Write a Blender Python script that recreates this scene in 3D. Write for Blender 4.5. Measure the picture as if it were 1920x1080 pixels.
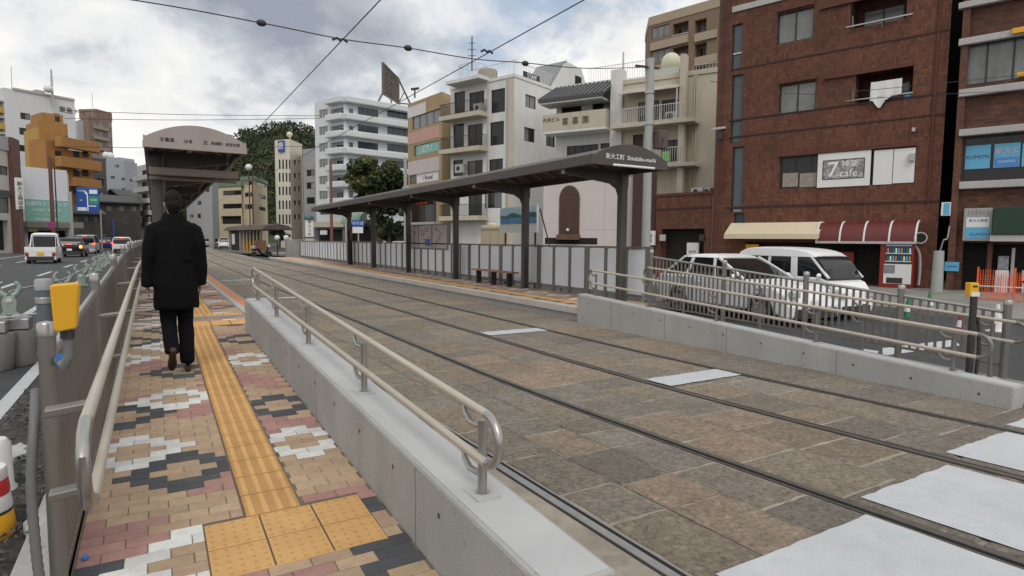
import bpy, bmesh, math, random
from math import sin, cos, pi, radians as R, hypot, atan2, sqrt
from mathutils import Vector as V, Matrix as M
random.seed(7)
for o in list(bpy.data.objects): bpy.data.objects.remove(o)
S = bpy.context.scene
COL = S.collection
# ---------------------------------------------------------------- camera
FPX, PITCH, YAW, ROLL, EYE = 1130., .078, .535, .008, 1.55
FW = V((sin(YAW)*cos(PITCH), cos(YAW)*cos(PITCH), -sin(PITCH)))
_r = V((cos(YAW), -sin(YAW), 0)); _u = _r.cross(FW)
RT = _r*cos(ROLL) + _u*sin(ROLL); UP = _u*cos(ROLL) - _r*sin(ROLL)
cd = bpy.data.cameras.new('camera'); cam = bpy.data.objects.new('camera', cd); COL.objects.link(cam)
cd.sensor_width = 36; cd.lens = 36*FPX/1920; cd.clip_start = .05; cd.clip_end = 3000
cam.matrix_world = M.Translation((0, 0, EYE)) @ M((RT, UP, -FW)).transposed().to_4x4()
S.camera = cam
# ---------------------------------------------------------------- light
SUN_EL, SUN_AZ = R(50), R(-158)    # sun behind the cloud deck, at the photographer's back and a little left
S.view_settings.view_transform = 'Standard'; S.view_settings.look = 'None'
S.view_settings.gamma = 1; S.view_settings.exposure = 0.03; S.view_settings.use_curve_mapping = False
W = bpy.data.worlds.new('World'); S.world = W; W.use_nodes = True
nt = W.node_tree; nt.nodes.clear()
def N(t, ty, **k):
    n = t.nodes.new(ty)
    for a, b in k.items(): setattr(n, a, b)
    return n
def L(t, a, b): t.links.new(a, b)
def ramp(t, fac, stops):
    n = N(t, 'ShaderNodeValToRGB'); e = n.color_ramp.elements
    while len(e) < len(stops): e.new(.5)
    for i, (p, c) in enumerate(stops):
        e[i].position = p; e[i].color = (c, c, c, 1) if isinstance(c, (int, float)) else (*c, 1)
    L(t, fac, n.inputs[0]); return n.outputs[0]
def mth(t, op, a, b=None, c=None):
    n = N(t, 'ShaderNodeMath', operation=op)
    for i, x in enumerate((a, b, c)):
        if x is None: continue
        if isinstance(x, (int, float)): n.inputs[i].default_value = x
        else: L(t, x, n.inputs[i])
    return n.outputs[0]
def mixc(t, fac, a, b, mode='MIX'):
    n = N(t, 'ShaderNodeMix', data_type='RGBA', blend_type=mode)
    for s, x in ((n.inputs[0], fac), (n.inputs[6], a), (n.inputs[7], b)):
        if isinstance(x, (int, float)): s.default_value = x
        elif isinstance(x, tuple): s.default_value = (*x, 1)
        else: L(t, x, s)
    return n.outputs[2]
sky = N(nt, 'ShaderNodeTexSky', sky_type='NISHITA', sun_disc=False, sun_elevation=SUN_EL, sun_rotation=SUN_AZ)
sky.air_density = 1.0; sky.dust_density = 1.2
tc = N(nt, 'ShaderNodeTexCoord'); sp = N(nt, 'ShaderNodeSeparateXYZ'); L(nt, tc.outputs['Generated'], sp.inputs[0])
zz = mth(nt, 'ADD', mth(nt, 'MAXIMUM', sp.outputs[2], 0.), .42)
cb = N(nt, 'ShaderNodeCombineXYZ'); L(nt, mth(nt, 'DIVIDE', sp.outputs[0], zz), cb.inputs[0]); L(nt, mth(nt, 'DIVIDE', sp.outputs[1], zz), cb.inputs[1])
def wn(scale, det, rough, off, dist=0.):
    mp = N(nt, 'ShaderNodeMapping'); mp.inputs[1].default_value = off; L(nt, cb.outputs[0], mp.inputs[0])
    n = N(nt, 'ShaderNodeTexNoise'); n.inputs['Scale'].default_value = scale; n.inputs['Detail'].default_value = det
    n.inputs['Roughness'].default_value = rough; n.inputs['Distortion'].default_value = dist
    L(nt, mp.outputs[0], n.inputs['Vector']); return n.outputs[0]
big = wn(1.9, 6, .52, (3.1, 1.7, 0), .3); fine = wn(5.2, 7, .58, (0.4, 7.7, 0), .3)
# the darker, heavier bank of cloud stands ahead to the left, high up; brighter thin deck to the right
def toward(x, y, z):
    n = N(nt, 'ShaderNodeVectorMath', operation='DOT_PRODUCT'); v = V((x, y, z)).normalized()
    L(nt, tc.outputs['Generated'], n.inputs[0]); n.inputs[1].default_value = v; return n.outputs['Value']
_a = FW + RT*(-760/FPX) + UP*(500/FPX)
bank = ramp(nt, toward(*_a), [(.80, 0.), (.99, 1.)])
lum = mth(nt, 'ADD', mth(nt, 'MULTIPLY', big, .72), mth(nt, 'MULTIPLY', fine, .34))
lum = mth(nt, 'SUBTRACT', lum, mth(nt, 'MULTIPLY', bank, .15))
low = ramp(nt, sp.outputs[2], [(.10, .17), (.36, 0.)])
lum = mth(nt, 'ADD', mth(nt, 'ADD', lum, low), .022)
cloud = ramp(nt, lum, [(.34, (3.3, 3.65, 4.3)), (.425, (5.2, 5.6, 6.1)), (.485, (8.1, 8.2, 8.3)), (.57, (10., 9.85, 9.6))])
_b = FW + RT*(130/FPX) + UP*(470/FPX)
gap = mth(nt, 'MULTIPLY', ramp(nt, toward(*_b), [(.965, 0.), (.997, 1.)]), ramp(nt, wn(4.2, 5, .6, (5, 2, 0), .4), [(.48, 0.), (.62, .75)]))
colr = mixc(nt, gap, cloud, mixc(nt, .5, sky.outputs[0], (5.0, 6.6, 8.6)))
bg = N(nt, 'ShaderNodeBackground'); bg.inputs[1].default_value = .1; L(nt, colr, bg.inputs[0])
wo = N(nt, 'ShaderNodeOutputWorld'); L(nt, bg.outputs[0], wo.inputs[0])
sl = bpy.data.lights.new('sun', 'SUN'); sl.energy = 1.35; sl.angle = R(28); sl.color = (1, .96, .9)
so = bpy.data.objects.new('sun', sl); COL.objects.link(so)
sd = V((sin(SUN_AZ)*cos(SUN_EL), cos(SUN_AZ)*cos(SUN_EL), sin(SUN_EL)))
so.rotation_euler = sd.to_track_quat('Z', 'Y').to_euler()
# ---------------------------------------------------------------- surveying helpers: a bearing in the photograph to a place in the world
EY = V((0, 0, EYE))
def ray(u, v): return FW + RT*((u-960)/FPX) - UP*((v-540)/FPX)
def G(u, v, z=0.): d = ray(u, v); return EY + d*((z-EYE)/d.z)
def GX(u, v, x): d = ray(u, v); return EY + d*(x/d.x)
def GY(u, v, y): d = ray(u, v); return EY + d*(y/d.y)
def GP(u, d, z=0.): a = ray(u, 452)*d; return V((a.x, a.y, z))
def ZH(u, v, d): return EYE + (ray(u, v)*d).z
def onplane(u, v, p, n): d = ray(u, v); return EY + d*((p-EY).dot(n)/d.dot(n))
# ---------------------------------------------------------------- object helpers
BASE = {}
def tag(o, label=None, cat=None, group=None, kind=None):
    for k, x in (('label', label), ('category', cat), ('group', group), ('kind', kind)):
        if x: o[k] = x
    return o
def thing(name, label, cat, loc=(0, 0, 0), rz=0., group=None):
    o = bpy.data.objects.new(name, None); COL.objects.link(o); o.empty_display_size = .2
    o.location = loc; o.rotation_euler = (0, 0, rz); BASE[o] = V(loc); return tag(o, label, cat, group)
def copy_tree(o, parent=None):
    c = o.copy(); COL.objects.link(c); c.parent = parent; BASE[c] = BASE.get(o, V())
    for ch in list(o.children): copy_tree(ch, c)
    return c
class MB:
    def __init__(s): s.v = []; s.f = []; s.c = []; s.uv = []
    def face(s, pts, col=None, uv=None):
        n = len(s.v); s.v += [tuple(p) for p in pts]; s.f.append(tuple(range(n, n+len(pts)))); s.c.append(col); s.uv.append(uv); return s
    def mesh(s, vs, fs, col=None):
        n = len(s.v); s.v += [tuple(p) for p in vs]
        for f in fs: s.f.append(tuple(i+n for i in f)); s.c.append(col); s.uv.append(None)
        return s
    def obox(s, p, a, b, c, col=None):
        p, a, b, c = V(p), V(a), V(b), V(c)
        return s.mesh([p, p+a, p+a+b, p+b, p+c, p+a+c, p+a+b+c, p+b+c], [(0, 3, 2, 1), (4, 5, 6, 7), (0, 1, 5, 4), (1, 2, 6, 5), (2, 3, 7, 6), (3, 0, 4, 7)], col)
    def box(s, x0, y0, z0, x1, y1, z1, col=None): return s.obox((x0, y0, z0), (x1-x0, 0, 0), (0, y1-y0, 0), (0, 0, z1-z0), col)
    def bar(s, p, q, w, h=None, up=(0, 0, 1)):
        p, q = V(p), V(q); d = (q-p).normalized(); h = h or w; a = d.cross(V(up))
        if a.length < 1e-4: a = d.cross(V((0, 1, 0)))
        a.normalize(); b = a.cross(d).normalized()
        return s.obox(p - a*w/2 - b*h/2, a*w, q-p, b*h)
    def tube(s, pts, r, n=10, closed=False):
        pts = [V(p) for p in pts]; m = len(pts); rs = r if isinstance(r, (list, tuple)) else [r]*m; vs = []; prev = None
        for i, p in enumerate(pts):
            t = ((pts[(i+1) % m] if closed or i < m-1 else p) - (pts[i-1] if closed or i > 0 else p)).normalized()
            if prev is None:
                a = t.cross(V((0, 0, 1)))
                if a.length < .05: a = t.cross(V((1, 0, 0)))
            else: a = prev - t*prev.dot(t)
            a.normalize(); prev = a; b = t.cross(a)
            vs += [p + a*cos(2*pi*k/n)*rs[i] + b*sin(2*pi*k/n)*rs[i] for k in range(n)]
        fs = []
        for i in range(m if closed else m-1):
            j = (i+1) % m
            fs += [(i*n+k, i*n+(k+1) % n, j*n+(k+1) % n, j*n+k) for k in range(n)]
        if not closed: fs += [tuple(range(n-1, -1, -1)), tuple((m-1)*n+k for k in range(n))]
        return s.mesh(vs, fs)
    def cyl(s, p, h, r, r2=None, n=16): p = V(p); return s.tube([p, p+V((0, 0, h))], [r, r if r2 is None else r2], n)
    def lathe(s, p, prof, n=20):
        p = V(p); return s.tube_rings([[p+V((r*cos(2*pi*k/n), r*sin(2*pi*k/n), z)) for k in range(n)] for r, z in prof])
    def tube_rings(s, rings, cap=True):
        n = len(rings[0]); vs = [q for r in rings for q in r]; fs = []
        for i in range(len(rings)-1): fs += [(i*n+k, i*n+(k+1) % n, (i+1)*n+(k+1) % n, (i+1)*n+k) for k in range(n)]
        if cap: fs += [tuple(range(n-1, -1, -1)), tuple((len(rings)-1)*n+k for k in range(n))]
        return s.mesh(vs, fs)
    def prism(s, poly, fn):
        m = len(poly); vs = [fn(x, y, 0) for x, y in poly] + [fn(x, y, 1) for x, y in poly]
        return s.mesh(vs, [tuple(range(m-1, -1, -1)), tuple(range(m, 2*m))] + [(i, (i+1) % m, m+(i+1) % m, m+i) for i in range(m)])
    def sphere(s, c, r, n=16, m=10):
        c = V(c); r = V(r) if hasattr(r, '__len__') else V((r, r, r))
        return s.tube_rings([[c+V((r.x*sin(t)*cos(2*pi*k/n), r.y*sin(t)*sin(2*pi*k/n), r.z*cos(t))) for k in range(n)] for t in [pi*(.02+.96*i/m) for i in range(m+1)]])
    def build(s, name, mat, parent=None, smooth=False, bevel=0, off=None, recalc=True):
        o3 = V(off) if off is not None else (BASE.get(parent, V()) if parent else V())
        me = bpy.data.meshes.new(name); me.from_pydata([tuple(V(p)-o3) for p in s.v], [], s.f)
        if any(c is not None for c in s.c):
            at = me.color_attributes.new('tint', 'FLOAT_COLOR', 'CORNER'); i = 0
            for f, c in zip(s.f, s.c):
                c = c or (1, 1, 1)
                for _ in f: at.data[i].color = (*c, 1); i += 1
        if any(u is not None for u in s.uv):
            ul = me.uv_layers.new(name='UVMap'); i = 0
            for f, u in zip(s.f, s.uv):
                for k in range(len(f)): ul.data[i].uv = u[k] if u else (0, 0); i += 1
        if recalc:
            bm = bmesh.new(); bm.from_mesh(me); bmesh.ops.recalc_face_normals(bm, faces=bm.faces); bm.to_mesh(me); bm.free()
        o = bpy.data.objects.new(name, me); COL.objects.link(o); me.materials.append(mat)
        if smooth:
            for p in me.polygons: p.use_smooth = True
            try: me.set_sharp_from_angle(angle=R(40))
            except Exception: pass
        if bevel:
            b = o.modifiers.new('bevel', 'BEVEL'); b.width = bevel; b.segments = 2; b.limit_method = 'ANGLE'; b.angle_limit = R(40)
            b.harden_normals = False
        if parent is not None: o.parent = parent
        BASE[o] = o3
        if parent is None and off is not None: o.location = o3
        return o
def solo(mb, name, mat, label, cat, loc, group=None, **k): return tag(mb.build(name, mat, None, off=loc, **k), label, cat, group)
def text(s, size, fn, mat, name, parent, depth=.01):
    """letters as real raised shapes: fn maps (x, y, t) of the lettering plane into the world; x and y centred"""
    c = bpy.data.curves.new('t', 'FONT'); c.body = s; c.size = 1; c.align_x = 'CENTER'; c.align_y = 'CENTER'; c.extrude = .5; c.resolution_u = 2
    t = bpy.data.objects.new('t', c); COL.objects.link(t); dg = bpy.context.evaluated_depsgraph_get(); dg.update()
    me = bpy.data.meshes.new_from_object(t.evaluated_get(dg)); bpy.data.objects.remove(t); bpy.data.curves.remove(c)
    b = BASE.get(parent, V()) if parent else V()
    for v in me.vertices: v.co = V(fn(v.co.x*size, v.co.y*size, depth*(v.co.z+.5))) - b
    me.materials.clear(); me.materials.append(mat); me.name = name
    o = bpy.data.objects.new(name, me); COL.objects.link(o); o.parent = parent; BASE[o] = b; return o
# ---------------------------------------------------------------- materials
MATS = {}
def mat(name, col, rough=.6, metal=0., var=.15, scale=6., bump=0., bscale=None, dirt=0., dirtcol=(.09, .08, .07), tint=False, brick=None, coord='Object', spots=0., emit=0., streak=0., spec=.5, weave=False):
    if name in MATS: return MATS[name]
    m = bpy.data.materials.new(name); MATS[name] = m; m.use_nodes = True; t = m.node_tree; b = t.nodes['Principled BSDF']
    b.inputs['Roughness'].default_value = rough; b.inputs['Metallic'].default_value = metal; b.inputs['Specular IOR Level'].default_value = spec
    tc = N(t, 'ShaderNodeTexCoord'); co = tc.outputs[coord]
    def noise(sc, det=5, rg=.6, stretch=None):
        n = N(t, 'ShaderNodeTexNoise'); n.inputs['Scale'].default_value = sc; n.inputs['Detail'].default_value = det; n.inputs['Roughness'].default_value = rg
        if stretch:
            mp = N(t, 'ShaderNodeMapping'); mp.inputs[3].default_value = stretch; L(t, co, mp.inputs[0]); L(t, mp.outputs[0], n.inputs['Vector'])
        else: L(t, co, n.inputs['Vector'])
        return n.outputs[0]
    c = col
    if tint:
        a = N(t, 'ShaderNodeAttribute', attribute_name='tint'); c = mixc(t, 1., a.outputs['Color'], col, 'MULTIPLY')
    h = None
    if brick:
        c2, mort, bw, bh, ms = brick
        n = N(t, 'ShaderNodeTexBrick'); L(t, tc.outputs['UV'], n.inputs['Vector'])
        for k, x in (('Color1', (*col, 1)), ('Color2', (*c2, 1)), ('Mortar', (*mort, 1)), ('Scale', 1), ('Mortar Size', ms), ('Brick Width', bw), ('Row Height', bh), ('Bias', 0.), ('Mortar Smooth', .3)): n.inputs[k].default_value = x
        c = n.outputs[0]; fo = n.outputs['Fac']
        if weave:                              # blocks of upright bricks among the lying ones
            n2 = N(t, 'ShaderNodeTexBrick'); mp = N(t, 'ShaderNodeMapping'); mp.inputs[2].default_value = (0, 0, pi/2); L(t, tc.outputs['UV'], mp.inputs[0]); L(t, mp.outputs[0], n2.inputs['Vector'])
            for k, x in (('Color1', (*[q*.8 for q in col], 1)), ('Color2', (*c2, 1)), ('Mortar', (*mort, 1)), ('Scale', 1), ('Mortar Size', ms), ('Brick Width', bw), ('Row Height', bh), ('Bias', 0.), ('Mortar Smooth', .3)): n2.inputs[k].default_value = x
            ck = N(t, 'ShaderNodeTexChecker'); ck.inputs['Scale'].default_value = 1/.3; L(t, tc.outputs['UV'], ck.inputs['Vector'])
            c = mixc(t, ck.outputs['Fac'], c, n2.outputs[0]); fo = mth(t, 'ADD', mth(t, 'MULTIPLY', n2.outputs['Fac'], ck.outputs['Fac']), mth(t, 'MULTIPLY', fo, mth(t, 'SUBTRACT', 1., ck.outputs['Fac'])))
        h = mth(t, 'MULTIPLY', fo, -1.)
    if var:
        c = mixc(t, 1., c, ramp(t, noise(scale), [(.25, 1-var), (.75, 1+var)]), 'MULTIPLY')
        c = mixc(t, 1., c, ramp(t, noise(scale*.13, 3), [(.3, 1-var*.6), (.7, 1+var*.6)]), 'MULTIPLY')
    if dirt: c = mixc(t, ramp(t, noise(scale*.5, 7, .7), [(.5, 0.), (.72, dirt)]), c, dirtcol)
    if streak: c = mixc(t, ramp(t, noise(1., 5, .6, (2.2, 2.2, .12)), [(.5, 0.), (.75, streak)]), c, dirtcol)
    if spots: c = mixc(t, ramp(t, noise(scale*9, 2, .5), [(.66, 0.), (.72, spots)]), c, dirtcol)
    if isinstance(c, tuple): b.inputs['Base Color'].default_value = (*c, 1)
    else: L(t, c, b.inputs['Base Color'])
    if bump:
        bs = noise(bscale or scale*4, 6, .65)
        if h is not None: bs = mth(t, 'ADD', mth(t, 'MULTIPLY', bs, .5), h)
        n = N(t, 'ShaderNodeBump'); n.inputs['Strength'].default_value = min(1, bump); n.inputs['Distance'].default_value = .02 if not brick else .012
        L(t, bs, n.inputs['Height']); L(t, n.outputs[0], b.inputs['Normal'])
    if emit: b.inputs['Emission Color'].default_value = (*col, 1); b.inputs['Emission Strength'].default_value = emit
    return m
ASPH = mat('asphalt', (.046, .048, .051), .85, var=.25, scale=3, bump=.5, bscale=90, dirt=.4, dirtcol=(.09, .088, .085))
GRAV = mat('gravel', (.055, .054, .05), .95, var=.5, scale=14, bump=1., bscale=45, dirt=.55, dirtcol=(.14, .115, .08))
CONC = mat('new_concrete', (.355, .352, .343), .8, var=.13, scale=2.5, bump=.35, bscale=60, dirt=.45, dirtcol=(.235, .233, .225), spots=.8, streak=.45)
CONCT = mat('trowelled_concrete', (.40, .408, .413), .75, var=.08, scale=3, bump=.1, bscale=40, dirt=.2, dirtcol=(.45, .45, .44))
OLDC = mat('old_concrete', (.22, .215, .2), .9, var=.25, scale=5, bump=.4, dirt=.5, dirtcol=(.1, .1, .09))
def stone():
    m = bpy.data.materials.new('rough_setts'); m.use_nodes = True; t = m.node_tree; b = t.nodes['Principled BSDF']; b.inputs['Roughness'].default_value = .88; b.inputs['Specular IOR Level'].default_value = .2
    tc = N(t, 'ShaderNodeTexCoord')
    def nz(sc, det, rg, dist=0.):
        n = N(t, 'ShaderNodeTexNoise'); n.inputs['Scale'].default_value = sc; n.inputs['Detail'].default_value = det; n.inputs['Roughness'].default_value = rg; n.inputs['Distortion'].default_value = dist; L(t, tc.outputs['Object'], n.inputs['Vector']); return n.outputs[0]
    a = N(t, 'ShaderNodeAttribute', attribute_name='tint'); chip = nz(26, 9, .72, .6); mid = nz(6, 6, .6)
    c = mixc(t, 1., mixc(t, 1., a.outputs['Color'], (.965, 1., 1.02), 'MULTIPLY'), ramp(t, chip, [(.32, .72), (.47, 1.38), (.56, 1.62), (.72, 2.3)]), 'MULTIPLY')
    c = mixc(t, 1., c, ramp(t, mid, [(.3, .82), (.7, 1.16)]), 'MULTIPLY'); c = mixc(t, ramp(t, nz(1.3, 7, .65), [(.5, 0.), (.68, .3)]), c, (.155, .13, .104))
    c = mixc(t, ramp(t, nz(3.1, 4, .6), [(.58, 0.), (.72, .12)]), c, (.20, .15, .105)); L(t, c, b.inputs['Base Color'])
    h = mth(t, 'ADD', mth(t, 'MULTIPLY', chip, .8), mth(t, 'MULTIPLY', nz(9, 5, .6), .8)); n = N(t, 'ShaderNodeBump'); n.inputs['Strength'].default_value = 1.; n.inputs['Distance'].default_value = .045; L(t, h, n.inputs['Height']); L(t, n.outputs[0], b.inputs['Normal']); return m
STONE = stone()
MORT = mat('sandy_mortar', (.29, .255, .21), .95, var=.35, scale=8, bump=.4, dirt=.6, dirtcol=(.10, .085, .07))
PAVE = mat('paving_blocks', (1, 1, 1), .85, var=.14, scale=18, bump=.25, bscale=120, tint=True, spec=.3)
TACT = mat('tactile_yellow', (.55, .332, .135), .8, var=.14, scale=8, bump=.2, bscale=90, dirt=.45, dirtcol=(.34, .2, .085), spec=.25, tint=True)
WPAINT = mat('road_paint', (.465, .485, .51), .75, var=.1, scale=7, bump=.45, bscale=70, dirt=.35, dirtcol=(.36, .36, .36), spots=.5)
OPAINT = mat('orange_edge', (.62, .24, .10), .7, var=.1, scale=5)
RAILM = mat('rail_steel', (.15, .14, .13), .45, .7, var=.2, scale=12)
GROOVE = mat('rail_groove', (.02, .018, .017), .9, var=.2)
FENCE = mat('taupe_fence', (.20, .187, .172), .42, .5, var=.06, scale=3)
FENCED = mat('taupe_slats', (.18, .162, .148), .45, .3, var=.06, scale=3)
HAND = mat('handrail_beige', (.44, .40, .335), .4, .15, var=.05, scale=3)
HANDM = mat('handrail_metal', (.36, .35, .335), .32, .75, var=.05, scale=3)
ALU = mat('aluminium', (.42, .42, .42), .4, .7, var=.06)
CANO = mat('canopy_taupe', (.075, .064, .057), .55, .2, var=.08, scale=2, streak=.25, dirtcol=(.06, .05, .045))
CANOL = mat('canopy_gable', (.31, .275, .255), .6, .05, var=.06, scale=2, streak=.3, dirtcol=(.2, .17, .15))
DARKM = mat('dark_metal', (.045, .042, .04), .5, .4, var=.1)
FROST = mat('frosted_panel', (.69, .73, .79), .25, 0., var=.05, scale=1)
GLASS = mat('window_glass', (.014, .015, .017), .08, 0., var=0., spec=.35)
GLASSL = mat('curtained_glass', (.16, .165, .165), .18, 0., var=.25, scale=2, streak=.5, dirtcol=(.07, .07, .07))
GLASSG = mat('blue_glass', (.05, .07, .085), .08, 0., var=.2, scale=.6)
FRAME = mat('dark_frame', (.035, .032, .03), .5, .3, var=0)
FRAMEW = mat('white_frame', (.55, .55, .53), .5, .1, var=.05)
BLACK = mat('flat_black', (.012, .011, .011), .9, var=.2)  # also painted where openings and the building gap would be unlit
WHITE = mat('white_render', (.60, .60, .585), .85, var=.05, scale=1, bump=.06, streak=.32, dirtcol=(.36, .35, .33))
CREAM = mat('cream_render', (.47, .425, .34), .85, var=.07, scale=1, bump=.06, streak=.45, dirtcol=(.26, .23, .18))
PALE = mat('pale_pink_white', (.52, .47, .455), .85, var=.04, scale=1, bump=.05, streak=.15, dirtcol=(.38, .34, .32))
GREYW = mat('grey_render', (.36, .37, .385), .85, var=.06, scale=1, streak=.3, dirtcol=(.22, .22, .22))
DGREY = mat('dark_grey_cladding', (.07, .072, .078), .7, var=.15, scale=1)
TAN = mat('tan_render', (.36, .265, .15), .85, var=.06, scale=1, streak=.3, dirtcol=(.22, .16, .1))
PINK = mat('pink_band', (.50, .31, .25), .85, var=.05, scale=1)
PINKL = mat('pale_pink_band', (.52, .46, .46), .85, var=.04, scale=1)
ORANGE = mat('ochre_render', (.33, .165, .05), .85, var=.1, scale=1, streak=.5, dirtcol=(.22, .11, .04))
OCHRE = mat('mustard_render', (.40, .26, .06), .85, var=.08, scale=1, streak=.4, dirtcol=(.2, .13, .05))
BROWNB = mat('brown_tile', (.20, .135, .105), .8, var=.12, scale=2)
BRICK1 = mat('russet_brick', (.102, .036, .0195), .8, var=.22, scale=.9, bump=.6, bscale=30, brick=((.158, .057, .031), (.078, .031, .019), .30, .10, .012), streak=.35, dirtcol=(.032, .013, .01), weave=True)
BRICK1P = mat('russet_plain', (.095, .031, .019), .8, var=.2, scale=3, bump=.2)
BRICK2 = mat('mixed_brick', (.06, .022, .014), .8, var=.3, scale=1.2, bump=.6, bscale=30, brick=((.135, .052, .03), (.08, .045, .03), .30, .10, .012))
BANDW = mat('white_band', (.40, .39, .385), .8, var=.08, scale=2, streak=.3, dirtcol=(.25, .24, .23))
ROOFT = mat('roof_tile', (.045, .046, .05), .5, var=.15, scale=3)
WOODB = mat('brown_board', (.11, .06, .035), .65, var=.12, scale=2)
REDAW = mat('maroon_awning', (.11, .016, .014), .5, var=.12, scale=2)
CREAMAW = mat('cream_awning', (.55, .47, .34), .7, var=.06, scale=1, streak=.2, dirtcol=(.4, .33, .22))
YELBOX = mat('yellow_box', (.70, .36, .01), .45, var=.05, scale=4, dirt=.1, dirtcol=(.5, .28, .03))
BLUEC = mat('blue_tape', (.05, .19, .52), .5, var=.1)
TYRE = mat('tyre', (.018, .018, .018), .85, var=.1)
CARW = mat('car_white', (.72, .73, .74), .25, 0., var=.02)
CARK = mat('car_black', (.012, .012, .014), .2, 0., var=0)
CARS = mat('car_silver', (.40, .41, .42), .28, .5, var=.02)
CARB = mat('car_blue', (.02, .035, .14), .25, .2, var=.02)
REDL = mat('lit_brake_lamp', (1, .06, .03), .3, var=0, emit=3.5)
AMBL = mat('lit_indicator', (1, .3, .04), .3, var=0, emit=4.)
REDU = mat('tail_lamp', (.30, .01, .01), .2, var=0)
LAMPC = mat('clear_lamp', (.55, .56, .57), .1, .3, var=0)
PLATEY = mat('yellow_plate', (.65, .42, .02), .5, var=.03)
PLATEW = mat('white_plate', (.7, .7, .7), .5, var=.03)
SKYB = mat('sign_light_blue', (.10, .36, .56), .4, var=.04)
SIGNB = mat('sign_blue', (.012, .075, .33), .4, var=.08)
SIGNG = mat('sign_green', (.20, .42, .37), .5, var=.05)
SIGNW = mat('sign_white', (.66, .66, .655), .5, var=.03)
INK = mat('ink', (.02, .022, .03), .6, var=0)
INKW = mat('white_lettering', (.75, .76, .77), .5, var=0)
INKP = mat('pink_lettering', (.7, .40, .46), .5, var=0)
LEAFC = []
for i, c in enumerate([(.035, .06, .022), (.05, .08, .028), (.028, .045, .02)]): LEAFC.append(mat('leaf_%d' % i, c, .7, var=.5, scale=.6, spec=.25))
LEAFT = mat('foliage', (1, 1, 1), .7, var=.3, scale=.5, tint=True, spec=.25)
BARK = mat('bark', (.08, .06, .045), .9, var=.3, scale=6, bump=.5)
GREENP = mat('pale_green_plastic', (.25, .32, .27), .5, var=.1)
CONE_G = mat('green_plastic', (.02, .18, .07), .5, var=.05)
CONE_O = mat('orange_plastic', (.75, .12, .03), .5, var=.05)
RUST = mat('rust_brown_pole', (.12, .055, .04), .7, var=.2, scale=3)
# ================================================================= ground, road, track
def struct(mb, name, m, **k): return tag(mb.build(name, m, **k), kind='structure')
def lerp(a, b, t): return a+(b-a)*t
def sheet(x0, y0, x1, y1, z, name, m):
    b = MB(); b.face([(x0, y0, z), (x1, y0, z), (x1, y1, z), (x0, y1, z)]); return struct(b, name, m)
sheet(-900, -300, 900, 1500, -.3, 'ground', ASPH)
sheet(-14, -20, -1.05, 160, -.004, 'carriageway', ASPH)
b = MB(); b.face([(7.2, -20, -.006), (9.3, -20, -.18), (9.3, 60, -.18), (7.2, 60, -.006)]); b.face([(9.3, -20, -.18), (24, -20, -.18), (24, 60, -.18), (9.3, 60, -.18)]); struct(b, 'side_road', ASPH)
b = MB()                                   # loose gravel strip, a lumpy sheet between kerb and carriageway
gx = [-1.12+.06*i for i in range(13)]; gy = [1.2+.12*j for j in range(110)]
def gz(x, y): return .02+.03*sin(x*7+y*3.1)*sin(y*2.3-x*4)+random.uniform(-.014, .014)-max(0,(y-7.5)*.02)
gv = [(x, y, gz(x, y)) for y in gy for x in gx]; nx = len(gx)
b.mesh(gv, [(j*nx+i, j*nx+i+1, (j+1)*nx+i+1, (j+1)*nx+i) for j in range(len(gy)-1) for i in range(nx-1)])
struct(b, 'gravel_strip', GRAV, smooth=True)
b = MB()
for i in range(2600):
    x, y = random.uniform(-1.15, -.6), 1.6+random.random()**1.6*6; s = random.uniform(.006, .03); z = .03
    p = [V((x+random.uniform(-s, s), y+random.uniform(-s, s), z+random.uniform(-.2, 1)*s)) for _ in range(4)]
    b.mesh(p, [(0, 1, 2), (0, 2, 3), (0, 3, 1), (1, 3, 2)])
tag(b.build('gravel_stones', mat('gravel_stone', (.085, .083, .078), .9, var=.7, scale=20)), kind='stuff')
struct(MB().box(-.60, 1.0, -.05, -.40, 4.6, .06), 'footing_strip', CONC, bevel=.01)
for (u, v, r_) in ((28, 850, .10), (75, 985, .07)):
    c = G(u, v, .03); rr = random.Random(u); n = 18; P = [c+V((cos(2*pi*k/n)*r_*rr.uniform(.6, 1.2), 1.7*sin(2*pi*k/n)*r_*rr.uniform(.6, 1.2), 0)) for k in range(n)]
    struct(MB().tube_rings([[p+V((0, 0, -.03)) for p in P], [p+V((0, 0, .018)) for p in P], [c+(p-c)*.8+V((0, 0, .034)) for p in P]]), 'mortar_spill', CONCT, smooth=True)
# painted lines of the carriageway
b = MB()
def dash(p, q, w, z=.002):
    p, q = V((p[0], p[1], z)), V((q[0], q[1], z)); d = (q-p).normalized(); n = V((-d.y, d.x, 0))*w/2
    b.face([p-n, q-n, q+n, p+n])
for k in range(12): dash((-4.05, 14+k*8.2), (-4.05, 17.6+k*8.2), .16)
for k in range(9): dash((-7.2, 30+k*8.2), (-7.2, 34+k*8.2), .15)
dash((-1.24, 2.2), (-1.24, 11.5), .13); dash((-2.25, 13), (-2.6, 60), .14); dash((-9.4, 20), (-9.4, 120), .15)
struct(b, 'lane_marking', WPAINT)
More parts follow.
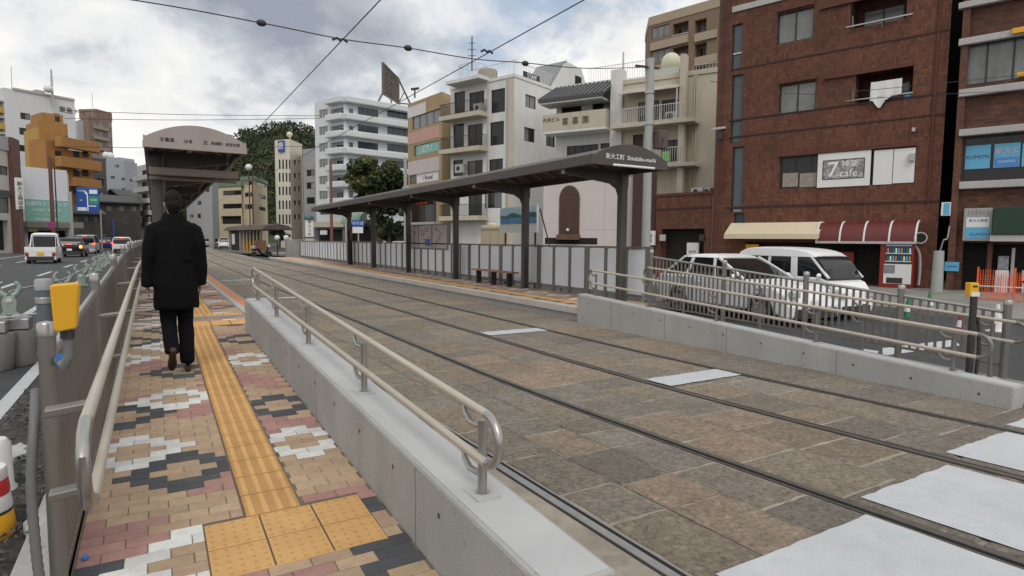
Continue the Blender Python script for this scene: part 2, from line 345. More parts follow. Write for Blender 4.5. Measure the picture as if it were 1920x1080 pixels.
# rails: nearly straight, easing into a bend towards the crossing in front
RX = [1.96, 3.30, 4.60, 5.90]; RK = [.25, .85, 1., .9]
def ob(y): return .36*(max(0, 6.2-y)/5.)**1.5 + (0 if y < 45 else (y-45)**2*.0006)
def rx(i, y): return RX[i]+RK[i]*ob(y)
YS = [-.6+.3*i for i in range(28)]+[8+1.*i for i in range(1, 42)]+[50+5.*i for i in range(1, 18)]
for i in range(4):
    b = MB()
    for prof in ([(-.026, .004), (.026, .004), (.026, -.045), (-.026, -.045)], [(.058, .0), (.074, .0), (.074, -.045), (.058, -.045)]):
        b.tube_rings([[(rx(i, y)+(px if i % 2 == 0 else -px), y, pz) for px, pz in prof] for y in YS])
    lab = ['steel tram rail running beside the near concrete kerb wall and grey handrail', 'black steel tram rail, second from the near kerb wall, cut by the first white patch', 'steel tram rail ending the short white stop bars on their near side', 'steel tram rail closest to the far concrete ramp wall'][i]
    o = tag(b.build('tram_rail', RAILM if i else mat('worn_rail_steel', (.30, .30, .30), .38, .75, var=.15, scale=12), off=(RX[i], 0, 0)), lab, 'rail', 'tram rails set in the stone paving')
    tag(MB().tube_rings([[(rx(i, y)+(px if i % 2 == 0 else -px), y, pz) for px, pz in ((.026, -.03), (.058, -.03), (.058, -.05), (.026, -.05))] for y in YS]).build('flange_groove', GROOVE, o), kind=None)
b = MB(); b.face([(1.05, -2, -.03), (7.4, -2, -.03), (7.4, 150, -.03), (1.05, 150, -.03)]); struct(b, 'track_bed', MORT)
b = MB(); mo = MB()
strips = []
def strip(fa, fb, rows):
    for r in range(rows):
        strips.append((lambda y, r=r: lerp(fa(y), fb(y), r/rows), lambda y, r=r: lerp(fa(y), fb(y), (r+1)/rows)))
strip(lambda y: 1.34, lambda y: rx(0, y)-.04, 1)
strip(lambda y: rx(0, y)+.082, lambda y: rx(1, y)-.082, 3)
strip(lambda y: rx(1, y)+.045, lambda y: rx(2, y)-.045, 2)
strip(lambda y: rx(2, y)+.082, lambda y: rx(3, y)-.082, 2)
strip(lambda y: rx(3, y)+.045, lambda y: 7.14+ob(y)*.2, 1)
pal = [(.19, .156, .122), (.176, .149, .12), (.2, .163, .125), (.168, .144, .119), (.182, .158, .13), (.158, .137, .116), (.205, .16, .12), (.178, .151, .121)]
rs = random.Random(3)
for si, (fa, fb) in enumerate(strips):
    y = -.6+rs.random()*.4
    while y < 120 and si:
        ln = rs.uniform(.36, .74) if y < 40 else 1.6
        y1 = y+ln; g = .008+rs.random()*.008; j = lambda: rs.uniform(-.004, .004)
        skew = rs.uniform(-.006, .006)
        c = rs.choice(pal); k = rs.uniform(.88, 1.1); c = tuple(q*k for q in c)
        if y < 9 and rs.random() < .03: c = (.215*k, .160*k, .121*k)
        zt = rs.uniform(-.003, .003); A = [(fa(y)+g+j(), y+g+j()+skew), (fb(y)-g+j(), y+g+j()-skew), (fb(y1)-g+j(), y1-g+j()), (fa(y1)+g+j(), y1-g+j())]
        n = 6 if y < 10 else 1
        ring = []
        for q in range(4):
            p0, p1 = A[q], A[(q+1) % 4]
            for s in range(n):
                t = s/n; w = (.007 if s else .003)
                ring.append((lerp(p0[0], p1[0], t)+rs.uniform(-w, w), lerp(p0[1], p1[1], t)+rs.uniform(-w, w)))
        tx, ty = rs.uniform(-.005, .005), rs.uniform(-.005, .005); cx, cy = sum(p[0] for p in ring)/len(ring), sum(p[1] for p in ring)/len(ring); m = len(ring)
        inner = [(p[0]+(cx-p[0])*.05, p[1]+(cy-p[1])*.05, zt+tx*(p[0]-cx)+ty*(p[1]-cy)+rs.uniform(-.0025, .0025)) for p in ring]
        vs = [(p[0], p[1], -.028) for p in ring]+[(p[0], p[1], zt-.0065) for p in ring]+inner+[(cx, cy, zt+.002)]
        fs = [(i, (i+1) % m, m+(i+1) % m, m+i) for i in range(m)]+[(m+i, m+(i+1) % m, 2*m+(i+1) % m, 2*m+i) for i in range(m)]+[(2*m+i, 2*m+(i+1) % m, 3*m) for i in range(m)]
        b.mesh(vs, fs, c); y = y1
    mo.tube_rings([[(fa(yy)-.004, yy, -.0085), (fb(yy)+.004, yy, -.0085), (fb(yy)+.004, yy, -.029), (fa(yy)-.004, yy, -.029)] for yy in YS])
struct(b, 'stone_paving', STONE, recalc=False); struct(mo, 'paving_mortar', MORT)
# crossing patches and stop bars, painted over the uneven setts
b = MB()
def patch(xa, xb, ya, yb, z=.0085):
    n = 14; P = [(lerp(xa(ya), xb(ya), i/n), ya+random.uniform(-.006, .006)) for i in range(n+1)]
    P += [(xb(lerp(ya, yb, i/6))+random.uniform(-.005, .005), lerp(ya, yb, i/6)) for i in range(1, 6)]
    P += [(lerp(xb(yb), xa(yb), i/n), yb+random.uniform(-.008, .008)) for i in range(n+1)]
    P += [(xa(lerp(yb, ya, i/6))+random.uniform(-.005, .005), lerp(yb, ya, i/6)) for i in range(1, 6)]
    b.face([(x, y, z) for x, y in P])
patch(lambda y: rx(0, y)+.17, lambda y: rx(1, y)-.10, .2, 1.83)
patch(lambda y: rx(1, y)+.12, lambda y: rx(2, y)-.14, .2, 1.98)
patch(lambda y: rx(2, y)+.15, lambda y: rx(3, y)-.12, .2, 2.12)
patch(lambda y: rx(3, y)+.12, lambda y: 7.4, .2, 2.2)
for ya in (8.58, 4.62): patch(lambda y: rx(2, y)+.07, lambda y: rx(3, y)-.08, ya, ya+.37)
for ya in (16.5, 24.4): patch(lambda y: rx(0, y)+.1, lambda y: rx(1, y)-.1, ya, ya+.3)
struct(b, 'painted_crossing', WPAINT)
b = MB(); zz0 = lambda p: V((p.x, p.y, -.006-.174*min(1, max(0, (p.x-7.2)/2.1))+.005))
b.face([zz0(G(u, v, -.12)) for u, v in ((1575, 662), (1640, 668), (1648, 652), (1620, 648))]); b.face([zz0(G(u, v, -.15)) for u, v in ((1655, 664), (1800, 645), (1790, 634), (1655, 650))])
struct(b, 'side_road_marking', WPAINT)
sheet(9.6, -6, 23, 2.2, -.175, 'tarmac_patch', mat('fresh_tarmac', (.032, .033, .035), .8, var=.2, scale=4, bump=.4, bscale=90))
struct(MB().box(16.2, 4, -.25, 30, 46, -.05), 'far_pavement', OLDC, bevel=.02)
# ================================================================= platforms
def zr(y): return min(.28, max(.0, .04+.0364*(y-3)))
DIAM = [(.09, 4.26, 0), (.11, 5.95, 1), (-.27, 5.55, 0), (-.25, 4.78, 1), (.14, 7.03, 0), (-.28, 7.75, 1), (-.26, 8.85, 0), (.9, 8.5, 0), (.86, 7.3, 1), (.95, 5.37, 0), (.92, 4.45, 1), (1.0, 3.05, 0), (1.0, 2.5, 0), (.12, 3.12, 1), (-.3, 2.95, 0), (.1, 8.4, 1), (.9, 10.1, 1), (.1, 2.0, 0), (.55, 2.35, 0)]
rd = random.Random(5)
for k in range(30):
    for cx_, o_ in ((.1, 0.), (-.28, .62), (.93, .35)): DIAM.append((cx_, 9.6+k*1.24+o_, (k+(o_ > .5)) % 2))
T_, P_, W_, K_ = (.375, .275, .185), (.335, .19, .17), (.57, .57, .56), (.068, .072, .078)
BW, BH = .19, .095
def brick_colour(x, y, r, DM):
    for cx, cy, k in DM:
        j = round((y-cy)/BH); dx = abs(x-cx)/BW
        if abs(j) <= 3 and dx <= 1.6-.5*abs(j)+.1:
            if abs(j) < 2 and dx < .62-.5*abs(j)+.1: return T_
            return W_ if k else K_
    s = sin(x*5.2+y*4.6)+.8*sin(x*3.1-y*3.3+1.7)
    return P_ if s+r.uniform(-.35, .35) > .5 else T_
def pavers(x0, x1, y0, y1, zf, skip, name, seed=1):
    b = MB(); r = random.Random(seed); row = 0; y = y0; DM = []
    for cx, cy, k in DIAM:                     # every diamond sits on whole blocks
        q = round((cy-y0)/BH-.5); off = BW/2 if q % 2 else 0; DM.append((x0-off+round((cx-x0+off)/BW)*BW, y0+(q+.5)*BH, k))
    while y < y1:
        x = x0-(BW/2 if row % 2 else 0)
        while x < x1-.01:
            a, c = max(x, x0), min(x+BW, x1); ym = y+BH/2; xm = (a+c)/2
            for sx0, sx1, sy0, sy1 in skip:
                if sy0 < ym < sy1 and a < sx1 and c > sx0:
                    if a < sx0-.03: c = sx0
                    elif c > sx1+.03: a = sx1
                    else: c = a
            if c-a > .03:
                col = brick_colour(x+BW/2, ym, r, DM); k = r.uniform(.9, 1.1); k2 = r.uniform(.97, 1.03); col = (min(.75, col[0]*k), min(.75, col[1]*k*k2), min(.75, col[2]*k))
                g = .0022; e = .004; z = zf(ym)+r.uniform(-.0008, .0008); sl = (zf(y+BH)-zf(y))/2
                Q = [(a+g, y+g, z-sl), (c-g, y+g, z-sl), (c-g, y+BH-g, z+sl), (a+g, y+BH-g, z+sl)]
                In = [(a+g+e, y+g+e, z-sl), (c-g-e, y+g+e, z-sl), (c-g-e, y+BH-g-e, z+sl), (a+g+e, y+BH-g-e, z+sl)]
                vs = [(p[0], p[1], p[2]-.008) for p in Q]+[(p[0], p[1], p[2]-.0025) for p in Q]+In
                b.mesh(vs, [(0, 1, 5, 4), (1, 2, 6, 5), (2, 3, 7, 6), (3, 0, 4, 7), (4, 5, 9, 8), (5, 6, 10, 9), (6, 7, 11, 10), (7, 4, 8, 11), (8, 9, 10, 11)], col)
            x += BW
        y += BH; row += 1
    return struct(b, name, PAVE, recalc=False)
YE = 9.3                                                   # where the kerb wall ends and the level platform begins
LW0, LW1 = 1.08, 1.365                                      # the near kerb wall
strip_cells = [(.37, .67, 3.42, 9.75), (.17, .98, 2.86, 3.42), (.42, 1.22, 9.75, 10.3), (-.36, 1.3, 10.62, 10.95), (.50, .82, 10.95, 44), (.4, 1.22, 10.95, 11.3)]
def deck(x0, x1, ya, yb, zf, name, m=None):
    b = MB(); n = 60; ys = [lerp(ya, yb, i/n) for i in range(n+1)]
    b.tube_rings([[(x0, y, zf(y)-.0045), (x1, y, zf(y)-.0045), (x1, y, -.05), (x0, y, -.05)] for y in ys]); return struct(b, name, m or mat('jointing_sand', (.13, .105, .075), .95, var=.3, scale=9))
deck(-.37, 1.085, .6, YE, zr, 'ramp_core'); deck(-.37, 1.30, YE, 46, zr, 'platform_core')
pavers(-.36, LW0, .7, YE, zr, strip_cells, 'ramp_paving', 1)
pavers(-.36, 1.285, YE, 45, zr, strip_cells, 'platform_paving', 2)
def tactile(cells, zf, name, dx=0):
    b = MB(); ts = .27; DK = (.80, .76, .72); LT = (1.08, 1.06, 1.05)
    for x0, x1, y0, y1, kind in cells:
        nx = max(1, round((x1-x0)/ts)); ny = max(1, round((y1-y0)/ts)); w, h = (x1-x0)/nx, (y1-y0)/ny
        for i in range(nx):
            for j in range(ny):
                a, y = x0+i*w, y0+j*h; g = .005; z = zf(y+h/2)+.002; s = (zf(y+h)-zf(y))/2
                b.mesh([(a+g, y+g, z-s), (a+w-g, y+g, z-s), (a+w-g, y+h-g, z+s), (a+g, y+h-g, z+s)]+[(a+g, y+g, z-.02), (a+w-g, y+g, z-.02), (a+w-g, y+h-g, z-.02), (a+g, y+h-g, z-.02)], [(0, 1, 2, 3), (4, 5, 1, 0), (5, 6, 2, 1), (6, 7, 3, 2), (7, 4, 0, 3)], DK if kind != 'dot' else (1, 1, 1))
                def bump(cx, cy, rx_, ry_, hh):
                    zc = zf(cy)+.002; n = 8 if y < 14 else 4
                    if rx_ == ry_: ra = [(cos(2*pi*q/n), sin(2*pi*q/n)) for q in range(n)]
                    else: ra = [(-1, -1), (1, -1), (1, 1), (-1, 1)]; n = 4
                    sl = (zf(y+h)-zf(y))/h
                    V0 = [(cx+rx_*p, cy+ry_*q, zc+sl*ry_*q) for p, q in ra]+[(cx+(rx_-.004)*p, cy+(ry_-.004)*q, zc+sl*ry_*q+hh) for p, q in ra]
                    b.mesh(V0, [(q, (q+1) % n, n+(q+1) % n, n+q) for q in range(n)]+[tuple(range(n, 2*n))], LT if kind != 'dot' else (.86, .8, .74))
                if kind == 'dot':
                    for p in range(5):
                        for q in range(5): bump(a+w*(p+.5)/5, y+h*(q+.5)/5, .0095, .0095, .005)
                elif kind == 'y':
                    for p in range(4): bump(a+w*(p+.5)/4, y+h/2, .0165, h/2-.012, .006)
                else:
                    for p in range(4): bump(a+w/2, y+h*(p+.5)/4, w/2-.012, .0165, .006)
    return struct(b, name, TACT, recalc=False)
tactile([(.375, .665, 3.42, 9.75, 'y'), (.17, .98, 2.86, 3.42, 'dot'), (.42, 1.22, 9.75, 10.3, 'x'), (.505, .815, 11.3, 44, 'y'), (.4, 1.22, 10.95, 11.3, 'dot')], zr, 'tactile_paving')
struct(MB().box(-.36, 10.625, .2, 1.28, 10.945, .2795), 'cross_joint', OLDC)
struct(MB().box(1.29, YE, -.05, 1.40, 46, .2835), 'platform_edge_stone', CONCT)
struct(MB().box(1.403, YE, .235, 1.58, 46, .281), 'platform_edge_band', OPAINT); struct(MB().box(1.403, YE, -.05, 1.57, 46, .2345), 'platform_face', CONC)
# ---- right platform and its ramp
def zq(y): return .26 if y > 9.2 else max(.0, .26-.035*(9.2-y))
deck(7.28, 8.98, 9.21, 46, zq, 'far_platform_core')
DIAM2 = DIAM; DIAM = [(7.4+(k*.77) % 1.5, 9.3+k*.5, k % 2) for k in range(75)]
pavers(7.285, 8.98, 9.22, 45.5, zq, [(7.5, 7.8, 9.2, 46)], 'far_platform_paving', 3); DIAM = DIAM2
tactile([(7.505, 7.795, 9.25, 45.5, 'dot')], zq, 'far_tactile_paving')
b = MB(); y = 9.21
while y < 46: b.box(7.08, y+.006, .13, 7.283, y+.594, .2605); y += .6
struct(b, 'far_platform_coping', mat('coping_stone', (.44, .41, .38), .8, var=.1, scale=4, dirt=.2), bevel=.006)
struct(MB().box(7.13, 9.21, -.05, 7.27, 46, .134), 'far_platform_face', CONC)
deck(7.16, 8.3, 2.3, 9.2, zq, 'far_ramp_surface', OLDC)
# ================================================================= kerb walls
def wall(x0, x1, ya, yb, za, zb, name, label, joints):
    t = thing(name, label, 'wall', (x0, ya, 0)); b = MB()
    b.mesh([(x0, ya, -.05), (x1, ya, -.05), (x1, yb, -.05), (x0, yb, -.05), (x0, ya, za), (x1, ya, za), (x1, yb, zb), (x0, yb, zb)], [(0, 3, 2, 1), (4, 5, 6, 7), (0, 1, 5, 4), (1, 2, 6, 5), (2, 3, 7, 6), (3, 0, 4, 7)])
    b.build('wall_body', CONC, t, bevel=.018)
    sl = (zb-za)/(yb-ya); b = MB()
    b.mesh([(x0+.022, ya+.02, za+.0), (x1-.022, ya+.02, za), (x1-.022, yb-.02, zb), (x0+.022, yb-.02, zb), (x0+.022, ya+.02, za+.003), (x1-.022, ya+.02, za+.003), (x1-.022, yb-.02, zb+.003), (x0+.022, yb-.02, zb+.003)], [(0, 3, 2, 1), (4, 5, 6, 7), (0, 1, 5, 4), (1, 2, 6, 5), (2, 3, 7, 6), (3, 0, 4, 7)])
    b.build('trowelled_top', CONCT, t)
    jb = MB(); hb = MB()
    for y in joints:
        z = za+(y-ya)*sl; jb.box(x0-.0015, y-.004, .0, x0+.01, y+.004, z-.02)
    jb.build('movement_joint', mat('joint_line', (.17, .17, .165), .9, var=.1), t)
    y = ya+.28
    while y < yb:
        z = za+(y-ya)*sl-.14; c = V((x0-.001, y, z))
        hb.tube_rings([[c+V((dx, r*cos(2*pi*k/12), r*sin(2*pi*k/12))) for k in range(12)] for r, dx in ((.014, -.0015), (.009, -.002), (.008, .002))])
        y += .62
    hb.build('tie_hole', mat('tie_hole_dark', (.08, .08, .078), .9, var=.2), t); return t
wall(LW0, LW1, 1.56, YE, .40, .70, 'kerb_wall', 'long pale concrete kerb wall beside the near ramp, topped by a beige handrail', [2.75, 4.9, 7.1])
wall(6.9, 7.13, 2.38, 9.2, .22, .555, 'kerb_wall', 'long concrete ramp wall on the far side of the tracks, in front of the parked cars', [4.1, 5.7, 6.9, 8.2])
# ================================================================= handrails
def arc(c, a0, a1, r, fn, n=10): return [fn(c[0]+r*cos(lerp(a0, a1, i/n)), c[1]+r*sin(lerp(a0, a1, i/n))) for i in range(n+1)]
def looprail(x, ya, yb, z1a, z1b, z2a, z2b, r):
    """two rails joined by round ends, near end ya, far end yb"""
    P = []
    def P3(y, z): return V((x, y, z))
    rn = (z1a-z2a)/2; cn = (ya+rn, (z1a+z2a)/2); rf = (z1b-z2b)/2; cf = (yb-rf, (z1b+z2b)/2)
    P += arc(cn, pi/2, 3*pi/2, rn, P3, 12); P += arc(cf, -pi/2, pi/2, rf, P3, 12); return P
def handrail(name, label, group, x, ya, yb, z1a, z1b, z2a, z2b, posts, zbase, r=.0195, side=-1, mats=(HAND, HANDM)):
    t = thing(name, label, 'handrail', (x, ya, zbase(ya)), group=group)
    P = looprail(x, ya, yb, z1a, z1b, z2a, z2b, r); n = len(P)//2
    up = P[0:1]+P[-1:]; lo = P[12:14]
    MB().tube([P[0], P[-1]], r, 14).build('upper_rail', mats[0], t, smooth=True)
    MB().tube([P[12], P[13]], r, 14).build('lower_rail', mats[0], t, smooth=True)
    MB().tube(P[0:13], r*1.03, 14).build('end_bend', mats[1], t, smooth=True)
    MB().tube(P[13:26], r*1.03, 14).build('end_bend', mats[1], t, smooth=True)
    for y in posts:
        f = (y-ya)/(yb-ya); zt = lerp(z1a, z1b, f); zl = lerp(z2a, z2b, f); zb = zbase(y); px = x+.028
        b = MB().tube([(px, y, zb), (px, y, zt-.06)], .021, 14); b.cyl((px, y, zb+.003), .008, .034, n=16); p = b.build('post', mats[1], t, smooth=True)
        MB().box(px-.06, y-.075, zb-.02, px+.055, y+.075, zb+.0055).build('grout_patch', mat('grout', (.40, .405, .405), .85, var=.12, scale=14), p)
        for zc in (zt, zl):
            bb = MB().tube([(px, y, zc-.078), (px-.004, y+.035, zc-.092), (x+.006, y+.08, zc-.082), (x, y+.115, zc-.05), (x, y+.13, zc-.01)], [.015, .016, .015, .014, .013], 8)
            if zc == zl: bb.tube([(px, y, zc-.02), (px-.004, y+.0, zc-.075)], .012, 8)
            bb.build('bracket', mats[1], p, smooth=True)
    return t
zlw = lambda y: .403+(y-1.56)*(.70-.40)/(YE-1.56)
ps = [2.3, 4.05, 5.8, 7.5, 9.0]
handrail('handrail', 'beige double handrail with round ends on top of the near kerb wall', 'double handrails on the ramps', 1.19, 2.1, 9.25, .815, 1.135, .60, .885, ps, zlw)
zrw = lambda y: .223+(y-2.38)*(.555-.22)/(9.2-2.38)
handrail('handrail', 'taupe double handrail on top of the far concrete ramp wall', 'double handrails on the ramps', 7.0, 2.62, 9.0, zrw(2.6)+.43, zrw(9)+.47, zrw(2.6)+.2, zrw(9)+.23, [2.95, 4.45, 6.0, 7.4, 8.8], zrw, mats=(HAND, FENCE))
handrail('handrail', 'taupe double handrail fixed along the slatted fence by the parked white car', 'double handrails on the ramps', 8.12, 2.72, 8.7, .70, 1.06, .48, .84, [3.05, 4.5, 6.1, 7.7], zq, mats=(HAND, FENCE))
# left hand rail beside the slatted fence
t = thing('handrail', 'pale double handrail bracketed to the tall slatted fence beside the walking man', 'handrail', (-.2, 2.05, .05), group='double handrails on the ramps')
def zl1(y): return lerp(1.0, 1.165, (y-2.1)/13); 
y0, y1 = 2.12, 34.
A = [(-.2, y1, 1.17), (-.2, 9.3, 1.165), (-.2, y0+.12, .985)]
B = [(-.2, y0+.22, .70), (-.2, 9.3, .88), (-.2, y1, .885)]
MB().tube(A, .019, 14).build('upper_rail', HAND, t, smooth=True)
MB().tube(B, .019, 14).build('lower_rail', HAND, t, smooth=True)
MB().tube([(-.2, y0+.12, .985), (-.2, y0+.04, .965), (-.2, y0-.01, .91), (-.2, y0-.005, .83), (-.2, y0+.06, .745), (-.2, y0+.14, .705), (-.2, y0+.22, .70)], .0197, 14).build('end_bend', HANDM, t, smooth=True)
yy = 2.5
while yy < 30:
    zt = lerp(.985, 1.165, min(1, max(0, (yy-2.2)/7.1))); zl = lerp(.70, .88, min(1, max(0, (yy-2.3)/7)))
    for z in (zt, zl): MB().obox((-.335, yy-.03, z-.045), (.12, 0, .012), (0, .06, 0), (0, 0, .03)).build('bracket', FENCE, t, bevel=.006)
    yy += 2.35
# ================================================================= slatted fences
def fence(name, label, x, posts, ztop, zbot, pitch, pr, slw, group, cap=True):
    t = thing(name, label, 'fence', (x, posts[0], zbot(posts[0])), group=group)
    for i, y in enumerate(posts):
        p_ = MB().tube([(x, y, zbot(y)-.1), (x, y, ztop(y))], pr, 16).build('post', FENCE, t, smooth=True)
        MB().lathe((x, y, ztop(y)), [(pr*1.07, -.045), (pr*1.07, .0), (pr*.92, .008), (.004, .014)], 16).build('post_cap', HANDM, p_, smooth=True)  # cap in a lighter metal, its bright sky reflection put into the colour
        if i == len(posts)-1: break
        yn = posts[i+1]; MB().tube([(x, y+pr, ztop(y)-.13), (x, yn-pr, ztop(yn)-.13)], .021, 12).build('top_rail', HANDM, t, smooth=True)
        b = MB(); n = max(2, int((yn-y-2*pr)/pitch))
        for k in range(1, n):
            q = lerp(y+pr, yn-pr, k/n); f = (q-y)/(yn-y); za, zb = lerp(zbot(y), zbot(yn), f)+.08, lerp(ztop(y), ztop(yn), f)-.15
            if slw < .025: b.tube([(x, q, za), (x, q, zb)], slw/2, 8)
            else: b.box(x-slw*.3, q-slw/2, za, x+slw*.3, q+slw/2, zb)
        b.bar((x, y+pr, zbot(y)+.08), (x, yn-pr, zbot(yn)+.08), .03, .03); b.build('slat_panel', FENCED, t, smooth=slw < .025)
    return t
FX = -.385
lp = [3.02, 5.35, 7.75, 10.15, 12.6, 15, 17.4, 19.8, 22.2, 24.6, 27, 29.4]
fence('slatted_fence', 'tall taupe slatted fence with round posts between the near ramp and the road', FX, lp, lambda y: min(1.47, 1.2+.034*(y-3)), lambda y: zr(y)-.02, .066, .031, .0245, 'slatted metal fences')
rp = [2.98, 4.12, 5.45, 6.95, 8.7]
fence('slatted_fence', 'low taupe slatted fence in front of the parked white car and van', 8.3, rp, lambda y: .92+.082*(y-2.98), lambda y: .1+.025*(y-2.98), .09, .04, .029, 'slatted metal fences')
# ================================================================= frosted windbreak fence of the far platform
t = thing('windbreak_fence', 'frosted panel fence in dark frames along the back of the far tram platform', 'fence', (8.95, 9.4, .26))
b = MB(); ys = [9.45+i*.70 for i in range(50)]
for i, y in enumerate(ys+[ys[-1]+.7]):
    w = .09 if i % 3 == 0 else .045
    b.box(8.92, y-w, .26, 8.98, y+w, 1.44)
b.box(8.915, 9.4, 1.40, 8.985, 44.5, 1.45); b.box(8.925, 9.4, .36, 8.975, 44.5, .40); b.build('frame', FENCED, t)
for i, y in enumerate(ys):
    MB().box(8.94, y+.05, .42, 8.955, y+.65, 1.385).build('frosted_panel', FROST, t)
# ================================================================= canopies
def canopy(label, x0, x1, ya, yb, colx, cols, rows, arm, ze, rise, writing, lm):
    t = thing('platform_canopy', label, 'canopy', (colx, ya, .27)); n = 14; xm = (x0+x1)/2
    def zc(x): return ze+rise*(1-((x-xm)/((x1-x0)/2))**2)
    xs = [lerp(x0, x1, i/n) for i in range(n+1)]
    MB().prism([(x, zc(x)+.03) for x in xs]+[(x, zc(x)) for x in xs[::-1]], lambda x, z, k: V((x, lerp(ya+.03, yb, k), z))).build('roof_sheet', CANO, t, smooth=True)
    b = MB()
    for x in (x0, x1): b.box(x-.035, ya+.031, ze-.13, x+.035, yb, ze+.055)
    b.build('eaves_beam', CANO, t, bevel=.008)
    b = MB(); y = ya+.5
    while y < yb:
        b.prism([(x, zc(x)-.004) for x in xs[1:-1]]+[(x, zc(x)-.06) for x in xs[1:-1][::-1]], lambda x, z, k: V((x, y+.05*k, z))); y += .62
    b.box(xm-.04, ya+.1, ze+rise-.11, xm+.04, yb-.1, ze+rise-.062); b.build('rib', mat('canopy_rib', (.19, .16, .14), .5, .2, var=.05), t)
    for yy in ([ya+.62] if colx < xm else []):
        tb = MB().box(x0+.02, yy, ze-.50, x1-.02, yy+.12, ze-.37); tb.box(x0+.02, yy+.3, ze-.56, x1-.02, yy+.36, ze-.50); tb.bar((x1-.2, yy+.06, ze-.4), (x1-.03, yy+.06, ze-.1), .05); tb.build('tie_beam', MATS['canopy_rib'], t, bevel=.01)
    for k, yy in ((0, ya), (1, yb)):
        g = MB().prism([(x0-.04, ze-.03), (x1+.04, ze-.03), (x1+.04, ze+.06)]+[(x, zc(x)+.045) for x in xs[::-1]]+[(x0-.04, ze+.06)], lambda x, z, q: V((x, yy-.03+.06*q, z)))
        g.box(x0-.05, yy-.045, ze-.135, x1+.05, yy+.035, ze-.032); gp = g.build('gable_panel', lm if k == 0 else CANO, t, bevel=.004)
        if k == 0:
            for s, dx, dz, size, m in writing: text(s, size, lambda x, y, q: V((xm+dx+x, yy-.031-q, ze+dz+y)), m, 'lettering', gp, .006)
    for y in cols:
        c = MB(); c.box(colx-.085, y-.07, .26, colx+.085, y+.07, ze-.1); c.box(colx-.12, y-.1, .26, colx+.12, y+.1, .275)
        s = 1 if arm > colx else -1
        c.prism([(colx+s*.08, ze-.62), (colx+s*.16, ze-.44), (colx+s*.34, ze-.34), (arm, ze-.20), (arm, ze-.05), (colx-s*.12, ze-.05), (colx-s*.12, ze-.4)], lambda x, z, k: V((x, y-.055+.11*k, z)))
        p = c.build('column', CANO, t, bevel=.006)
        MB().box(arm-.03 if s < 0 else arm-.01, y-.05, ze-.21, arm+.02, y+.05, ze-.03).build('beam_end', CANOL, p)
        MB().tube([(colx+s*.12, y-.12, ze-.12), (colx+s*.11, y-.12, .3)], .03, 8).build('downpipe', CANO, p, smooth=True)
    return t
canopy('long taupe arched canopy with white lettering on its end, over the far platform', 7.06, 8.88, 9.0, 32.2, 8.70, [10.05, 14.0, 18.4, 22.8, 27.2, 31.2], 1, 7.15, 3.12, .25,
       [('新大工町  Shindaiku-machi', .0, .03, .115, INKW)], CANO)
canopy('arched taupe canopy over the near platform in front of the walking man', -.06, 1.36, 11.3, 34, .06, [12.4, 16.6, 20.8, 25, 29.2], 1, 1.2, 3.12, .22,
       [('文豊堂', -.42, .0, .07, INK), ('はま', -.12, -.0, .065, INK), ('日', .13, .0, .07, INK), ('長崎駅・赤迫方面', .43, 0, .055, INK)], CANOL)
# the pale light strip under the gable lettering of the far canopy
solo(MB().tube([(7.5, 8.95, 3.0), (8.55, 8.95, 3.0)], .022, 8), 'strip_light', INKW, 'thin white tube lamp under the lettered end of the far canopy', 'lamp', (8.06, 8.95, 2.97))
# ================================================================= the walking man
MY = 6.95; px0 = GY(327, 450, MY).x; gz0 = zr(MY)
man = thing('person', 'man in a long black coat and black trousers walking away along the paved ramp', 'person', (px0, MY, gz0), rz=R(4)); man.scale = (.96, 1.0, 1.03)
def PB(): return MB()
SKIN = mat('skin', (.42, .25, .18), .55, var=.05, scale=8); HAIR = mat('black_hair', (.006, .0055, .0055), .6, var=.3, scale=40, bump=.4, bscale=160, spec=.2)
COAT = mat('black_wool', (.0045, .0047, .0055), .9, var=.25, scale=14, bump=.2, bscale=220, spec=.12); TROU = mat('black_cloth', (.0045, .005, .007), .85, var=.2, scale=10, spec=.12)
SHOE = mat('brown_shoe', (.035, .017, .012), .4, var=.2)
b = PB(); b.sphere((0, .03, 1.665), (.074, .092, .112), 20, 14); b.sphere((0, .065, 1.61), (.05, .055, .06), 14, 10); b.tube([(0, .0, 1.45), (0, .005, 1.54), (0, .02, 1.62)], [.07, .056, .055], 14)
b.sphere((0, .125, 1.645), (.013, .02, .02), 8, 6)
for s in (-1, 1): b.sphere((s*.076, .02, 1.655), (.011, .02, .032), 8, 6)
b.tube_rings([[V((rx_*cos(2*pi*k/20), ry_*sin(2*pi*k/20), z)) for k in range(20)] for z, rx_, ry_ in ((.86, .15, .11), (1.0, .165, .115), (1.2, .15, .105), (1.36, .18, .11), (1.45, .15, .085), (1.49, .06, .06))])
legs = [[(-.075, 0, .92), (-.072, .07, .50), (-.07, -.17, .245)], [(.078, 0, .92), (.085, .07, .50), (.085, .0, .12)]]
for l in legs: b.tube(l, [.082, .056, .04], 14)
arms = [[(-.18, 0, 1.43), (-.238, -.04, 1.17), (-.255, .0, .95), (-.257, .015, .90)], [(.18, 0, 1.43), (.235, -.02, 1.17), (.24, .05, .95), (.238, .07, .90)]]
for s, l in zip((-1, 1), arms):
    b.tube(l, [.052, .042, .03, .028], 12); w = V(l[-1]); b.sphere(w+V((0, .01, -.045)), (.019, .042, .052), 10, 8)
    for q, (dy, ln) in enumerate(((-.022, .062), (-.004, .074), (.014, .07), (.03, .055))):
        p = w+V((0, dy+.01, -.085)); b.tube([p, p+V((-s*.006, .004, -ln*.45)), p+V((-s*.02, .012, -ln*.85))], [.0088, .0085, .007], 8)
    p = w+V((-s*.004, .045, -.03)); b.tube([p, p+V((-s*.01, .02, -.03)), p+V((-s*.014, .022, -.058))], [.0105, .01, .008], 8)
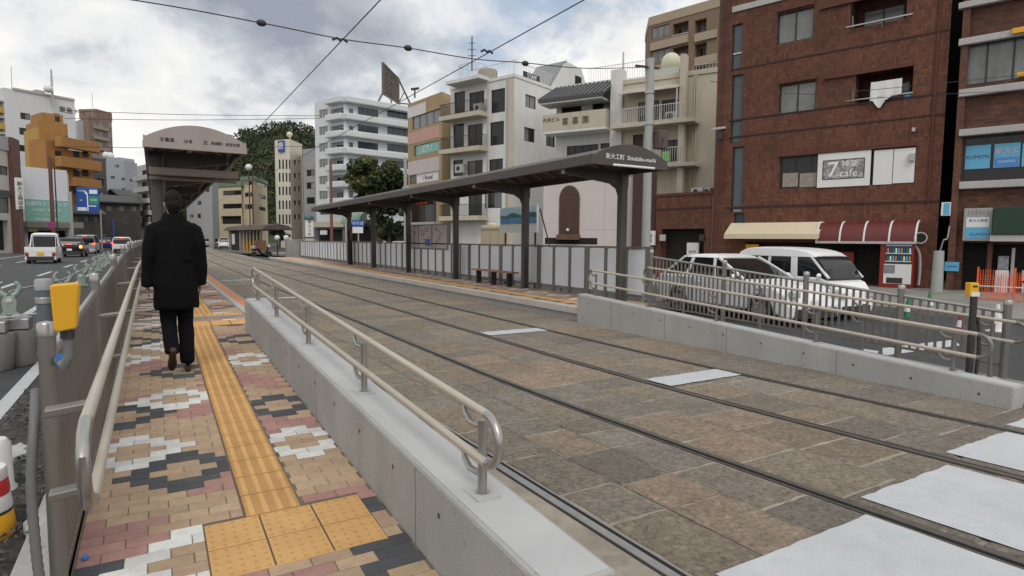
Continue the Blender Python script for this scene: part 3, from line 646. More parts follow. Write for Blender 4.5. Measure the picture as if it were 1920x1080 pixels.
body = b.build('body', SKIN, man, off=(0, 0, 0), smooth=True); rm = body.modifiers.new('fuse', 'REMESH'); rm.mode = 'VOXEL'; rm.voxel_size = .0065; rm.use_smooth_shade = True
b = PB(); b.sphere((0, .018, 1.69), (.086, .104, .106), 24, 14); b.sphere((0, -.035, 1.645), (.079, .06, .072), 18, 12); b.sphere((0, -.028, 1.60), (.058, .046, .06), 14, 10)
hr = b.build('hair', HAIR, man, off=(0, 0, 0), smooth=True); rm = hr.modifiers.new('fuse', 'REMESH'); rm.mode = 'VOXEL'; rm.voxel_size = .005; rm.use_smooth_shade = True
ht = bpy.data.textures.new('hair_locks', 'CLOUDS'); ht.noise_scale = .022; ht.noise_depth = 3; dm = hr.modifiers.new('locks', 'DISPLACE'); dm.texture = ht; dm.strength = .022; dm.mid_level = .6
# coat: a shaped trunk with sleeves, folds and collar, fused into one garment
b = PB(); rings = []
for z, rx_, ry_, cy in ((.645, .205, .158, 0.), (.65, .212, .162, 0.), (.86, .205, .158, 0), (1.04, .198, .148, -.005), (1.16, .196, .142, -.005), (1.28, .206, .138, -.005), (1.38, .213, .128, -.005), (1.44, .198, .112, 0), (1.485, .15, .095, .0), (1.51, .098, .088, .005), (1.52, .06, .06, .005)):
    rings.append([V((rx_*cos(a)*(1+.012*sin(9*a+z*3)), cy+ry_*sin(a)*(1+.03*sin(7*a+z*2.2)*max(0, 1.3-z)), z+(.012*sin(5*a) if z < .8 else 0))) for a in [2*pi*k/72 for k in range(72)]])
b.tube_rings(rings)
for s, l in zip((-1, 1), arms): b.tube([(s*.15, 0, 1.44), (s*.19, -.005, 1.405), (s*.218, -.03, 1.29), l[1][:2]+(1.17,), (l[1][0]*1.03, l[1][1]+.02, 1.08), (l[2][0], l[2][1], .88), (l[2][0], l[2][1]+.004, .865)], [.055, .072, .069, .064, .061, .06, .054], 18)
ct = b.build('coat', COAT, man, off=(0, 0, 0), smooth=True); rm = ct.modifiers.new('fuse', 'REMESH'); rm.mode = 'VOXEL'; rm.voxel_size = .011; rm.use_smooth_shade = True
sm = ct.modifiers.new('soften', 'SMOOTH'); sm.factor = .5; sm.iterations = 5
dp = bpy.data.textures.new('cloth_folds', 'CLOUDS'); dp.noise_scale = .13; dm = ct.modifiers.new('folds', 'DISPLACE'); dm.texture = dp; dm.strength = .02; dm.mid_level = .5
b = PB(); b.tube_rings([[V((r*1.02*cos(a), .005+r*.9*sin(a), z+.012*sin(a))) for a in [2*pi*k/28 for k in range(28)]] for r, z in ((.10, 1.46), (.125, 1.462), (.112, 1.53), (.082, 1.572), (.074, 1.565), (.086, 1.48))], cap=False)
b.build('collar', COAT, ct, off=(0, 0, 0), smooth=True)
b = PB(); b.obox((.05, -.160, 1.115), (.1, .03, 0), (0, .01, 0), (0, 0, .036)); b.sphere((.13, -.142, 1.133), (.011, .008, .011), 10, 6); b.build('back_tab', TROU, ct, off=(0, 0, 0), bevel=.003)
for l in legs:
    h, k, a = [V(p) for p in l]; b = PB()
    b.tube([h, h.lerp(k, .5), k, k.lerp(a, .5), a+V((0, .0, .0)), a+V((0, .004, -.035))], [.096, .088, .076, .072, .070, .068], 20)
    tr = b.build('trouser_leg', TROU, man, off=(0, 0, 0), smooth=True)
    dm = tr.modifiers.new('sub', 'SUBSURF'); dm.levels = dm.render_levels = 2; dm = tr.modifiers.new('folds', 'DISPLACE'); dm.texture = dp; dm.strength = .02; dm.mid_level = .5
for (x, y, z, ang, pt) in ((-.07, -.20, .255, .0, R(50)), (.088, .02, .0, .12, 0.)):
    b = PB(); pr = []
    for t, w, h in ((0, .024, .055), (.02, .034, .075), (.07, .036, .085), (.13, .034, .07), (.2, .044, .05), (.25, .04, .04), (.285, .02, .025)):
        pr.append([V((x+sin(ang)*(t-.05)+w*cos(a), y-.06+t*cos(pt)+h_*sin(pt), z-t*sin(pt)+h_*cos(pt))) for a, h_ in [(2*pi*k/16, h*.5+h*.5*sin(2*pi*k/16)) for k in range(16)]])
    b.tube_rings(pr); b.build('shoe', SHOE, man, off=(0, 0, 0), smooth=True)
# ================================================================= vehicles
def smoothpts(P, n=8):
    P = [V(p) for p in P]; o = []
    for i in range(len(P)-1):
        a, b_, c, d = P[max(0, i-1)], P[i], P[i+1], P[min(len(P)-1, i+2)]
        for k in range(n): t_ = k/n; o.append(.5*((2*b_)+(c-a)*t_+(2*a-5*b_+4*c-d)*t_**2+(3*b_-a-3*c+d)*t_**3))
    return o+[P[-1]]
def car(name, label, loc, rz, Ln, Wd, top, belt, glass, wheels, wr, col, rear, group, roofcol=None, front=False, pillars=(), text_side=None, zg=.17, cat='car', taper=.80, clad=True, rth=.05, scale=1.):
    """top: side outline (y,z) of the lower body from rear to front; glass: (y_rear_bottom, y_rear_top, y_front_top, y_front_bottom, z_roof)"""
    t = thing(name, label, cat, loc, rz, group); w = Wd/2; O = (0, 0, 0); t.scale = (scale,)*3
    def arch(yc): return [(yc+(wr+.045)*cos(a), max(zg, wr+(wr+.045)*sin(a))) for a in [pi*k/12 for k in range(13)]]
    y0, y1 = -Ln/2, Ln/2; pl = [(y0+.03, zg+.06)]+list(top)+[(y1-.03, zg+.06), (y1-.12, zg)]
    for yc in sorted(wheels, reverse=True): pl += arch(yc)
    pl += [(y0+.12, zg)]
    b = MB(); n = len(pl); secs = []
    for x, sc in ((-w, 0), (-w*.985, 0), (w*.985, 0), (w, 0)): pass
    body = MB().prism(pl, lambda y, z, k: V((lerp(-w, w, k), y, z))).build('body', col, t, off=O, bevel=.07)
    if glass:
        gb, gt, ft, fb, zr_ = glass; wt = w*taper; wb = w*.965
        pc_ = [V((0, y, z)) for y, z in ((gb, belt), (lerp(gb, gt, .9), zr_-min(rth+.03, .11)), (lerp(gt, ft, .45), zr_), (ft, zr_-min(.14, rth*.9+.02)), (fb, belt))]
        pr_ = smoothpts(pc_, 7); pr_ = [p for p in pr_ if p.z >= belt-.001]
        def hw(z): return lerp(wb, wt, min(1, max(0, (z-belt)/(zr_-belt))))
        MB().tube_rings([[(-wb, p.y, belt-.03), (-hw(lerp(belt, p.z, .6)), p.y, lerp(belt, p.z, .6)), (-hw(p.z)*.97, p.y, p.z-.012), (-hw(p.z)*.5, p.y, p.z), (hw(p.z)*.5, p.y, p.z), (hw(p.z)*.97, p.y, p.z-.012), (hw(lerp(belt, p.z, .6)), p.y, lerp(belt, p.z, .6)), (wb, p.y, belt-.03)] for p in pr_]).build('windows', GLASS, t, off=O, smooth=True)
        rc = roofcol or col; rp = [p for p in pr_ if p.z > zr_-rth-.045]
        rr_ = []
        for k, p in enumerate(rp):
            zlo = min(p.z, zr_-rth)-.012; e = .012
            rr_.append([(-hw(zlo)-e, p.y, zlo), (-hw(p.z)*.985-e*.6, p.y, p.z-.02), (-hw(p.z)*.88, p.y, p.z+.012), (-hw(p.z)*.45, p.y, p.z+.026), (hw(p.z)*.45, p.y, p.z+.026), (hw(p.z)*.88, p.y, p.z+.012), (hw(p.z)*.985+e*.6, p.y, p.z-.02), (hw(zlo)+e, p.y, zlo)])
        MB().tube_rings(rr_).build('roof', rc, t, off=O, smooth=True)
        for s in (-1, 1):
            MB().bar((s*(wb+.004), gb, belt), (s*(wt+.006), gt, zr_-rth), .07, .05).build('pillar', col, t, off=O); MB().bar((s*(wb+.004), fb, belt), (s*(wt+.006), ft, zr_-rth), .06, .045).build('pillar', col, t, off=O)
            for yb_, yt_, pw in pillars: MB().obox((s*(wb+.006)-.012, yb_-pw/2, belt), (.024, 0, 0), (0, pw, 0), (s*(wt-wb), yt_-yb_, zr_-rth-belt)).build('pillar', col, t, off=O)
    for yc in wheels:
        for s in (-1, 1):
            cx = s*(w-.11); tw = MB().tube([(cx-.09, yc, wr), (cx-.07, yc, wr), (cx+.07, yc, wr), (cx+.09, yc, wr)], [wr*.9, wr, wr, wr*.9], 24).build('wheel', TYRE, t, off=O, smooth=True)
            rm_ = MB(); xo = cx+s*.092
            rm_.tube([(xo-s*.03, yc, wr), (xo, yc, wr)], [wr*.66, wr*.64], 20)
            for k in range(5): a = 2*pi*k/5; rm_.bar((xo+s*.003, yc+cos(a)*.04, wr+sin(a)*.04), (xo+s*.003, yc+cos(a)*wr*.6, wr+sin(a)*wr*.6), .03, .02, up=(1, 0, 0))
            rm_.build('rim', ALU, tw, off=O)
    lit, zt_, yl = rear
    for s in (-1, 1):
        MB().obox((s*(w-.02)-(.17 if s > 0 else 0), y0-.012, zt_-.11), (.17, 0, 0), (0, .1, 0), (0, 0, .22)).build('tail_light', (AMBL if lit == 2 and s > 0 else REDL) if lit else REDU, t, off=O, bevel=.02)
        MB().obox((s*(w-.04)-(.26 if s > 0 else 0), y1-.13, yl-.07), (.26, 0, 0), (0, .145, 0), (0, 0, .15)).build('headlight', LAMPC, t, off=O, bevel=.03)
    if lit and glass: MB().box(-.16, glass[0]-.03 if lit != 3 else glass[1]-.04, glass[4]-.09 if lit == 3 else belt+.03, .16, glass[0]+.02 if lit != 3 else glass[1]+.02, glass[4]-.055 if lit == 3 else belt+.075).build('brake_light', REDL, t, off=O)
    MB().box(-.165, y0-.012, zg+.34, .165, y0+.02, zg+.5).build('number_plate', PLATEY if cat in ('truck',) else PLATEW, t, off=O)
    MB().box(-w*.86, y0-.02, zg+.02, w*.86, y0+.1, zg+.26).build('bumper', DARKM if clad else col, t, off=O, bevel=.02)
    MB().box(-w*.8, y1-.08, zg+.05, w*.8, y1+.006, zg+.24).build('grille', DARKM, t, off=O, bevel=.02)
    if glass:
        for s in (-1, 1): MB().sphere((s*(w+.07), glass[3]-.22, belt+.06), (.085, .05, .065), 10, 8).build('mirror', col, t, off=O, smooth=True)
    return t
G1 = 'vehicles queuing on the road beside the left fence'
def at(u, d): p = GP(u, d); return (p.x, p.y, 0)
# kei truck seen from behind
p = GP(73, 35); t = car('pickup_truck', 'small white flatbed truck with yellow plate, nearest vehicle on the left road', (p.x, p.y+1.7, 0), R(1), 3.35, 1.46, [(-1.66, .68), (-1.66, .72), (.55, .72), (.6, .98), (1.6, .95), (1.66, .5)], .98, (.42, .5, 1.25, 1.62, 1.78), (-1.0, 1.05), .27, CARW, (0, .55, .62), G1, cat='truck', pillars=((.9, .9, .05),))
for s, nm in ((-1, 'side_board'), (1, 'side_board')): MB().box(s*.70-.02, -1.64, .72, s*.70+.02, .36, .98).build(nm, CARW, t, off=(0, 0, 0), bevel=.008)
MB().box(-.72, -1.675, .70, .72, -1.635, .97).build('tailgate', CARW, t, off=(0, 0, 0), bevel=.008)
b = MB()
for s in (-.55, .55): b.bar((s, .37, .95), (s, .37, 1.62), .025)
b.bar((-.57, .37, 1.62), (.57, .37, 1.62), .025); b.build('cab_guard', CARW, t, off=(0, 0, 0))
hatch = [(-1.9, .4), (-1.93, .85), (-1.6, .98), (.75, .98), (1.65, .80), (1.9, .55)]
p = GP(131, 47); car('hatchback_car', 'black hatchback with lit brake lamp and amber indicator, behind the white truck', (p.x, p.y+2, 0), R(-2), 3.9, 1.68, hatch, .95, (-1.85, -1.45, .35, 1.05, 1.52), (-1.2, 1.25), .29, CARK, (2, .82, .68), G1, roofcol=CARK)
p = GP(160, 57); car('minivan', 'silver minivan with lit high brake lamp, between the black and the blue car', (p.x, p.y+2, 0), R(-2), 4.1, 1.69, [(-2.0, .4), (-2.04, 1.0), (1.2, 1.02), (1.9, .85), (2.04, .5)], 1.0, (-2.0, -1.9, .75, 1.5, 1.78), (-1.3, 1.35), .3, CARS, (3, .95, .7), G1, clad=False)
p = GP(196, 76); car('small_car', 'dark blue small car ahead of the silver minivan', (p.x, p.y+2, 0), R(-1), 3.6, 1.6, hatch, .95, (-1.75, -1.4, .35, 1.05, 1.55), (-1.15, 1.2), .28, CARB, (1, .85, .68), G1)
p = GP(190, 96); car('large_van', 'dark van with a lit high brake lamp, farthest in the queue behind the blue car', (p.x, p.y+2, 0), 0, 4.4, 1.7, [(-2.15, .4), (-2.2, 1.05), (1.4, 1.05), (2.1, .85), (2.2, .5)], 1.0, (-2.1, -1.95, .9, 1.6, 1.95), (-1.4, 1.4), .32, CARK, (3, 1.0, .7), G1)
p = GP(228, 62); car('estate_car', 'white car with red brake lamps half hidden by the slatted fence posts', (p.x, p.y+2, 0), 0, 4.2, 1.7, [(-2.05, .4), (-2.08, .9), (.9, .98), (1.9, .8), (2.08, .5)], .95, (-2.0, -1.75, .5, 1.2, 1.6), (-1.3, 1.35), .3, CARW, (3, .9, .68), G1)
p = GP(393, 112); car('estate_car', 'pale grey car on the crossing road beyond the man', (p.x, p.y, 0), R(75), 4.2, 1.7, [(-2.05, .4), (-2.08, .9), (.9, .98), (1.9, .8), (2.08, .5)], .95, (-2.0, -1.75, .5, 1.2, 1.6), (-1.3, 1.35), .3, CARS, (0, .9, .68), 'vehicles beyond the platform end')
p = GP(421, 95); t = car('delivery_van', 'white van with red roof band beside the old tram shelter', (p.x, p.y, 0), R(170), 3.3, 1.5, [(-1.6, .4), (-1.65, 1.05), (1.2, 1.05), (1.6, .85), (1.65, .5)], 1.0, (-1.6, -1.5, .9, 1.4, 1.75), (-1.0, 1.0), .28, CARW, (0, .9, .75), 'vehicles beyond the platform end')
MB().box(-.6, -1.45, 1.70, .6, .8, 1.83).build('roof_band', mat('red_paint', (.5, .04, .03), .4, var=0), t, off=(0, 0, 0), bevel=.03)
def trim(t, w, seams, z0, z1, handles, yf, zp):
    DL = mat('panel_gap', (.05, .05, .05), .6, var=0)
    for s in (-1, 1):
        for y in seams: MB().box(s*(w+.001)-.003, y-.006, z0, s*(w+.001)+.003, y+.006, z1).build('door_gap', DL, t, off=(0, 0, 0))
        for y in handles: MB().box(s*(w+.012)-.012, y-.08, z1-.12, s*(w+.012)+.012, y+.08, z1-.09).build('door_handle', CARW, t, off=(0, 0, 0), bevel=.006)
        MB().box(s*(w-.01)-.012, -yf+.75, .2, s*(w-.01)+.012, yf-.75, .27).build('sill', DARKM, t, off=(0, 0, 0))
    MB().box(-.165, yf-.01, zp, .165, yf+.012, zp+.16).build('number_plate', PLATEW, t, off=(0, 0, 0))
# the two parked vehicles behind the far ramp
G2 = 'vehicles parked in front of the brick building'
t = car('parked_car', 'white rounded parked car behind the low slatted fence, left of the white van', (10.95+.85, 9.42, -.18), pi+R(-3), 4.2, 1.7, [(-2.0, .45), (-2.08, .8), (-1.9, 1.0), (.45, 1.0), (.95, .97), (1.6, .87), (1.98, .70), (2.08, .45)], .97, (-1.8, -1.15, -.05, .85, 1.50), (-1.28, 1.28), .31, CARW, (0, .9, .72), G2, pillars=((-.95, -.85, .1), (-.05, -.15, .08)), clad=False, scale=.96)
trim(t, .85, (-.75, .12, 1.0), .32, .95, (-.55, .3), 2.08, .42)
t = car('parked_van', 'white high-roofed parked van with dark side windows in front of the vending machine', (12.9+.66, 9.05, -.18), pi+R(-3), 3.4, 1.48, [(-1.66, .45), (-1.69, 1.14), (1.12, 1.14), (1.45, 1.0), (1.62, .75), (1.69, .4)], 1.12, (-1.66, -1.58, .80, 1.36, 1.90), (-1.02, 1.02), .28, CARW, (0, .95, .68), G2, pillars=((-1.5, -1.45, .2), (-.55, -.52, .09), (.32, .28, .2)), clad=False, taper=.9, rth=.22, scale=.85)
trim(t, .74, (-.62, .22, 1.02), .32, 1.1, (-.45, .42), 1.69, .36)
# ================================================================= near left street things
pc = GX(82, 522, -1.0); pz = pc.z-.12
t = thing('service_post', 'short blue-grey round post with metal clamps behind the yellow box', 'post', (pc.x, pc.y, 0))
MB().tube([(pc.x, pc.y, -.05), (pc.x, pc.y, pz)], .075, 20).build('post', mat('blue_grey_paint', (.10, .115, .135), .5, var=.08), t, smooth=True)
MB().lathe((pc.x, pc.y, 0), [(.082, pz), (.082, pz+.1), (.07, pz+.115), (.01, pz+.12)], 20).build('cap', mat('grey_cap', (.28, .29, .30), .5, var=.05), t, smooth=True)
for z in (pz-.14, pz-.45, pz-.7):
    MB().lathe((pc.x, pc.y, 0), [(.08, z), (.083, z+.005), (.083, z+.06), (.08, z+.065)], 20).build('clamp', ALU, t)
    MB().box(pc.x+.06, pc.y-.07, z-.005, pc.x+.12, pc.y-.01, z+.07).build('clamp_bolt', ALU, t)
yb = GX(124, 575, -.295)
t = thing('push_button_box', 'yellow box on a grey elbow pipe behind the first post of the tall slatted fence', 'signal box', (yb.x, yb.y, .6))
x, y, z = yb.x, yb.y, yb.z
MB().prism([(-.072, .13), (.064, .135), (.078, .12), (.052, -.125), (-.045, -.135), (-.06, -.12)], lambda a, c, k: V((x+a*.56, y-.04+.08*k+a*.34, z+c*.66))).build('hood', YELBOX, t, bevel=.012)
MB().box(x-.02, y+.05, z-.06, x+.03, y+.07, z+.06).build('mounting_plate', ALU, t, bevel=.004)
MB().tube([(x, y, z-.085), (x, y, z-.14), (x, y, z-.19), (x-.012, y-.012, z-.225), (FX+.03, 3.03, z-.235)], .017, 12).build('elbow_pipe', mat('grey_pipe', (.13, .13, .135), .5, var=.05), t, smooth=True)
MB().cyl((x, y, z-.12), .03, .024, n=10).build('gland', DARKM, t)
pb = [(FX-.07, 3.2, .90), (FX-.06, 3.05, .78), (FX-.072, 3.0, .55), (FX-.06, 2.96, .25), (FX-.035, 2.93, .02), (FX-.02, 2.9, -.05)]
cp = smoothpts(pb, 16)
solo(MB().tube(cp, [.017+.0025*(k % 2) for k in range(len(cp))], 12), 'corrugated_conduit', mat('grey_conduit', (.12, .125, .13), .55, var=.1), 'grey corrugated conduit strapped down the first post of the tall slatted fence', 'cable conduit', cp[0], smooth=True)
q = GX(116, 674, FX+.06); K7 = .62
solo(MB().mesh([q+V(p)*K7 for p in ((-.03, 0, .045), (.0, .02, .03), (.045, .03, .0), (-.01, .02, -.055), (-.03, 0, -.05), (0, .015, 0), (-.02, .03, 0))], [(0, 1, 5), (1, 2, 5), (2, 3, 5), (3, 4, 5), (4, 0, 5), (0, 6, 1), (1, 6, 2), (2, 6, 3), (3, 6, 4), (4, 6, 0)]), 'tape_flag', BLUEC, 'blue tape flag hanging from the first fence post under the yellow box', 'tape', q)
q = GX(160, 1045, FX+.06)
b = MB().sphere(q, (.014, .02, .014), 8, 6); b.tube([q, q+V((.01, -.01, -.03)), q+V((.0, -.02, -.055))], .004, 6); b.tube([q, q+V((-.012, -.01, -.02)), q+V((-.03, -.02, -.03))], .004, 6)
solo(b, 'tape_knot', BLUEC, 'small blue tape knot at the foot of the first fence post', 'tape', q)
# plastic drum barrier in the lower left corner
dpos = G(-32, 1000, .02); t = thing('traffic_drum', 'red, white and yellow plastic traffic drum at the lower left edge beside the gravel', 'traffic drum', dpos)
dx, dy = dpos.x, dpos.y
for z0, z1, m in ((0, .13, YELBOX), (.13, .135, DARKM), (.135, .22, SIGNW), (.22, .30, mat('drum_red', (.5, .03, .03), .45, var=.05)), (.30, .36, SIGNW)):
    MB().lathe((dx, dy, 0), [(.135-z0*.08, z0), (.138-z0*.08, z0+.012), (.138-z1*.08, z1-.008), (.135-z1*.08, z1)], 24).build('drum_band', m, t, smooth=True)
dq = G(-6, 925, .02)
t = thing('bollard', 'plain white plastic bollard standing behind the striped drum', 'bollard', dq)
MB().lathe((dq.x, dq.y, 0), [(.07, 0), (.10, .01), (.10, .05), (.085, .07), (.08, .32), (.06, .35), (.01, .355)], 24).build('bollard_body', SIGNW, t, smooth=True)
MB().lathe((dq.x, dq.y, 0), [(.15, 0), (.15, .02), (.10, .035)], 24).build('foot', TYRE, t, smooth=True)
# concrete weights and the animal shaped barricade stands with pipes
for u, v, s, lab in ((36, 684, 1., 'weathered concrete bucket weight left of the blue-grey post'), (-8, 694, 1., 'weathered concrete bucket weight at the left edge of the photo')):
    g = G(u, v, 0.); t = thing('concrete_weight', lab, 'weight', g, group='weathered concrete weights')
    MB().lathe(g, [(.155, 0), (.165, .02), (.205, .42), (.195, .44), (.01, .45)], 20).build('weight_body', OLDC, t, smooth=True)
    MB().box(g.x-.12, g.y-.18, .451, g.x+.14, g.y+.1, .58).build('steel_bracket', ALU, t, bevel=.01)
    MB().obox((g.x-.25, g.y-.15, .585), (.5, .1, .03), (-.02, .1, 0), (0, 0, .012)).build('bracket_plate', ALU, t)
    MB().tube([(g.x-.05, g.y-.1, .45), (g.x-.05, g.y-.1, .62)], .025, 8).build('bracket_bolt', DARKM, t)
stands = [(20, 596), (120, 562), (154, 537), (172, 520), (184, 509), (192, 502), (201, 496), (208, 491)]
labs = ['pale green barricade stand nearest the camera, behind the concrete weights', 'pale green barricade stand right above the yellow box', 'pale green barricade stand, third from the camera', 'pale green barricade stand, fourth from the camera', 'pale green barricade stand, fifth from the camera', 'pale green barricade stand, sixth from the camera', 'pale green barricade stand, seventh from the camera', 'pale green barricade stand, farthest from the camera']
prev = None
for (u, v), lab in zip(stands, labs):
    g = G(u, v, 0.); t = thing('barricade_stand', lab, 'barricade', g, rz=0, group='pale green barricade stands along the road')
    b = MB(); x, y = g.x, g.y
    b.prism([(-.19, 0), (.19, 0), (.15, .06), (.10, .12), (.12, .3), (.08, .42), (-.08, .42), (-.12, .3), (-.10, .12), (-.15, .06)], lambda a, c, k: V((x+a, y-.05+.1*k, c))); b.build('stand_body', GREENP, t, bevel=.02)
    for s in (-1, 1):
        pts = [(x+s*.05, y, .42), (x+s*.12, y, .48), (x+s*.16, y, .57), (x+s*.13, y, .66), (x+s*.085, y, .68)]
        MB().tube(smoothpts(pts, 5), [.05]*6+[.045]*6+[.035]*6+[.025]*3, 8).build('curl', GREENP, t, smooth=True)
    MB().sphere((x, y-.05, .33), (.06, .02, .05), 10, 6).build('pipe_socket', mat('sock', (.5, .45, .40), .5, var=0), t)
    if prev is not None:
        solo(MB().tube([prev+V((0, .06, .5)), g+V((0, -.06, .5))], .024, 8), 'barricade_pipe', ALU, 'metal pipe between two of the pale green barricade stands', 'pipe', prev, group='pipes between the barricade stands')
    prev = g
# ================================================================= things on and near the far platform
t = thing('bench', 'narrow orange-brown bench on the far platform in front of the frosted fence', 'bench', (8.55, 15.6, .26))
MB().box(8.42, 14.3, .645, 8.70, 16.75, .685).build('seat', mat('bench_wood', (.33, .135, .06), .6, var=.15, scale=8), t, bevel=.006)
for y in (14.6, 15.5, 16.45):
    MB().box(8.48, y-.03, .262, 8.64, y+.03, .644).build('leg', DARKM, t)
t = thing('notice_board', 'wide notice board of three paper panels above the frosted fence', 'notice board', (8.98, 21.4, 1.2))
MB().box(8.93, 19.5, 1.2, 8.97, 23.5, 2.14).build('frame', FENCED, t)
for k, (a, c) in enumerate(((22.3, 23.4), (21.0, 22.2), (19.6, 20.85))):
    s = MB().box(8.915, a, 1.26, 8.932, c, 2.1).build('paper_sheet', mat('notice_paper', (.42, .37, .36), .7, var=.06, scale=2), t)
    bb = MB(); rr = random.Random(k)
    for i in range(9): yy = rr.uniform(a+.05, c-.35); z0 = 1.32+.08*i; bb.box(8.909, yy, z0, 8.9145, yy+rr.uniform(.12, .3), z0+.035)
    bb.build('printed_lines', mat('print_grey', (.17, .13, .13), .7, var=.2, scale=9), s)
    if k == 1: MB().box(8.905, 21.1, 1.35, 8.9085, 21.55, 1.6).build('blue_poster', SIGNB, s)
    if k == 1: MB().box(8.905, 21.85, 1.75, 8.9085, 22.0, 1.98).build('brown_poster', TAN, s)
t = thing('map_panel', 'scenery panel of blue sky, hills and sea on legs behind the frosted fence', 'panel', (9.4, 15.2, 0))
p0 = GX(1007, 384, 9.35); p1 = GX(938, 390, 9.35); zb_ = GX(1007, 436, 9.35).z
y0, y1, z0, z1 = p0.y, p1.y, zb_, p0.z
pn = MB().box(9.35, y0, z0, 9.40, y1, z1).build('board', SIGNW, t)
rr = random.Random(2); H_ = z1-z0
MB().box(9.343, y0+.02, z0+.72*H_, 9.349, y1-.02, z1-.02).build('sky_print', mat('print_sky', (.42, .58, .72), .5, var=.15, scale=3), pn)
hill = [(y0+.02, z0+.58*H_)]+[(lerp(y0+.02, y1-.02, i/14), z0+H_*(.70+.06*sin(i*.9)+.02*rr.random())) for i in range(15)]+[(y1-.02, z0+.58*H_)]
MB().prism(hill, lambda y, z, k: V((9.336+.006*k, y, z))).build('hill_print', mat('print_hill', (.05, .16, .17), .6, var=.4, scale=9), pn)
MB().box(9.341, y0+.02, z0+.34*H_, 9.3485, y1-.02, z0+.6*H_).build('sea_print', mat('print_sea', (.07, .28, .55), .4, var=.4, scale=5), pn)
MB().box(9.344, y0+.9, z0+.40*H_, 9.3475, y1-.05, z0+.6*H_).build('town_print', mat('print_town', (.20, .27, .24), .6, var=.7, scale=14), pn)
for y in (y0+.2, y1-.2): MB().tube([(9.43, y, -.1), (9.43, y, z1-.1)], .03, 8).build('leg', DARKM, t)
MB().tube([(9.45, y0, z1-.1), (10.1, y0-.3, -.1)], .02, 6).build('brace', DARKM, t)
t = thing('water_tank', 'cream square water tank with a round lid behind the frosted fence', 'water tank', (10.6, 18.6, 0))
c0, c1 = GP(902, 21), GP(938, 20.4); zt = ZH(920, 420, 20.7)
b = MB().obox((c0.x, c0.y, .2), (c1.x-c0.x, c1.y-c0.y, 0), (.5, .55, 0), (0, 0, zt-.25)); b.build('tank_body', CREAMAW, t, bevel=.04)
cm = (c0+c1)/2+V((.22, .25, 0)); MB().lathe((cm.x, cm.y, zt-.06), [(.16, 0), (.17, .05), (.1, .1), (.01, .11)], 14).build('lid', CREAMAW, t, smooth=True)
b = MB(); ax = (c1-c0)
for f in (0.03, .5, .97): b.bar((c0.x+ax.x*f-.01, c0.y+ax.y*f-.01, .2), (c0.x+ax.x*f-.01, c0.y+ax.y*f-.01, zt-.06), .03)
for f in (.05, .5, .95): b.bar((c0.x-.01, c0.y-.01, .2+(zt-.27)*f), (c1.x-.01, c1.y-.01, .2+(zt-.27)*f), .03)
b.build('tank_ribs', mat('tank_rib', (.45, .39, .28), .6, var=.05), t)
t = thing('steel_cabinet', 'wide grey steel cabinet at the far end of the far platform', 'cabinet', (9.4, 47.4, 0))
MB().box(8.5, 47.2, .0, 10.7, 48, 1.52).build('cabinet_body', mat('cabinet_steel', (.32, .31, .30), .4, .4, var=.15, scale=1, streak=.6, dirtcol=(.34, .23, .15)), t, bevel=.015)
MB().box(9.36, 47.185, .05, 9.38, 47.2, 1.48).build('door_seam', DARKM, t)
gp_ = GP(580, 45); t = thing('stop_pillar', 'green and white tram stop name pillar beside the steel cabinet', 'sign pillar', (gp_.x, gp_.y, 0))
x, y = gp_.x, gp_.y; dg = mat('deep_green', (.02, .10, .085), .5, var=.05)
zt = ZH(580, 412, 45); zm = ZH(580, 446, 45)
MB().box(x-.28, y-.22, .2, x+.28, y+.22, zm).build('plinth', mat('plinth_poster', (.5, .46, .44), .6, var=.15, scale=3), t, bevel=.02)
MB().box(x-.33, y-.27, zm+.001, x+.33, y+.27, zm+.06).build('green_ring', dg, t); MB().box(x-.27, y-.2, zm+.06, x+.27, y+.2, zt).build('name_box', SIGNW, t, bevel=.03)
MB().lathe((x, y, zt), [(.36, 0), (.36, .14), (.26, .3), (.03, .36)], 8).build('cap', dg, t)
for k, ch in enumerate('新大工町'): text(ch, .24, lambda a, c, q: V((x+a, y-.2-q, zt-.2-.3*k+c)), INK, 'lettering', t, .008)
g = GP(648, 31); gx_ = 8.72; gy_ = 31.2
t = thing('litter_cover', 'black covered post leaning on the frosted fence under a small brown sign', 'covered post', (gx_, gy_, .26))
MB().prism([(-.22, 0), (.22, 0), (.2, 1.15), (.12, 1.28), (-.12, 1.28), (-.2, 1.12)], lambda a, c, k: V((gx_-.08+.16*k, gy_+a, .26+c))).build('cover', BLACK, t, bevel=.03)
MB().box(gx_-.02, gy_-.36, 1.62, gx_+.02, gy_+.36, 2.05).build('brown_sign', mat('brown_sign', (.10, .07, .06), .6, var=.1), t); MB().tube([(gx_, gy_, 1.5), (gx_, gy_, 1.62)], .03, 8).build('stem', DARKM, t)
# blue sign beyond the fence
g0, g1 = GP(661, 42), GP(683, 42); t = thing('bus_stop_sign', 'blue and white sign board standing behind the frosted fence near the tree', 'sign', (g0.x, g0.y, 0))
ax = (g1-g0); nrm = V((-ax.y, ax.x, 0)).normalized()*-.05
za, zb2, zc_ = ZH(672, 437, 42), ZH(672, 425, 42), ZH(672, 413, 42)
MB().obox(g0+V((0, 0, zb2)), ax, nrm, (0, 0, zc_-zb2)).build('upper_board', SIGNB, t); MB().obox(g0+ax*.02+V((0, 0, za)), ax*.9, nrm, (0, 0, zb2-za-.02)).build('lower_board', SIGNW, t)
text('のりば', .26, lambda a, c, q: g0+ax*.5+ax.normalized()*a+nrm*(1+q*20)+V((0, 0, (zb2+zc_)/2+c)), INKW, 'lettering', t, .001)
MB().tube([g0+ax*.5-nrm*.6, g0+ax*.5-nrm*.6+V((0, 0, zc_-.1))], .05, 8).build('post', ALU, t, smooth=True)
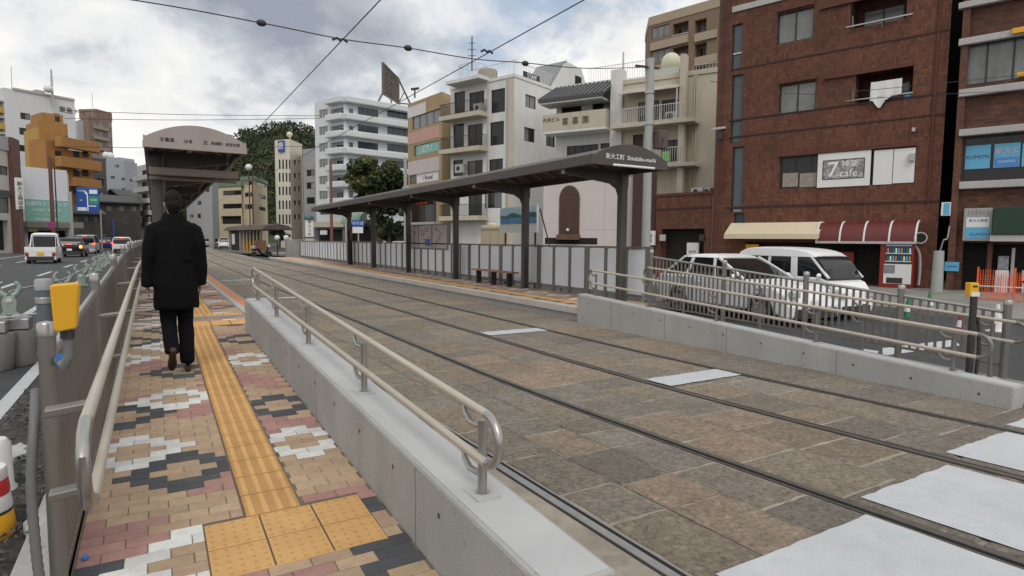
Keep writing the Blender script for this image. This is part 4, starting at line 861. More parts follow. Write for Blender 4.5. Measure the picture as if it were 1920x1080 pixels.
# old tram shelter across the junction
g0, g1 = GP(428, 72), GP(494, 62); ax = g1-g0; wv = V((-ax.y, ax.x, 0)).normalized()*2.6
t = thing('old_shelter', 'old low tram shelter with dark wooden roof and yellow bars on its kerbed island', 'shelter', g0)
MB().obox(g0-ax*.05-wv*.2+V((0, 0, -.05)), ax*1.6, wv*1.4, (0, 0, .24)).build('island_kerb', OLDC, t, bevel=.03)
zt = 2.5
MB().prism([(-.3, zt), (2.9, zt), (2.5, zt+.42), (1.3, zt+.65), (.1, zt+.42)], lambda a, c, k: g0+wv.normalized()*a+ax*(lerp(-.08, 1.04, k))+V((0, 0, c))).build('roof', mat('shelter_roof', (.08, .055, .05), .8, var=.25, scale=2), t, bevel=.04)
MB().obox(g0+ax*.02+V((0, 0, .19)), ax*.36, wv*.9, (0, 0, zt-.2)).build('wall', OLDC, t)
MB().obox(g0+ax*.1-wv.normalized()*.03+V((0, 0, .19)), ax*.24, wv.normalized()*.028, (0, 0, zt-.22)).build('dark_infill', BLACK, t)  # black slab on the solid wall, the opening's darkness is only its colour
MB().obox(g0+ax*.13-wv.normalized()*.05+V((0, 0, .9)), ax*.09, wv.normalized()*.02, (0, 0, 1.2)).build('white_notice', SIGNW, t)
for k in range(7):
    p = g0+ax*(.45+.09*k)+wv.normalized()*.1; MB().tube([p+V((0, 0, .19)), p+V((0, 0, 1.35))], .07, 8).build('yellow_bar', YELBOX, t, smooth=True)
    MB().tube([p+V((0, 0, 1.35)), p+V((0, 0, zt))], .04, 6).build('pole', CREAMAW, t, smooth=True)
MB().obox(g0+ax*.8-wv.normalized()*.1+V((0, 0, .4)), ax*.22, wv.normalized()*.3, (0, 0, 1.0)).build('rust_board', mat('rust_board', (.17, .075, .04), .8, var=.3), t)
# scooter at the kerb
gs = GP(490, 52); t = thing('scooter', 'small dark scooter with white lights parked at the end of the old shelter', 'scooter', (gs.x, gs.y, 0)); x, y = gs.x, gs.y
for dx in (-.6, .6): MB().tube([(x+dx, y-.05, .24), (x+dx, y+.05, .24)], .24, 16).build('wheel', TYRE, t)
MB().tube(smoothpts([(x-.75, y, .62), (x-.3, y, .68), (x-.1, y, .35), (x+.3, y, .33), (x+.55, y, .85)], 6), [.14]*8+[.11]*9+[.09]*8, 10).build('frame', CARK, t, smooth=True)
MB().bar((x+.5, y-.3, .98), (x+.5, y+.3, .98), .04).build('handlebar', ALU, t); MB().sphere((x+.62, y, .9), (.1, .12, .14), 10, 8).build('front_lamp', SIGNW, t, smooth=True); MB().box(x-.85, y-.16, .7, x-.5, y+.16, .95).build('box', CARS, t, bevel=.03)
for u, vt, d, lab in ((470, 315, 66, 'round white globe lamp on a tall pole above the old shelter, left one'), (520, 446, 50, 'low round white globe lamp left of the steel cabinet'), (537, 446, 49, 'low round white globe lamp touching the steel cabinet')):
    g = GP(u, d); zt = ZH(u, vt, d); r = .22 if vt > 400 else .36
    t = thing('globe_lamp', lab, 'lamp', (g.x, g.y, 0), group='globe street lamps'); MB().tube([(g.x, g.y, 0), (g.x, g.y, zt-r)], .06, 8).build('pole', DARKM, t, smooth=True); MB().sphere((g.x, g.y, zt), r, 16, 12).build('globe', mat('globe', (.6, .6, .58), .3, var=0), t, smooth=True)
# ================================================================= right side street things
def pole(u, vt, d, r, m, label, name='utility_pole', z0=-.2, cat='pole'):
    g = GP(u, d); zt = ZH(u, vt, d); t = thing(name, label, cat, (g.x, g.y, z0)); MB().tube([(g.x, g.y, z0), (g.x, g.y, zt)], [r*1.12, r*.92], 14).build('shaft', m, t, smooth=True); return t, g, zt
UP_C = mat('pole_concrete', (.33, .34, .34), .8, var=.08, scale=3)
t, g, zt = pole(1211, 118, 16, .108, UP_C, 'tall grey concrete pole rising behind the lettered end of the far canopy')
for z in (5.4, 4.6, 3.9): MB().lathe((g.x, g.y, z), [(.125, 0), (.128, .05), (.12, .06)], 12).build('band', ALU, t)
MB().bar((g.x-.5, g.y, zt-.25), (g.x+.3, g.y, zt-.2), .05).build('bracket_arm', DARKM, t); MB().box(g.x+.1, g.y-.32, 3.98, g.x+.40, g.y-.05, 4.45).build('equipment_box', mat('brown_box', (.085, .062, .055), .6, var=.1), t, bevel=.02)
MB().tube([(g.x+.05, g.y-.13, 4.5), (g.x+.2, g.y-.35, 4.2), (g.x+.1, g.y-.3, 3.95)], .012, 6).build('cable', INK, t)
t, g, zt = pole(1762, 470, 20.3, .16, UP_C, 'short thick pale pole at the corner between the two brick buildings')
# vending machine
gv = GP(1684, 21.9); dv = V((-.299, .954, 0)); nv = V((-.954, -.299, 0))
t = thing('vending_machine', 'red and white drinks vending machine under the maroon awning', 'vending machine', (gv.x, gv.y, -.05)); o0 = gv-dv*.5
VR = mat('vending_red', (.22, .018, .014), .4, var=.05)
MB().obox(o0+V((0, 0, -.05)), dv*1.05, -nv*.7, (0, 0, 1.80)).build('cabinet', VR, t, bevel=.02)
MB().obox(o0+nv*.02+dv*.06+V((0, 0, .85)), dv*.8, -nv*.019, (0, 0, .9)).build('display_window', mat('display_dark', (.04, .05, .07), .2, var=0), t)
for k in range(3):
    MB().obox(o0+nv*.05+dv*.06+V((0, 0, .9+.29*k)), dv*.8, -nv*.028, (0, 0, .035)).build('shelf', SIGNW, t)
    for c in range(9): MB().cyl(o0+nv*.04+dv*(.11+.085*c)+V((0, 0, .936+.29*k)), .17, .03, n=8).build('can', (mat('can_orange', (.5, .25, .05), .4, var=0), SKYB, SIGNW, CONE_G, SIGNB)[(c+k*2) % 5 if k < 2 else 4], t, smooth=True)
MB().obox(o0+nv*.02+dv*.04+V((0, 0, .1)), dv*.86, -nv*.018, (0, 0, .72)).build('white_panel', SIGNW, t); MB().obox(o0+nv*.03+dv*.55+V((0, 0, .48)), dv*.34, -nv*.0095, (0, 0, .3)).build('slot_plate', mat('slot_grey', (.2, .2, .22), .5, var=.2), t)
MB().obox(o0+nv*.03+dv*.3+V((0, 0, .12)), dv*.5, -nv*.009, (0, 0, .2)).build('outlet_flap', DARKM, t)
# cones, bins and signs by the van
def cone(u, v, h, m, lab, name='traffic_cone', z0=-.18):
    g = G(u, v, z0); t = thing(name, lab, 'cone', g, group='traffic cones in front of the brick buildings')
    MB().lathe(g, [(h*.2, .03), (h*.06, h*.95), (h*.05, h), (.01, h)], 16).build('cone_body', m, t, smooth=True); MB().box(g.x-h*.26, g.y-h*.26, g.z, g.x+h*.26, g.y+h*.26, g.z+.03).build('foot', m, t, bevel=.01)
    MB().lathe(g, [(h*.165+.004, h*.3), (h*.112+.004, h*.62)], 16).build('reflective_band', SIGNW, t, smooth=True)
cone(1702, 596, .5, CONE_G, 'green traffic cone with white band right of the white van'); cone(1742, 583, .5, CONE_G, 'green traffic cone with white band beside the short thick pole')
cone(1868, 622, .55, SIGNW, 'small white cone in front of the orange net'); cone(1800, 625, .42, mat('cone_maroon', (.25, .02, .04), .5, var=0), 'small maroon cone beside the black post of the yellow box')
# yellow box on its black post at the near end of the far ramp fence
g = GX(1826, 560, 7.75); bp = V((g.x, g.y, 0)); t = thing('push_button_box', 'yellow box with dark slot on a black post at the near end of far ramp', 'signal box', (g.x, g.y, -.05))
za, zb_ = GX(1826, 556, g.x).z, GX(1826, 530, g.x).z
MB().tube([(g.x, g.y, -.05), (g.x, g.y, za)], .035, 12).build('post', DARKM, t, smooth=True)
MB().obox((g.x-.05, g.y+.02, za), (.085, -.05, 0), (.04, .07, 0), (0, 0, zb_-za)).build('box', YELBOX, t, bevel=.01); MB().obox((g.x-.03, g.y+.0, lerp(za, zb_, .68)), (.042, -.025, 0), (.004, .008, 0), (0, 0, .018)).build('slot', INK, t)
MB().obox((g.x-.045, g.y+.005, za+.002), (.075, -.045, 0), (.004, .008, 0), (0, 0, (zb_-za)*.3)).build('white_sticker', SIGNW, t)
cp = smoothpts([(g.x+.05, g.y-.03, .75), (g.x+.07, g.y-.05, .4), (g.x+.04, g.y-.04, .0), (g.x+.03, g.y, -.1)], 6); MB().tube(cp, .018, 8).build('conduit', DARKM, t, smooth=True)
# orange safety net in front of the right hand building
g0, g1 = G(1838, 600, -.18), G(1960, 618, -.18); g0 = GP(1838, 17.6); g1 = GP(1990, 16.2)
t = thing('safety_net', 'see-through orange plastic safety net fence before the right hand shop door', 'net fence', (g0.x, g0.y, -.18)); b = MB(); ax = g1-g0; ln = ax.length
for k in range(int(ln/.06)): q = g0+ax*(k*.06/ln)+V((0, 0, -.15)); b.bar(q, q+V((.01*sin(k), 0, .95+.04*sin(k*.35))), .012)
for z in [.0, .06, .12, .18, .24, .3, .36, .42, .48, .54, .6, .66, .72, .78]: b.bar(g0+V((0, 0, z-.12)), g1+V((0, 0, z-.1)), .012)
b.build('mesh', CONE_O, t); b = MB().bar(g0+V((0, 0, .35)), g1+V((0, 0, .36)), .03); b.build('tape', SIGNW, t)
for f in (0, .48, .97): MB().tube([g0+ax*f+V((0, 0, -.18)), g0+ax*f+V((0, 0, .9))], .025, 8).build('stake', CONE_O, t)
# ================================================================= overhead wires
def wire(pts, r, label, group='overhead wires', beads=()):
    sag = smoothpts(pts, 8); t = tag(MB().tube(sag, r, 6).build('overhead_wire', INK, off=pts[0], smooth=True), label, 'wire', group)
    for q in beads: MB().sphere(q, (.075, .05, .05), 10, 6).build('insulator', DARKM, t, smooth=True)
def SP(u, v): return GY(u, v, 9.9)
sp_ = [SP(-200, -60), SP(250, 0), SP(490, 43), SP(640, 73), SP(765, 90), SP(885, 110), SP(985, 118)]
pg = GP(1211, 16); wire(sp_+[SP(1100, 128), V((pg.x, pg.y, ZH(1211, 133, 16)))], .0085, 'dark cross wire with insulators slung over both tram tracks', beads=[SP(490, 43), SP(765, 90), SP(985, 119)])
for X_, lab in ((2.65, 'contact wire over the near track'), (5.3, 'contact wire over the far track')):
    zc = 4.68 if X_ < 4 else 4.93; o = MB()
    wire([V((X_, y, zc)) for y in (-1, 3, 9.9, 25, 60, 120)], .0085, lab+' converging toward the hill', 'contact wires of the tram')
    solo(MB().tube([(X_-.12, 9.9, zc+.02), (X_-.05, 9.9, zc+.06), (X_, 9.9, zc+.03), (X_+.05, 9.9, zc+.06), (X_+.12, 9.9, zc+.02)], .02, 8), 'wire_hanger', DARKM, 'dark wire hanger where the cross wire meets the '+lab, 'wire fitting', (X_, 9.9, zc), smooth=True)
for v0, v1, lab in ((207, 217, 'upper'), (222, 222, 'middle'), (275, 274, 'lower')):
    wire([GY(120, v0, 60), GY(350, (v0+v1)/2+3, 60), GY(600, v1, 60)], .022, lab+' far thin wire crossing the sky behind the near canopy', 'far thin wires')
def BW_(u, v): return GP(u, 19, ZH(u, v, 19))
wire([BW_(1322, 158), BW_(1480, 181), BW_(1640, 172), BW_(1960, 140)], .009, 'pale thin wire sagging across the main brick facade', 'wires in front of the brick facade'); wire([BW_(1500, 205), BW_(1640, 188), BW_(1960, 172)], .009, 'lower thin wire crossing the brick facade by the white sheet', 'wires in front of the brick facade')
# ================================================================= buildings
class Edge:
    """one visible wall: from the corner P to the corner Q (seen left to right)"""
    def __init__(s, P, Q):
        s.P = V((P.x, P.y, 0)); d = V((Q.x-P.x, Q.y-P.y, 0)); s.len = d.length; s.d = d/s.len; s.n = V((s.d.y, -s.d.x, 0))
        if s.n.dot(-s.P) < 0: s.n = -s.n
    def at(s, u, v): h = onplane(u, v, s.P, s.n); return (h-s.P).dot(s.d), h.z
    def w(s, a, z, o=0.): return s.P+s.d*a+s.n*o+V((0, 0, z))
    def rect(s, u0, u1, vt, vb):
        um = (u0+u1)/2; return s.at(u0, vt)[0], s.at(u1, vt)[0], s.at(um, vb)[1], s.at(um, vt)[1]
    def box(s, mb, a0, a1, z0, z1, o0, o1): return mb.obox(s.w(a0, z0, o0), s.d*(a1-a0), s.n*(o1-o0), (0, 0, z1-z0))
def line_d(u0, d0, vp, u): return d0*(u0-vp)/(u-vp)       # distance along a wall whose far end runs to the vanishing point vp
WR = random.Random(21); CURT = [mat('curtain_%s' % n, c, .45, var=.25, scale=3, streak=.5, dirtcol=(.06, .06, .06)) for n, c in (('grey', (.14, .14, .14)), ('warm', (.2, .18, .14)), ('pale', (.27, .27, .26)))]
def glazing(e, r, par, kind, glass, fm, deep):
    a0, a1, z0, z1 = r; b = MB(); f = .05 if a1-a0 < 3 else .06; i = -deep+.03
    e.box(b, a0, a1, z0, z0+f, i, i+.05); e.box(b, a0, a1, z1-f, z1, i, i+.05); e.box(b, a0, a0+f, z0+f, z1-f, i, i+.05); e.box(b, a1-f, a1, z0+f, z1-f, i, i+.05)
    for k in range(1, kind): c = lerp(a0, a1, k/kind); e.box(b, c-f*.5, c+f*.5, z0+f, z1-f, i+.004, i+.046)
    w = b.build('window', fm, par); p = MB()
    e.box(p, a0+f*.5, a1-f*.5, z0+f*.5, z1-f*.5, i-.02, i+.012); p.build('pane', glass, w)
    if kind >= 2 and glass is GLASS and WR.random() < .5:                   # a drawn curtain shows behind one of the sashes
        k = WR.randrange(kind); c0, c1 = lerp(a0, a1, k/kind)+f*.6, lerp(a0, a1, (k+1)/kind)-f*.6; zc = lerp(z0, z1, WR.choice((.05, .05, .35)))+f*.5
        if c1-c0 > .15: q = MB(); e.box(q, c0, c1, zc if WR.random() < .7 else z0+f, z1-f, i+.0125, i+.016); q.build('curtain', CURT[WR.randrange(3)], w)
    return w
def building(name, label, cat, pts, zt, m, ops, back=9., group=None, z0=-.3, cap=None, capm=None, uv=False, deep=.16, extra=None, wallname='wall'):
    """pts: visible ground corners left to right; ops: {edge: [(u0,u1,vtop,vbottom,kind,glass,frame)]}"""
    away = (sum((p for p in pts), V())/len(pts)); away = V((away.x, away.y, 0)).normalized()
    foot = list(pts)+[pts[-1]+away*back, pts[0]+away*back]; n = len(foot); base = V((pts[0].x, pts[0].y, z0)); t = thing(name, label, cat, base, group=group)
    b = MB(); E_ = []
    for i in range(n):
        p, q = foot[i], foot[(i+1) % n]; vis = i < len(pts)-1; e = Edge(p, q); E_.append(e)
        if not vis: b.face([(p.x, p.y, z0), (q.x, q.y, z0), (q.x, q.y, zt), (p.x, p.y, zt)], None, [(0, z0), (e.len, z0), (e.len, zt), (0, zt)]); continue
        R_ = [(e.rect(*o[:4]), o) for o in ops.get(i, [])]; R_ = [((max(.02, r[0]), min(e.len-.02, r[1]), max(z0+.02, r[2]), min(zt-.02, r[3])), o) for r, o in R_]; R_ = [x for x in R_ if x[0][1]-x[0][0] > .05 and x[0][3]-x[0][2] > .05]
        ss = sorted({0., e.len} | {x for r, o in R_ for x in r[:2]}); zs = sorted({z0, zt} | {x for r, o in R_ for x in r[2:]})
        for a, c in zip(ss, ss[1:]):
            for zl, zh in zip(zs, zs[1:]):
                if c-a < 1e-4 or zh-zl < 1e-4: continue
                am, zm = (a+c)/2, (zl+zh)/2
                if any(r[0] < am < r[1] and r[2] < zm < r[3] for r, o in R_): continue
                b.face([e.w(a, zl), e.w(c, zl), e.w(c, zh), e.w(a, zh)], None, [(a, zl), (c, zl), (c, zh), (a, zh)])
        for r, o in R_:
            a0, a1, y0, y1 = r; k = o[4]; dp = 1.1 if k == 'b' else (.5 if k == 'd' else deep)
            for A, B in (((a0, y0), (a1, y0)), ((a1, y0), (a1, y1)), ((a1, y1), (a0, y1)), ((a0, y1), (a0, y0))): b.face([e.w(*A), e.w(*B), e.w(*B, -dp), e.w(*A, -dp)], None, [A, B, B, A])
            if k == 'b': b.face([e.w(a0, y0, -dp), e.w(a1, y0, -dp), e.w(a1, y1, -dp), e.w(a0, y1, -dp)], None, [(a0, y0), (a1, y0), (a1, y1), (a0, y1)])
    b.face([(p.x, p.y, zt) for p in foot], None, [(p.x, p.y) for p in foot])
    w = b.build(wallname, m, t)
    for i in range(len(pts)-1):
        e = E_[i]
        for o in ops.get(i, []):
            r = e.rect(*o[:4]); r = (max(.02, r[0]), min(e.len-.02, r[1]), max(z0+.02, r[2]), min(zt-.02, r[3]))
            if r[1]-r[0] < .05 or r[3]-r[2] < .05: continue
            k = o[4]; gl = o[5] if len(o) > 5 else GLASS; fm = o[6] if len(o) > 6 else FRAME
            if k == 'b':
                a0, a1, y0, y1 = r; glazing(e, (lerp(a0, a1, .12), lerp(a0, a1, .88), y0+.05, y1-.35), t, 2, gl, fm, 1.08)
            elif k == 'd': p = MB(); e.box(p, r[0]+.004, r[1]-.004, r[2]+.004, r[3]-.004, -.5, -.46); p.build('dark_infill', BLACK, t)  # black panel paints the darkness of the interior
            else: glazing(e, r, t, k, gl, fm, deep)
    if cap:
        c = MB()
        for i in range(len(pts)-1): E_[i].box(c, -.06, E_[i].len+.06, zt-cap, zt+.06, -.25, .07)
        c.build('roof_edge', capm or m, t)
    return t, E_
def part(e, name, m, par, r, o0, o1, bevel=0):
    b = MB(); e.box(b, r[0], r[1], r[2], r[3], o0, o1); return b.build(name, m, par, bevel=bevel)
def railing(e, par, a0, a1, z0, z1, o, m, pitch=.14, name='railing', ret=0., th=.02):
    b = MB(); n = max(2, int((a1-a0)/pitch))
    for k in range(n+1): a = lerp(a0, a1, k/n); b.bar(e.w(a, z0, o), e.w(a, z1, o), th)
    b.bar(e.w(a0, z1, o), e.w(a1, z1, o), th*2); b.bar(e.w(a0, z0+.05, o), e.w(a1, z0+.05, o), th*1.5)
    if ret:
        for a in (a0, a1):
            for k in range(int(ret/pitch)): b.bar(e.w(a, z0, o-ret+k*pitch), e.w(a, z1, o-ret+k*pitch), th)
            b.bar(e.w(a, z1, o-ret), e.w(a, z1, o), th*2)
    return b.build(name, m, par)
def on(e, a, z, o): return lambda x, y, q: e.w(a+x, z+y, o+q)
def lettered(e, s, size, a, z, o, m, par, depth=.012): return text(s, size, on(e, a, z, o), m, 'lettering', par, depth)
# ---- main brick building
vpB = -300
def dB(u): return line_d(1440, 25.5, vpB, u)
P0, P1 = GP(1322, dB(1322)), GP(1757, dB(1757))
eF = Edge(P0, P1); rad = .9
arcpts = [P0+eF.d*rad-eF.n*rad+(-eF.d*cos(a)+eF.n*sin(a))*rad for a in [pi/2*k/6 for k in range(7)]]
ops = [(1459, 1527, 19, 77, 2, GLASSL), (1597, 1702, -20, 44, 'b', GLASSL), (1462, 1531, 155, 212, 2, GLASSL), (1606, 1713, 128, 191, 'b', GLASSL), (1463, 1717, 285, 349, 8, GLASS)]
ops += [(1372, 1393, 45, 132, 1, GLASSG), (1373, 1394, 140, 268, 1, GLASSG), (1374, 1395, 275, 398, 1, GLASSG), (1376, 1396, 400, 450, 1, GLASSG), (1398, 1700, 455, 530, 'd')]
tB, EB = building('brick_building', 'large russet brick building with white signboard windows and two awnings', 'building', arcpts[:-1]+[P0+eF.d*rad, P1], 14.5, BRICK1, {6: ops}, back=9, uv=True)
e = EB[6]
for v, h in ((119, .06), (217, .06), (250, .06), (387, .08)):
    z = e.at(1440, v)[1]; b = MB(); e.box(b, 0, e.len, z-h/2, z+h/2, .001, .02); b.build('groove_strip', mat('dark_groove_strip', (.04, .016, .013), .8, var=.1), tB)  # dark raised strips stand in for the shadowed grooves of the brickwork
z = e.at(1440, 2)[1]; b = MB(); e.box(b, 0, e.len, z-.12, z+.12, .001, .045); b.build('white_band', BANDW, tB)
for (u0, u1, v) in ((1545, 1712, 137), (1540, 1703, 0), (1462, 1718, 284), (1459, 1527, 16), (1462, 1531, 153)):
    a0, a1 = e.at(u0, v)[0], e.at(u1, v)[0]; z = e.at((u0+u1)/2, v)[1]; part(e, 'lintel', BRICK1P, tB, (a0, a1, z, z+.14), .001, .09)
for v in (99, 224, 395):
    a0, a1 = e.at(1372, v)[0], e.at(1394, v)[0]; z = e.at(1383, v)[1]; part(e, 'stair_glazing_bar', ALU, tB, (a0+.03, a1-.03, z-.03, z+.03), -.1, -.06)
for v0 in (42, 185):
    a0, a1 = e.at(1600, v0)[0], e.at(1712, v0)[0]; z = e.at(1656, v0-2)[1]; b = MB(); b.bar(e.w(a0-.2, z+.02, .12), e.w(a1, z+.02, .12), .04); b.bar(e.w(a0, z-.02, .0), e.w(a0, z+.4, .12), .03); b.bar(e.w(a1-.1, z-.02, .0), e.w(a1-.1, z+.02, .12), .03); b.bar(e.w((a0+a1)/2, z-.22, .0), e.w((a0+a1)/2, z+.02, .12), .03); b.build('laundry_rail', ALU, tB)
# hung sheet
a0, a1, z0, z1 = e.rect(1635, 1693, 152, 192); b = MB(); n = 12
for i in range(n):
    for j in range(6):
        q = []
        for di, dj in ((0, 0), (1, 0), (1, 1), (0, 1)):
            f, g_ = (i+di)/n, (j+dj)/6; zb = z0+.1-(.34*max(0, 1-abs(f-.30)/.22))+(.12*f if f > .6 else 0); q.append(e.w(lerp(a0, a1, f), lerp(z1, zb, g_), .14+.03*sin(f*15)*g_))
        b.face(q)
so_ = solo(b, 'hanging_sheet', SIGNW, 'white sheet hung out on the middle balcony of the main brick building', 'sheet', e.w(a0, z1, .14)); so_.modifiers.new('thick', 'SOLIDIFY').thickness = .012
part(e, 'blue_tub', SKYB, tB, (lambda r: (r[0], r[1], r[2], r[3]))(e.rect(1696, 1712, 177, 186)), -.5, -.05)
# signboard windows of the second storey
r = e.rect(1535, 1634, 285, 350); sb = part(e, 'signboard', SIGNW, tB, r, -.02, .05, .01); am, zm = (r[0]+r[1])/2, (r[2]+r[3])/2; w_ = r[1]-r[0]; h_ = r[3]-r[2]
part(e, 'woodcut_print', mat('woodcut', (.30, .30, .30), .7, var=.9, scale=9), sb, (r[0]+w_*.11, r[1]-w_*.11, r[2]+h_*.24, r[3]-h_*.22), .051, .056)
b = MB(); F0 = (r[0]+w_*.11, r[1]-w_*.11, r[2]+h_*.24, r[3]-h_*.22); e.box(b, F0[0], F0[1], F0[2]-.02, F0[2]+.012, .0562, .06); e.box(b, F0[0], F0[1], F0[3]-.012, F0[3]+.02, .0562, .06); e.box(b, F0[0]-.015, F0[0]+.015, F0[2], F0[3], .0563, .061); e.box(b, F0[1]-.015, F0[1]+.015, F0[2], F0[3], .0563, .061); b.build('print_border', INK, sb)
lettered(e, '7', h_*.62, r[0]+w_*.30, zm-.02, .0565, INKW, sb); lettered(e, '神楽', h_*.22, r[0]+w_*.62, zm+h_*.13, .0565, INKW, sb); lettered(e, 'cafe', h_*.30, r[0]+w_*.60, zm-h_*.12, .0565, INKW, sb)
for u0, u1 in ((1640, 1675.5), (1677, 1717)): part(e, 'white_panel', SIGNW, tB, e.rect(u0, u1, 281 if u0 < 1660 else 278, 346 if u0 < 1660 else 343), -.02, .03, .008)
for u0, u1 in ((1467, 1496), (1499, 1531)): part(e, 'curtain', mat('curtain', (.27, .24, .20), .9, var=.25, scale=6, streak=.5, dirtcol=(.12, .1, .09)), tB, e.rect(u0, u1, 324, 350), -.075, -.07)
part(e, 'wall_lamp', BANDW, tB, e.rect(1706, 1716, 288, 303), .03, .18, .02)
for u, vt in ((1346, 262), (1353, 250), (1361, 300)): a_ = e.at(u, 300)[0]; MB().tube(smoothpts([e.w(a_, e.at(u, vt)[1], .05), e.w(a_, e.at(u, 345)[1], .05), e.w(a_-.15, e.at(u, 362)[1], .05)], 4), .022, 6).build('wall_pipe', BRICK1P, tB, smooth=True)
part(e, 'wall_bar_lamp', BANDW, tB, e.rect(1336, 1362, 239, 243), .02, .12); part(e, 'meter_box', DARKM, tB, e.rect(1345, 1357, 250, 262), .002, .12, .01)
for u in (1714, 1745): a_ = e.at(u, 300)[0]; MB().tube([e.w(a_, e.at(u, 380)[1], .05), e.w(a_, 14.4, .05)], .035, 6).build('wall_pipe', BRICK1P, tB, smooth=True) if u > 1740 else part(e, 'camera_box', BANDW, tB, e.rect(1711, 1717, 240, 247), .002, .12)
# awnings
a0, a1, z0, z1 = e.rect(1382, 1546, 417, 449); b = MB(); b.prism([(0.02, z1), (.75, z0+.22), (.76, z0+.02), (.70, z0+.02), (.0, z1-.12)], lambda o, z, k: e.w(lerp(a0-.25, a1, k), z, o)); solo(b, 'shop_awning', CREAMAW, 'cream sloping shop awning on the main brick building behind the white van', 'awning', e.w(a0, z0, 0))
a0, a1, z0, z1 = e.rect(1541, 1724, 416, 456); t = thing('barrel_awning', 'maroon barrel awning with white ribs at the right end of the brick shop front', 'awning', e.w(a0, z0, 0))
def barrel(k, s=1.): return [(.62*s*sin(a), z0+.05+(z1-z0-.05)*cos(a)*s) for a in [pi/2*i/10 for i in range(11)]]
b = MB(); b.prism([(0.01, z0+.05)]+[(max(.012, o), z) for o, z in barrel(0)], lambda o, z, k: e.w(lerp(a0, a1, k), z, o)); b.build('barrel', REDAW, t)
for f in (0., .25, .5, .75, 1.):
    b = MB(); c = lerp(a0, a1, f); P = [e.w(c, z, o+.015) for o, z in barrel(0, 1.015)]; b.tube(P, .035, 6); b.build('rib', SIGNW, t, smooth=True)
b = MB(); e.box(b, a0-.03, a1+.03, z0-.02, z0+.07, .55, .66); b.build('valance', BANDW, t)
c = e.w(a1+.15, lerp(z0, z1, .25), .4); t2 = thing('loudspeaker', 'pale round horn loudspeaker at the right end of the maroon awning', 'loudspeaker', c); b = MB().tube([c-e.n*.2, c, c+e.n*.22], [.06, .1, .21], 16); b.build('horn', BANDW, t2, smooth=True); MB().tube([c+e.n*.215, c+e.n*.226], [.17, .17], 16).build('mouth', BLACK, t2)
solo(MB().tube(smoothpts([e.w(a1-.1, z0, .35), e.w(a1+.08, z0-.35, .2), e.w(a1+.12, z0-1.0, .14), e.w(a1+.1, z0-1.5, .12)], 6), .045, 8), 'hose_pipe', BANDW, 'pale bent drain hose hanging down beside the maroon awning', 'hose', e.w(a1, z0, .2), smooth=True)
for (u0, u1, v0, v1, m, s, lab) in ((1399, 1423, 458, 482, YELBOX, '', 'yellow and white notice on the wall below the cream awning'),): part(e, 'notice', m, tB, e.rect(u0, u1, v0, v0+14), .002, .03); part(e, 'notice', SIGNW, tB, e.rect(u0, u1, v0+15, v1), .002, .03)
part(e, 'red_box', VR, tB, e.rect(1555, 1600, 472, 495), -.4, -.1, .02)
# ---- second brick building at the right edge
def dB2(u): return line_d(1440, 25.5, vpB, u)-.15
P0, P1 = GP(1779, dB2(1779)), GP(2030, dB2(2030))
ops = [(1803, 1956, 72, 152, 3, GLASSL), (1808, 1990, 250, 336, 4, GLASS), (1806, 1852, 455, 590, 'd'), (1862, 1990, 458, 600, 'd')]
tC, EC = building('brick_building', 'mixed brown brick building at the right edge with white bands and blue posters', 'building', [P0, P1], 14.5, BRICK2, {0: ops}, back=9, uv=True); e = EC[0]
for u, v0, v1 in ((1880, -8, 4), (1880, 62, 75), (1880, 160, 174), (1880, 237, 250), (1880, 338, 352)):
    a0 = e.at(1800, v0)[0]; z1, z0 = e.at(u, v0)[1], e.at(u, v1)[1]; part(e, 'white_band', BANDW, tC, (a0, e.len, z0, z1), .001, .22, .02)
a1 = e.at(1803, 300)[0]; part(e, 'brick_pier', BRICK1P if False else mat('pier_brick', (.105, .045, .028), .8, var=.45, scale=9, bump=.4), tC, (0.01, a1, -.3, 14.4), .001, .14)
for k, (u0, u1, v0, v1, s) in enumerate(((1811, 1858, 272, 316, 'KUMON'), (1865, 1914, 268, 313, '新大工'), (1918, 1975, 266, 310, '教室'))):
    r = e.rect(u0, u1, v0, v1); pn = part(e, 'blue_poster', SKYB, tC, r, -.1, -.07); w_ = r[1]-r[0]; h_ = r[3]-r[2]
    if k == 0: lettered(e, s, w_*.245, (r[0]+r[1])/2, (r[2]+r[3])/2, -.069, INK, pn, .006)
    elif k == 1:
        part(e, 'poster_base', mat('poster_blue', (.06, .2, .5), .5, var=.05), pn, (r[0]+.02, r[1]-.02, r[2]+.02, r[2]+h_*.42), -.0695, -.066); lettered(e, s, w_*.31, (r[0]+r[1])/2, r[2]+h_*.68, -.0655, INKP, pn, .006); lettered(e, '○○○○○', w_*.15, (r[0]+r[1])/2, r[2]+h_*.24, -.0655, INKW, pn, .006)
    else: lettered(e, s, w_*.3, (r[0]+r[1])/2, (r[2]+r[3])/2, -.069, INKW, pn, .006)
r = e.rect(1810, 1864, 391, 452); t = thing('lightbox_sign', 'grey sign box with white and blue face at the foot of the right building', 'sign', e.w(r[0], r[2], 0)); part(e, 'sign_box', mat('box_grey', (.30, .30, .29), .6, var=.08), t, r, .0, .3, .02)
w_ = r[1]-r[0]; h_ = r[3]-r[2]; f1 = part(e, 'white_face', SIGNW, t, (r[0]+w_*.1, r[1]-w_*.1, r[2]+h_*.42, r[2]+h_*.72), .301, .312); f2 = part(e, 'blue_face', SKYB, t, (r[0]+w_*.1, r[1]-w_*.1, r[2]+h_*.08, r[2]+h_*.42), .301, .313)
lettered(e, 'KUMON', w_*.19, r[0]+w_*.6, r[2]+h_*.2, .3135, SIGNB, f2, .006); lettered(e, '新大工教室', w_*.13, r[0]+w_*.52, r[2]+h_*.62, .3125, SIGNB, f1, .006)
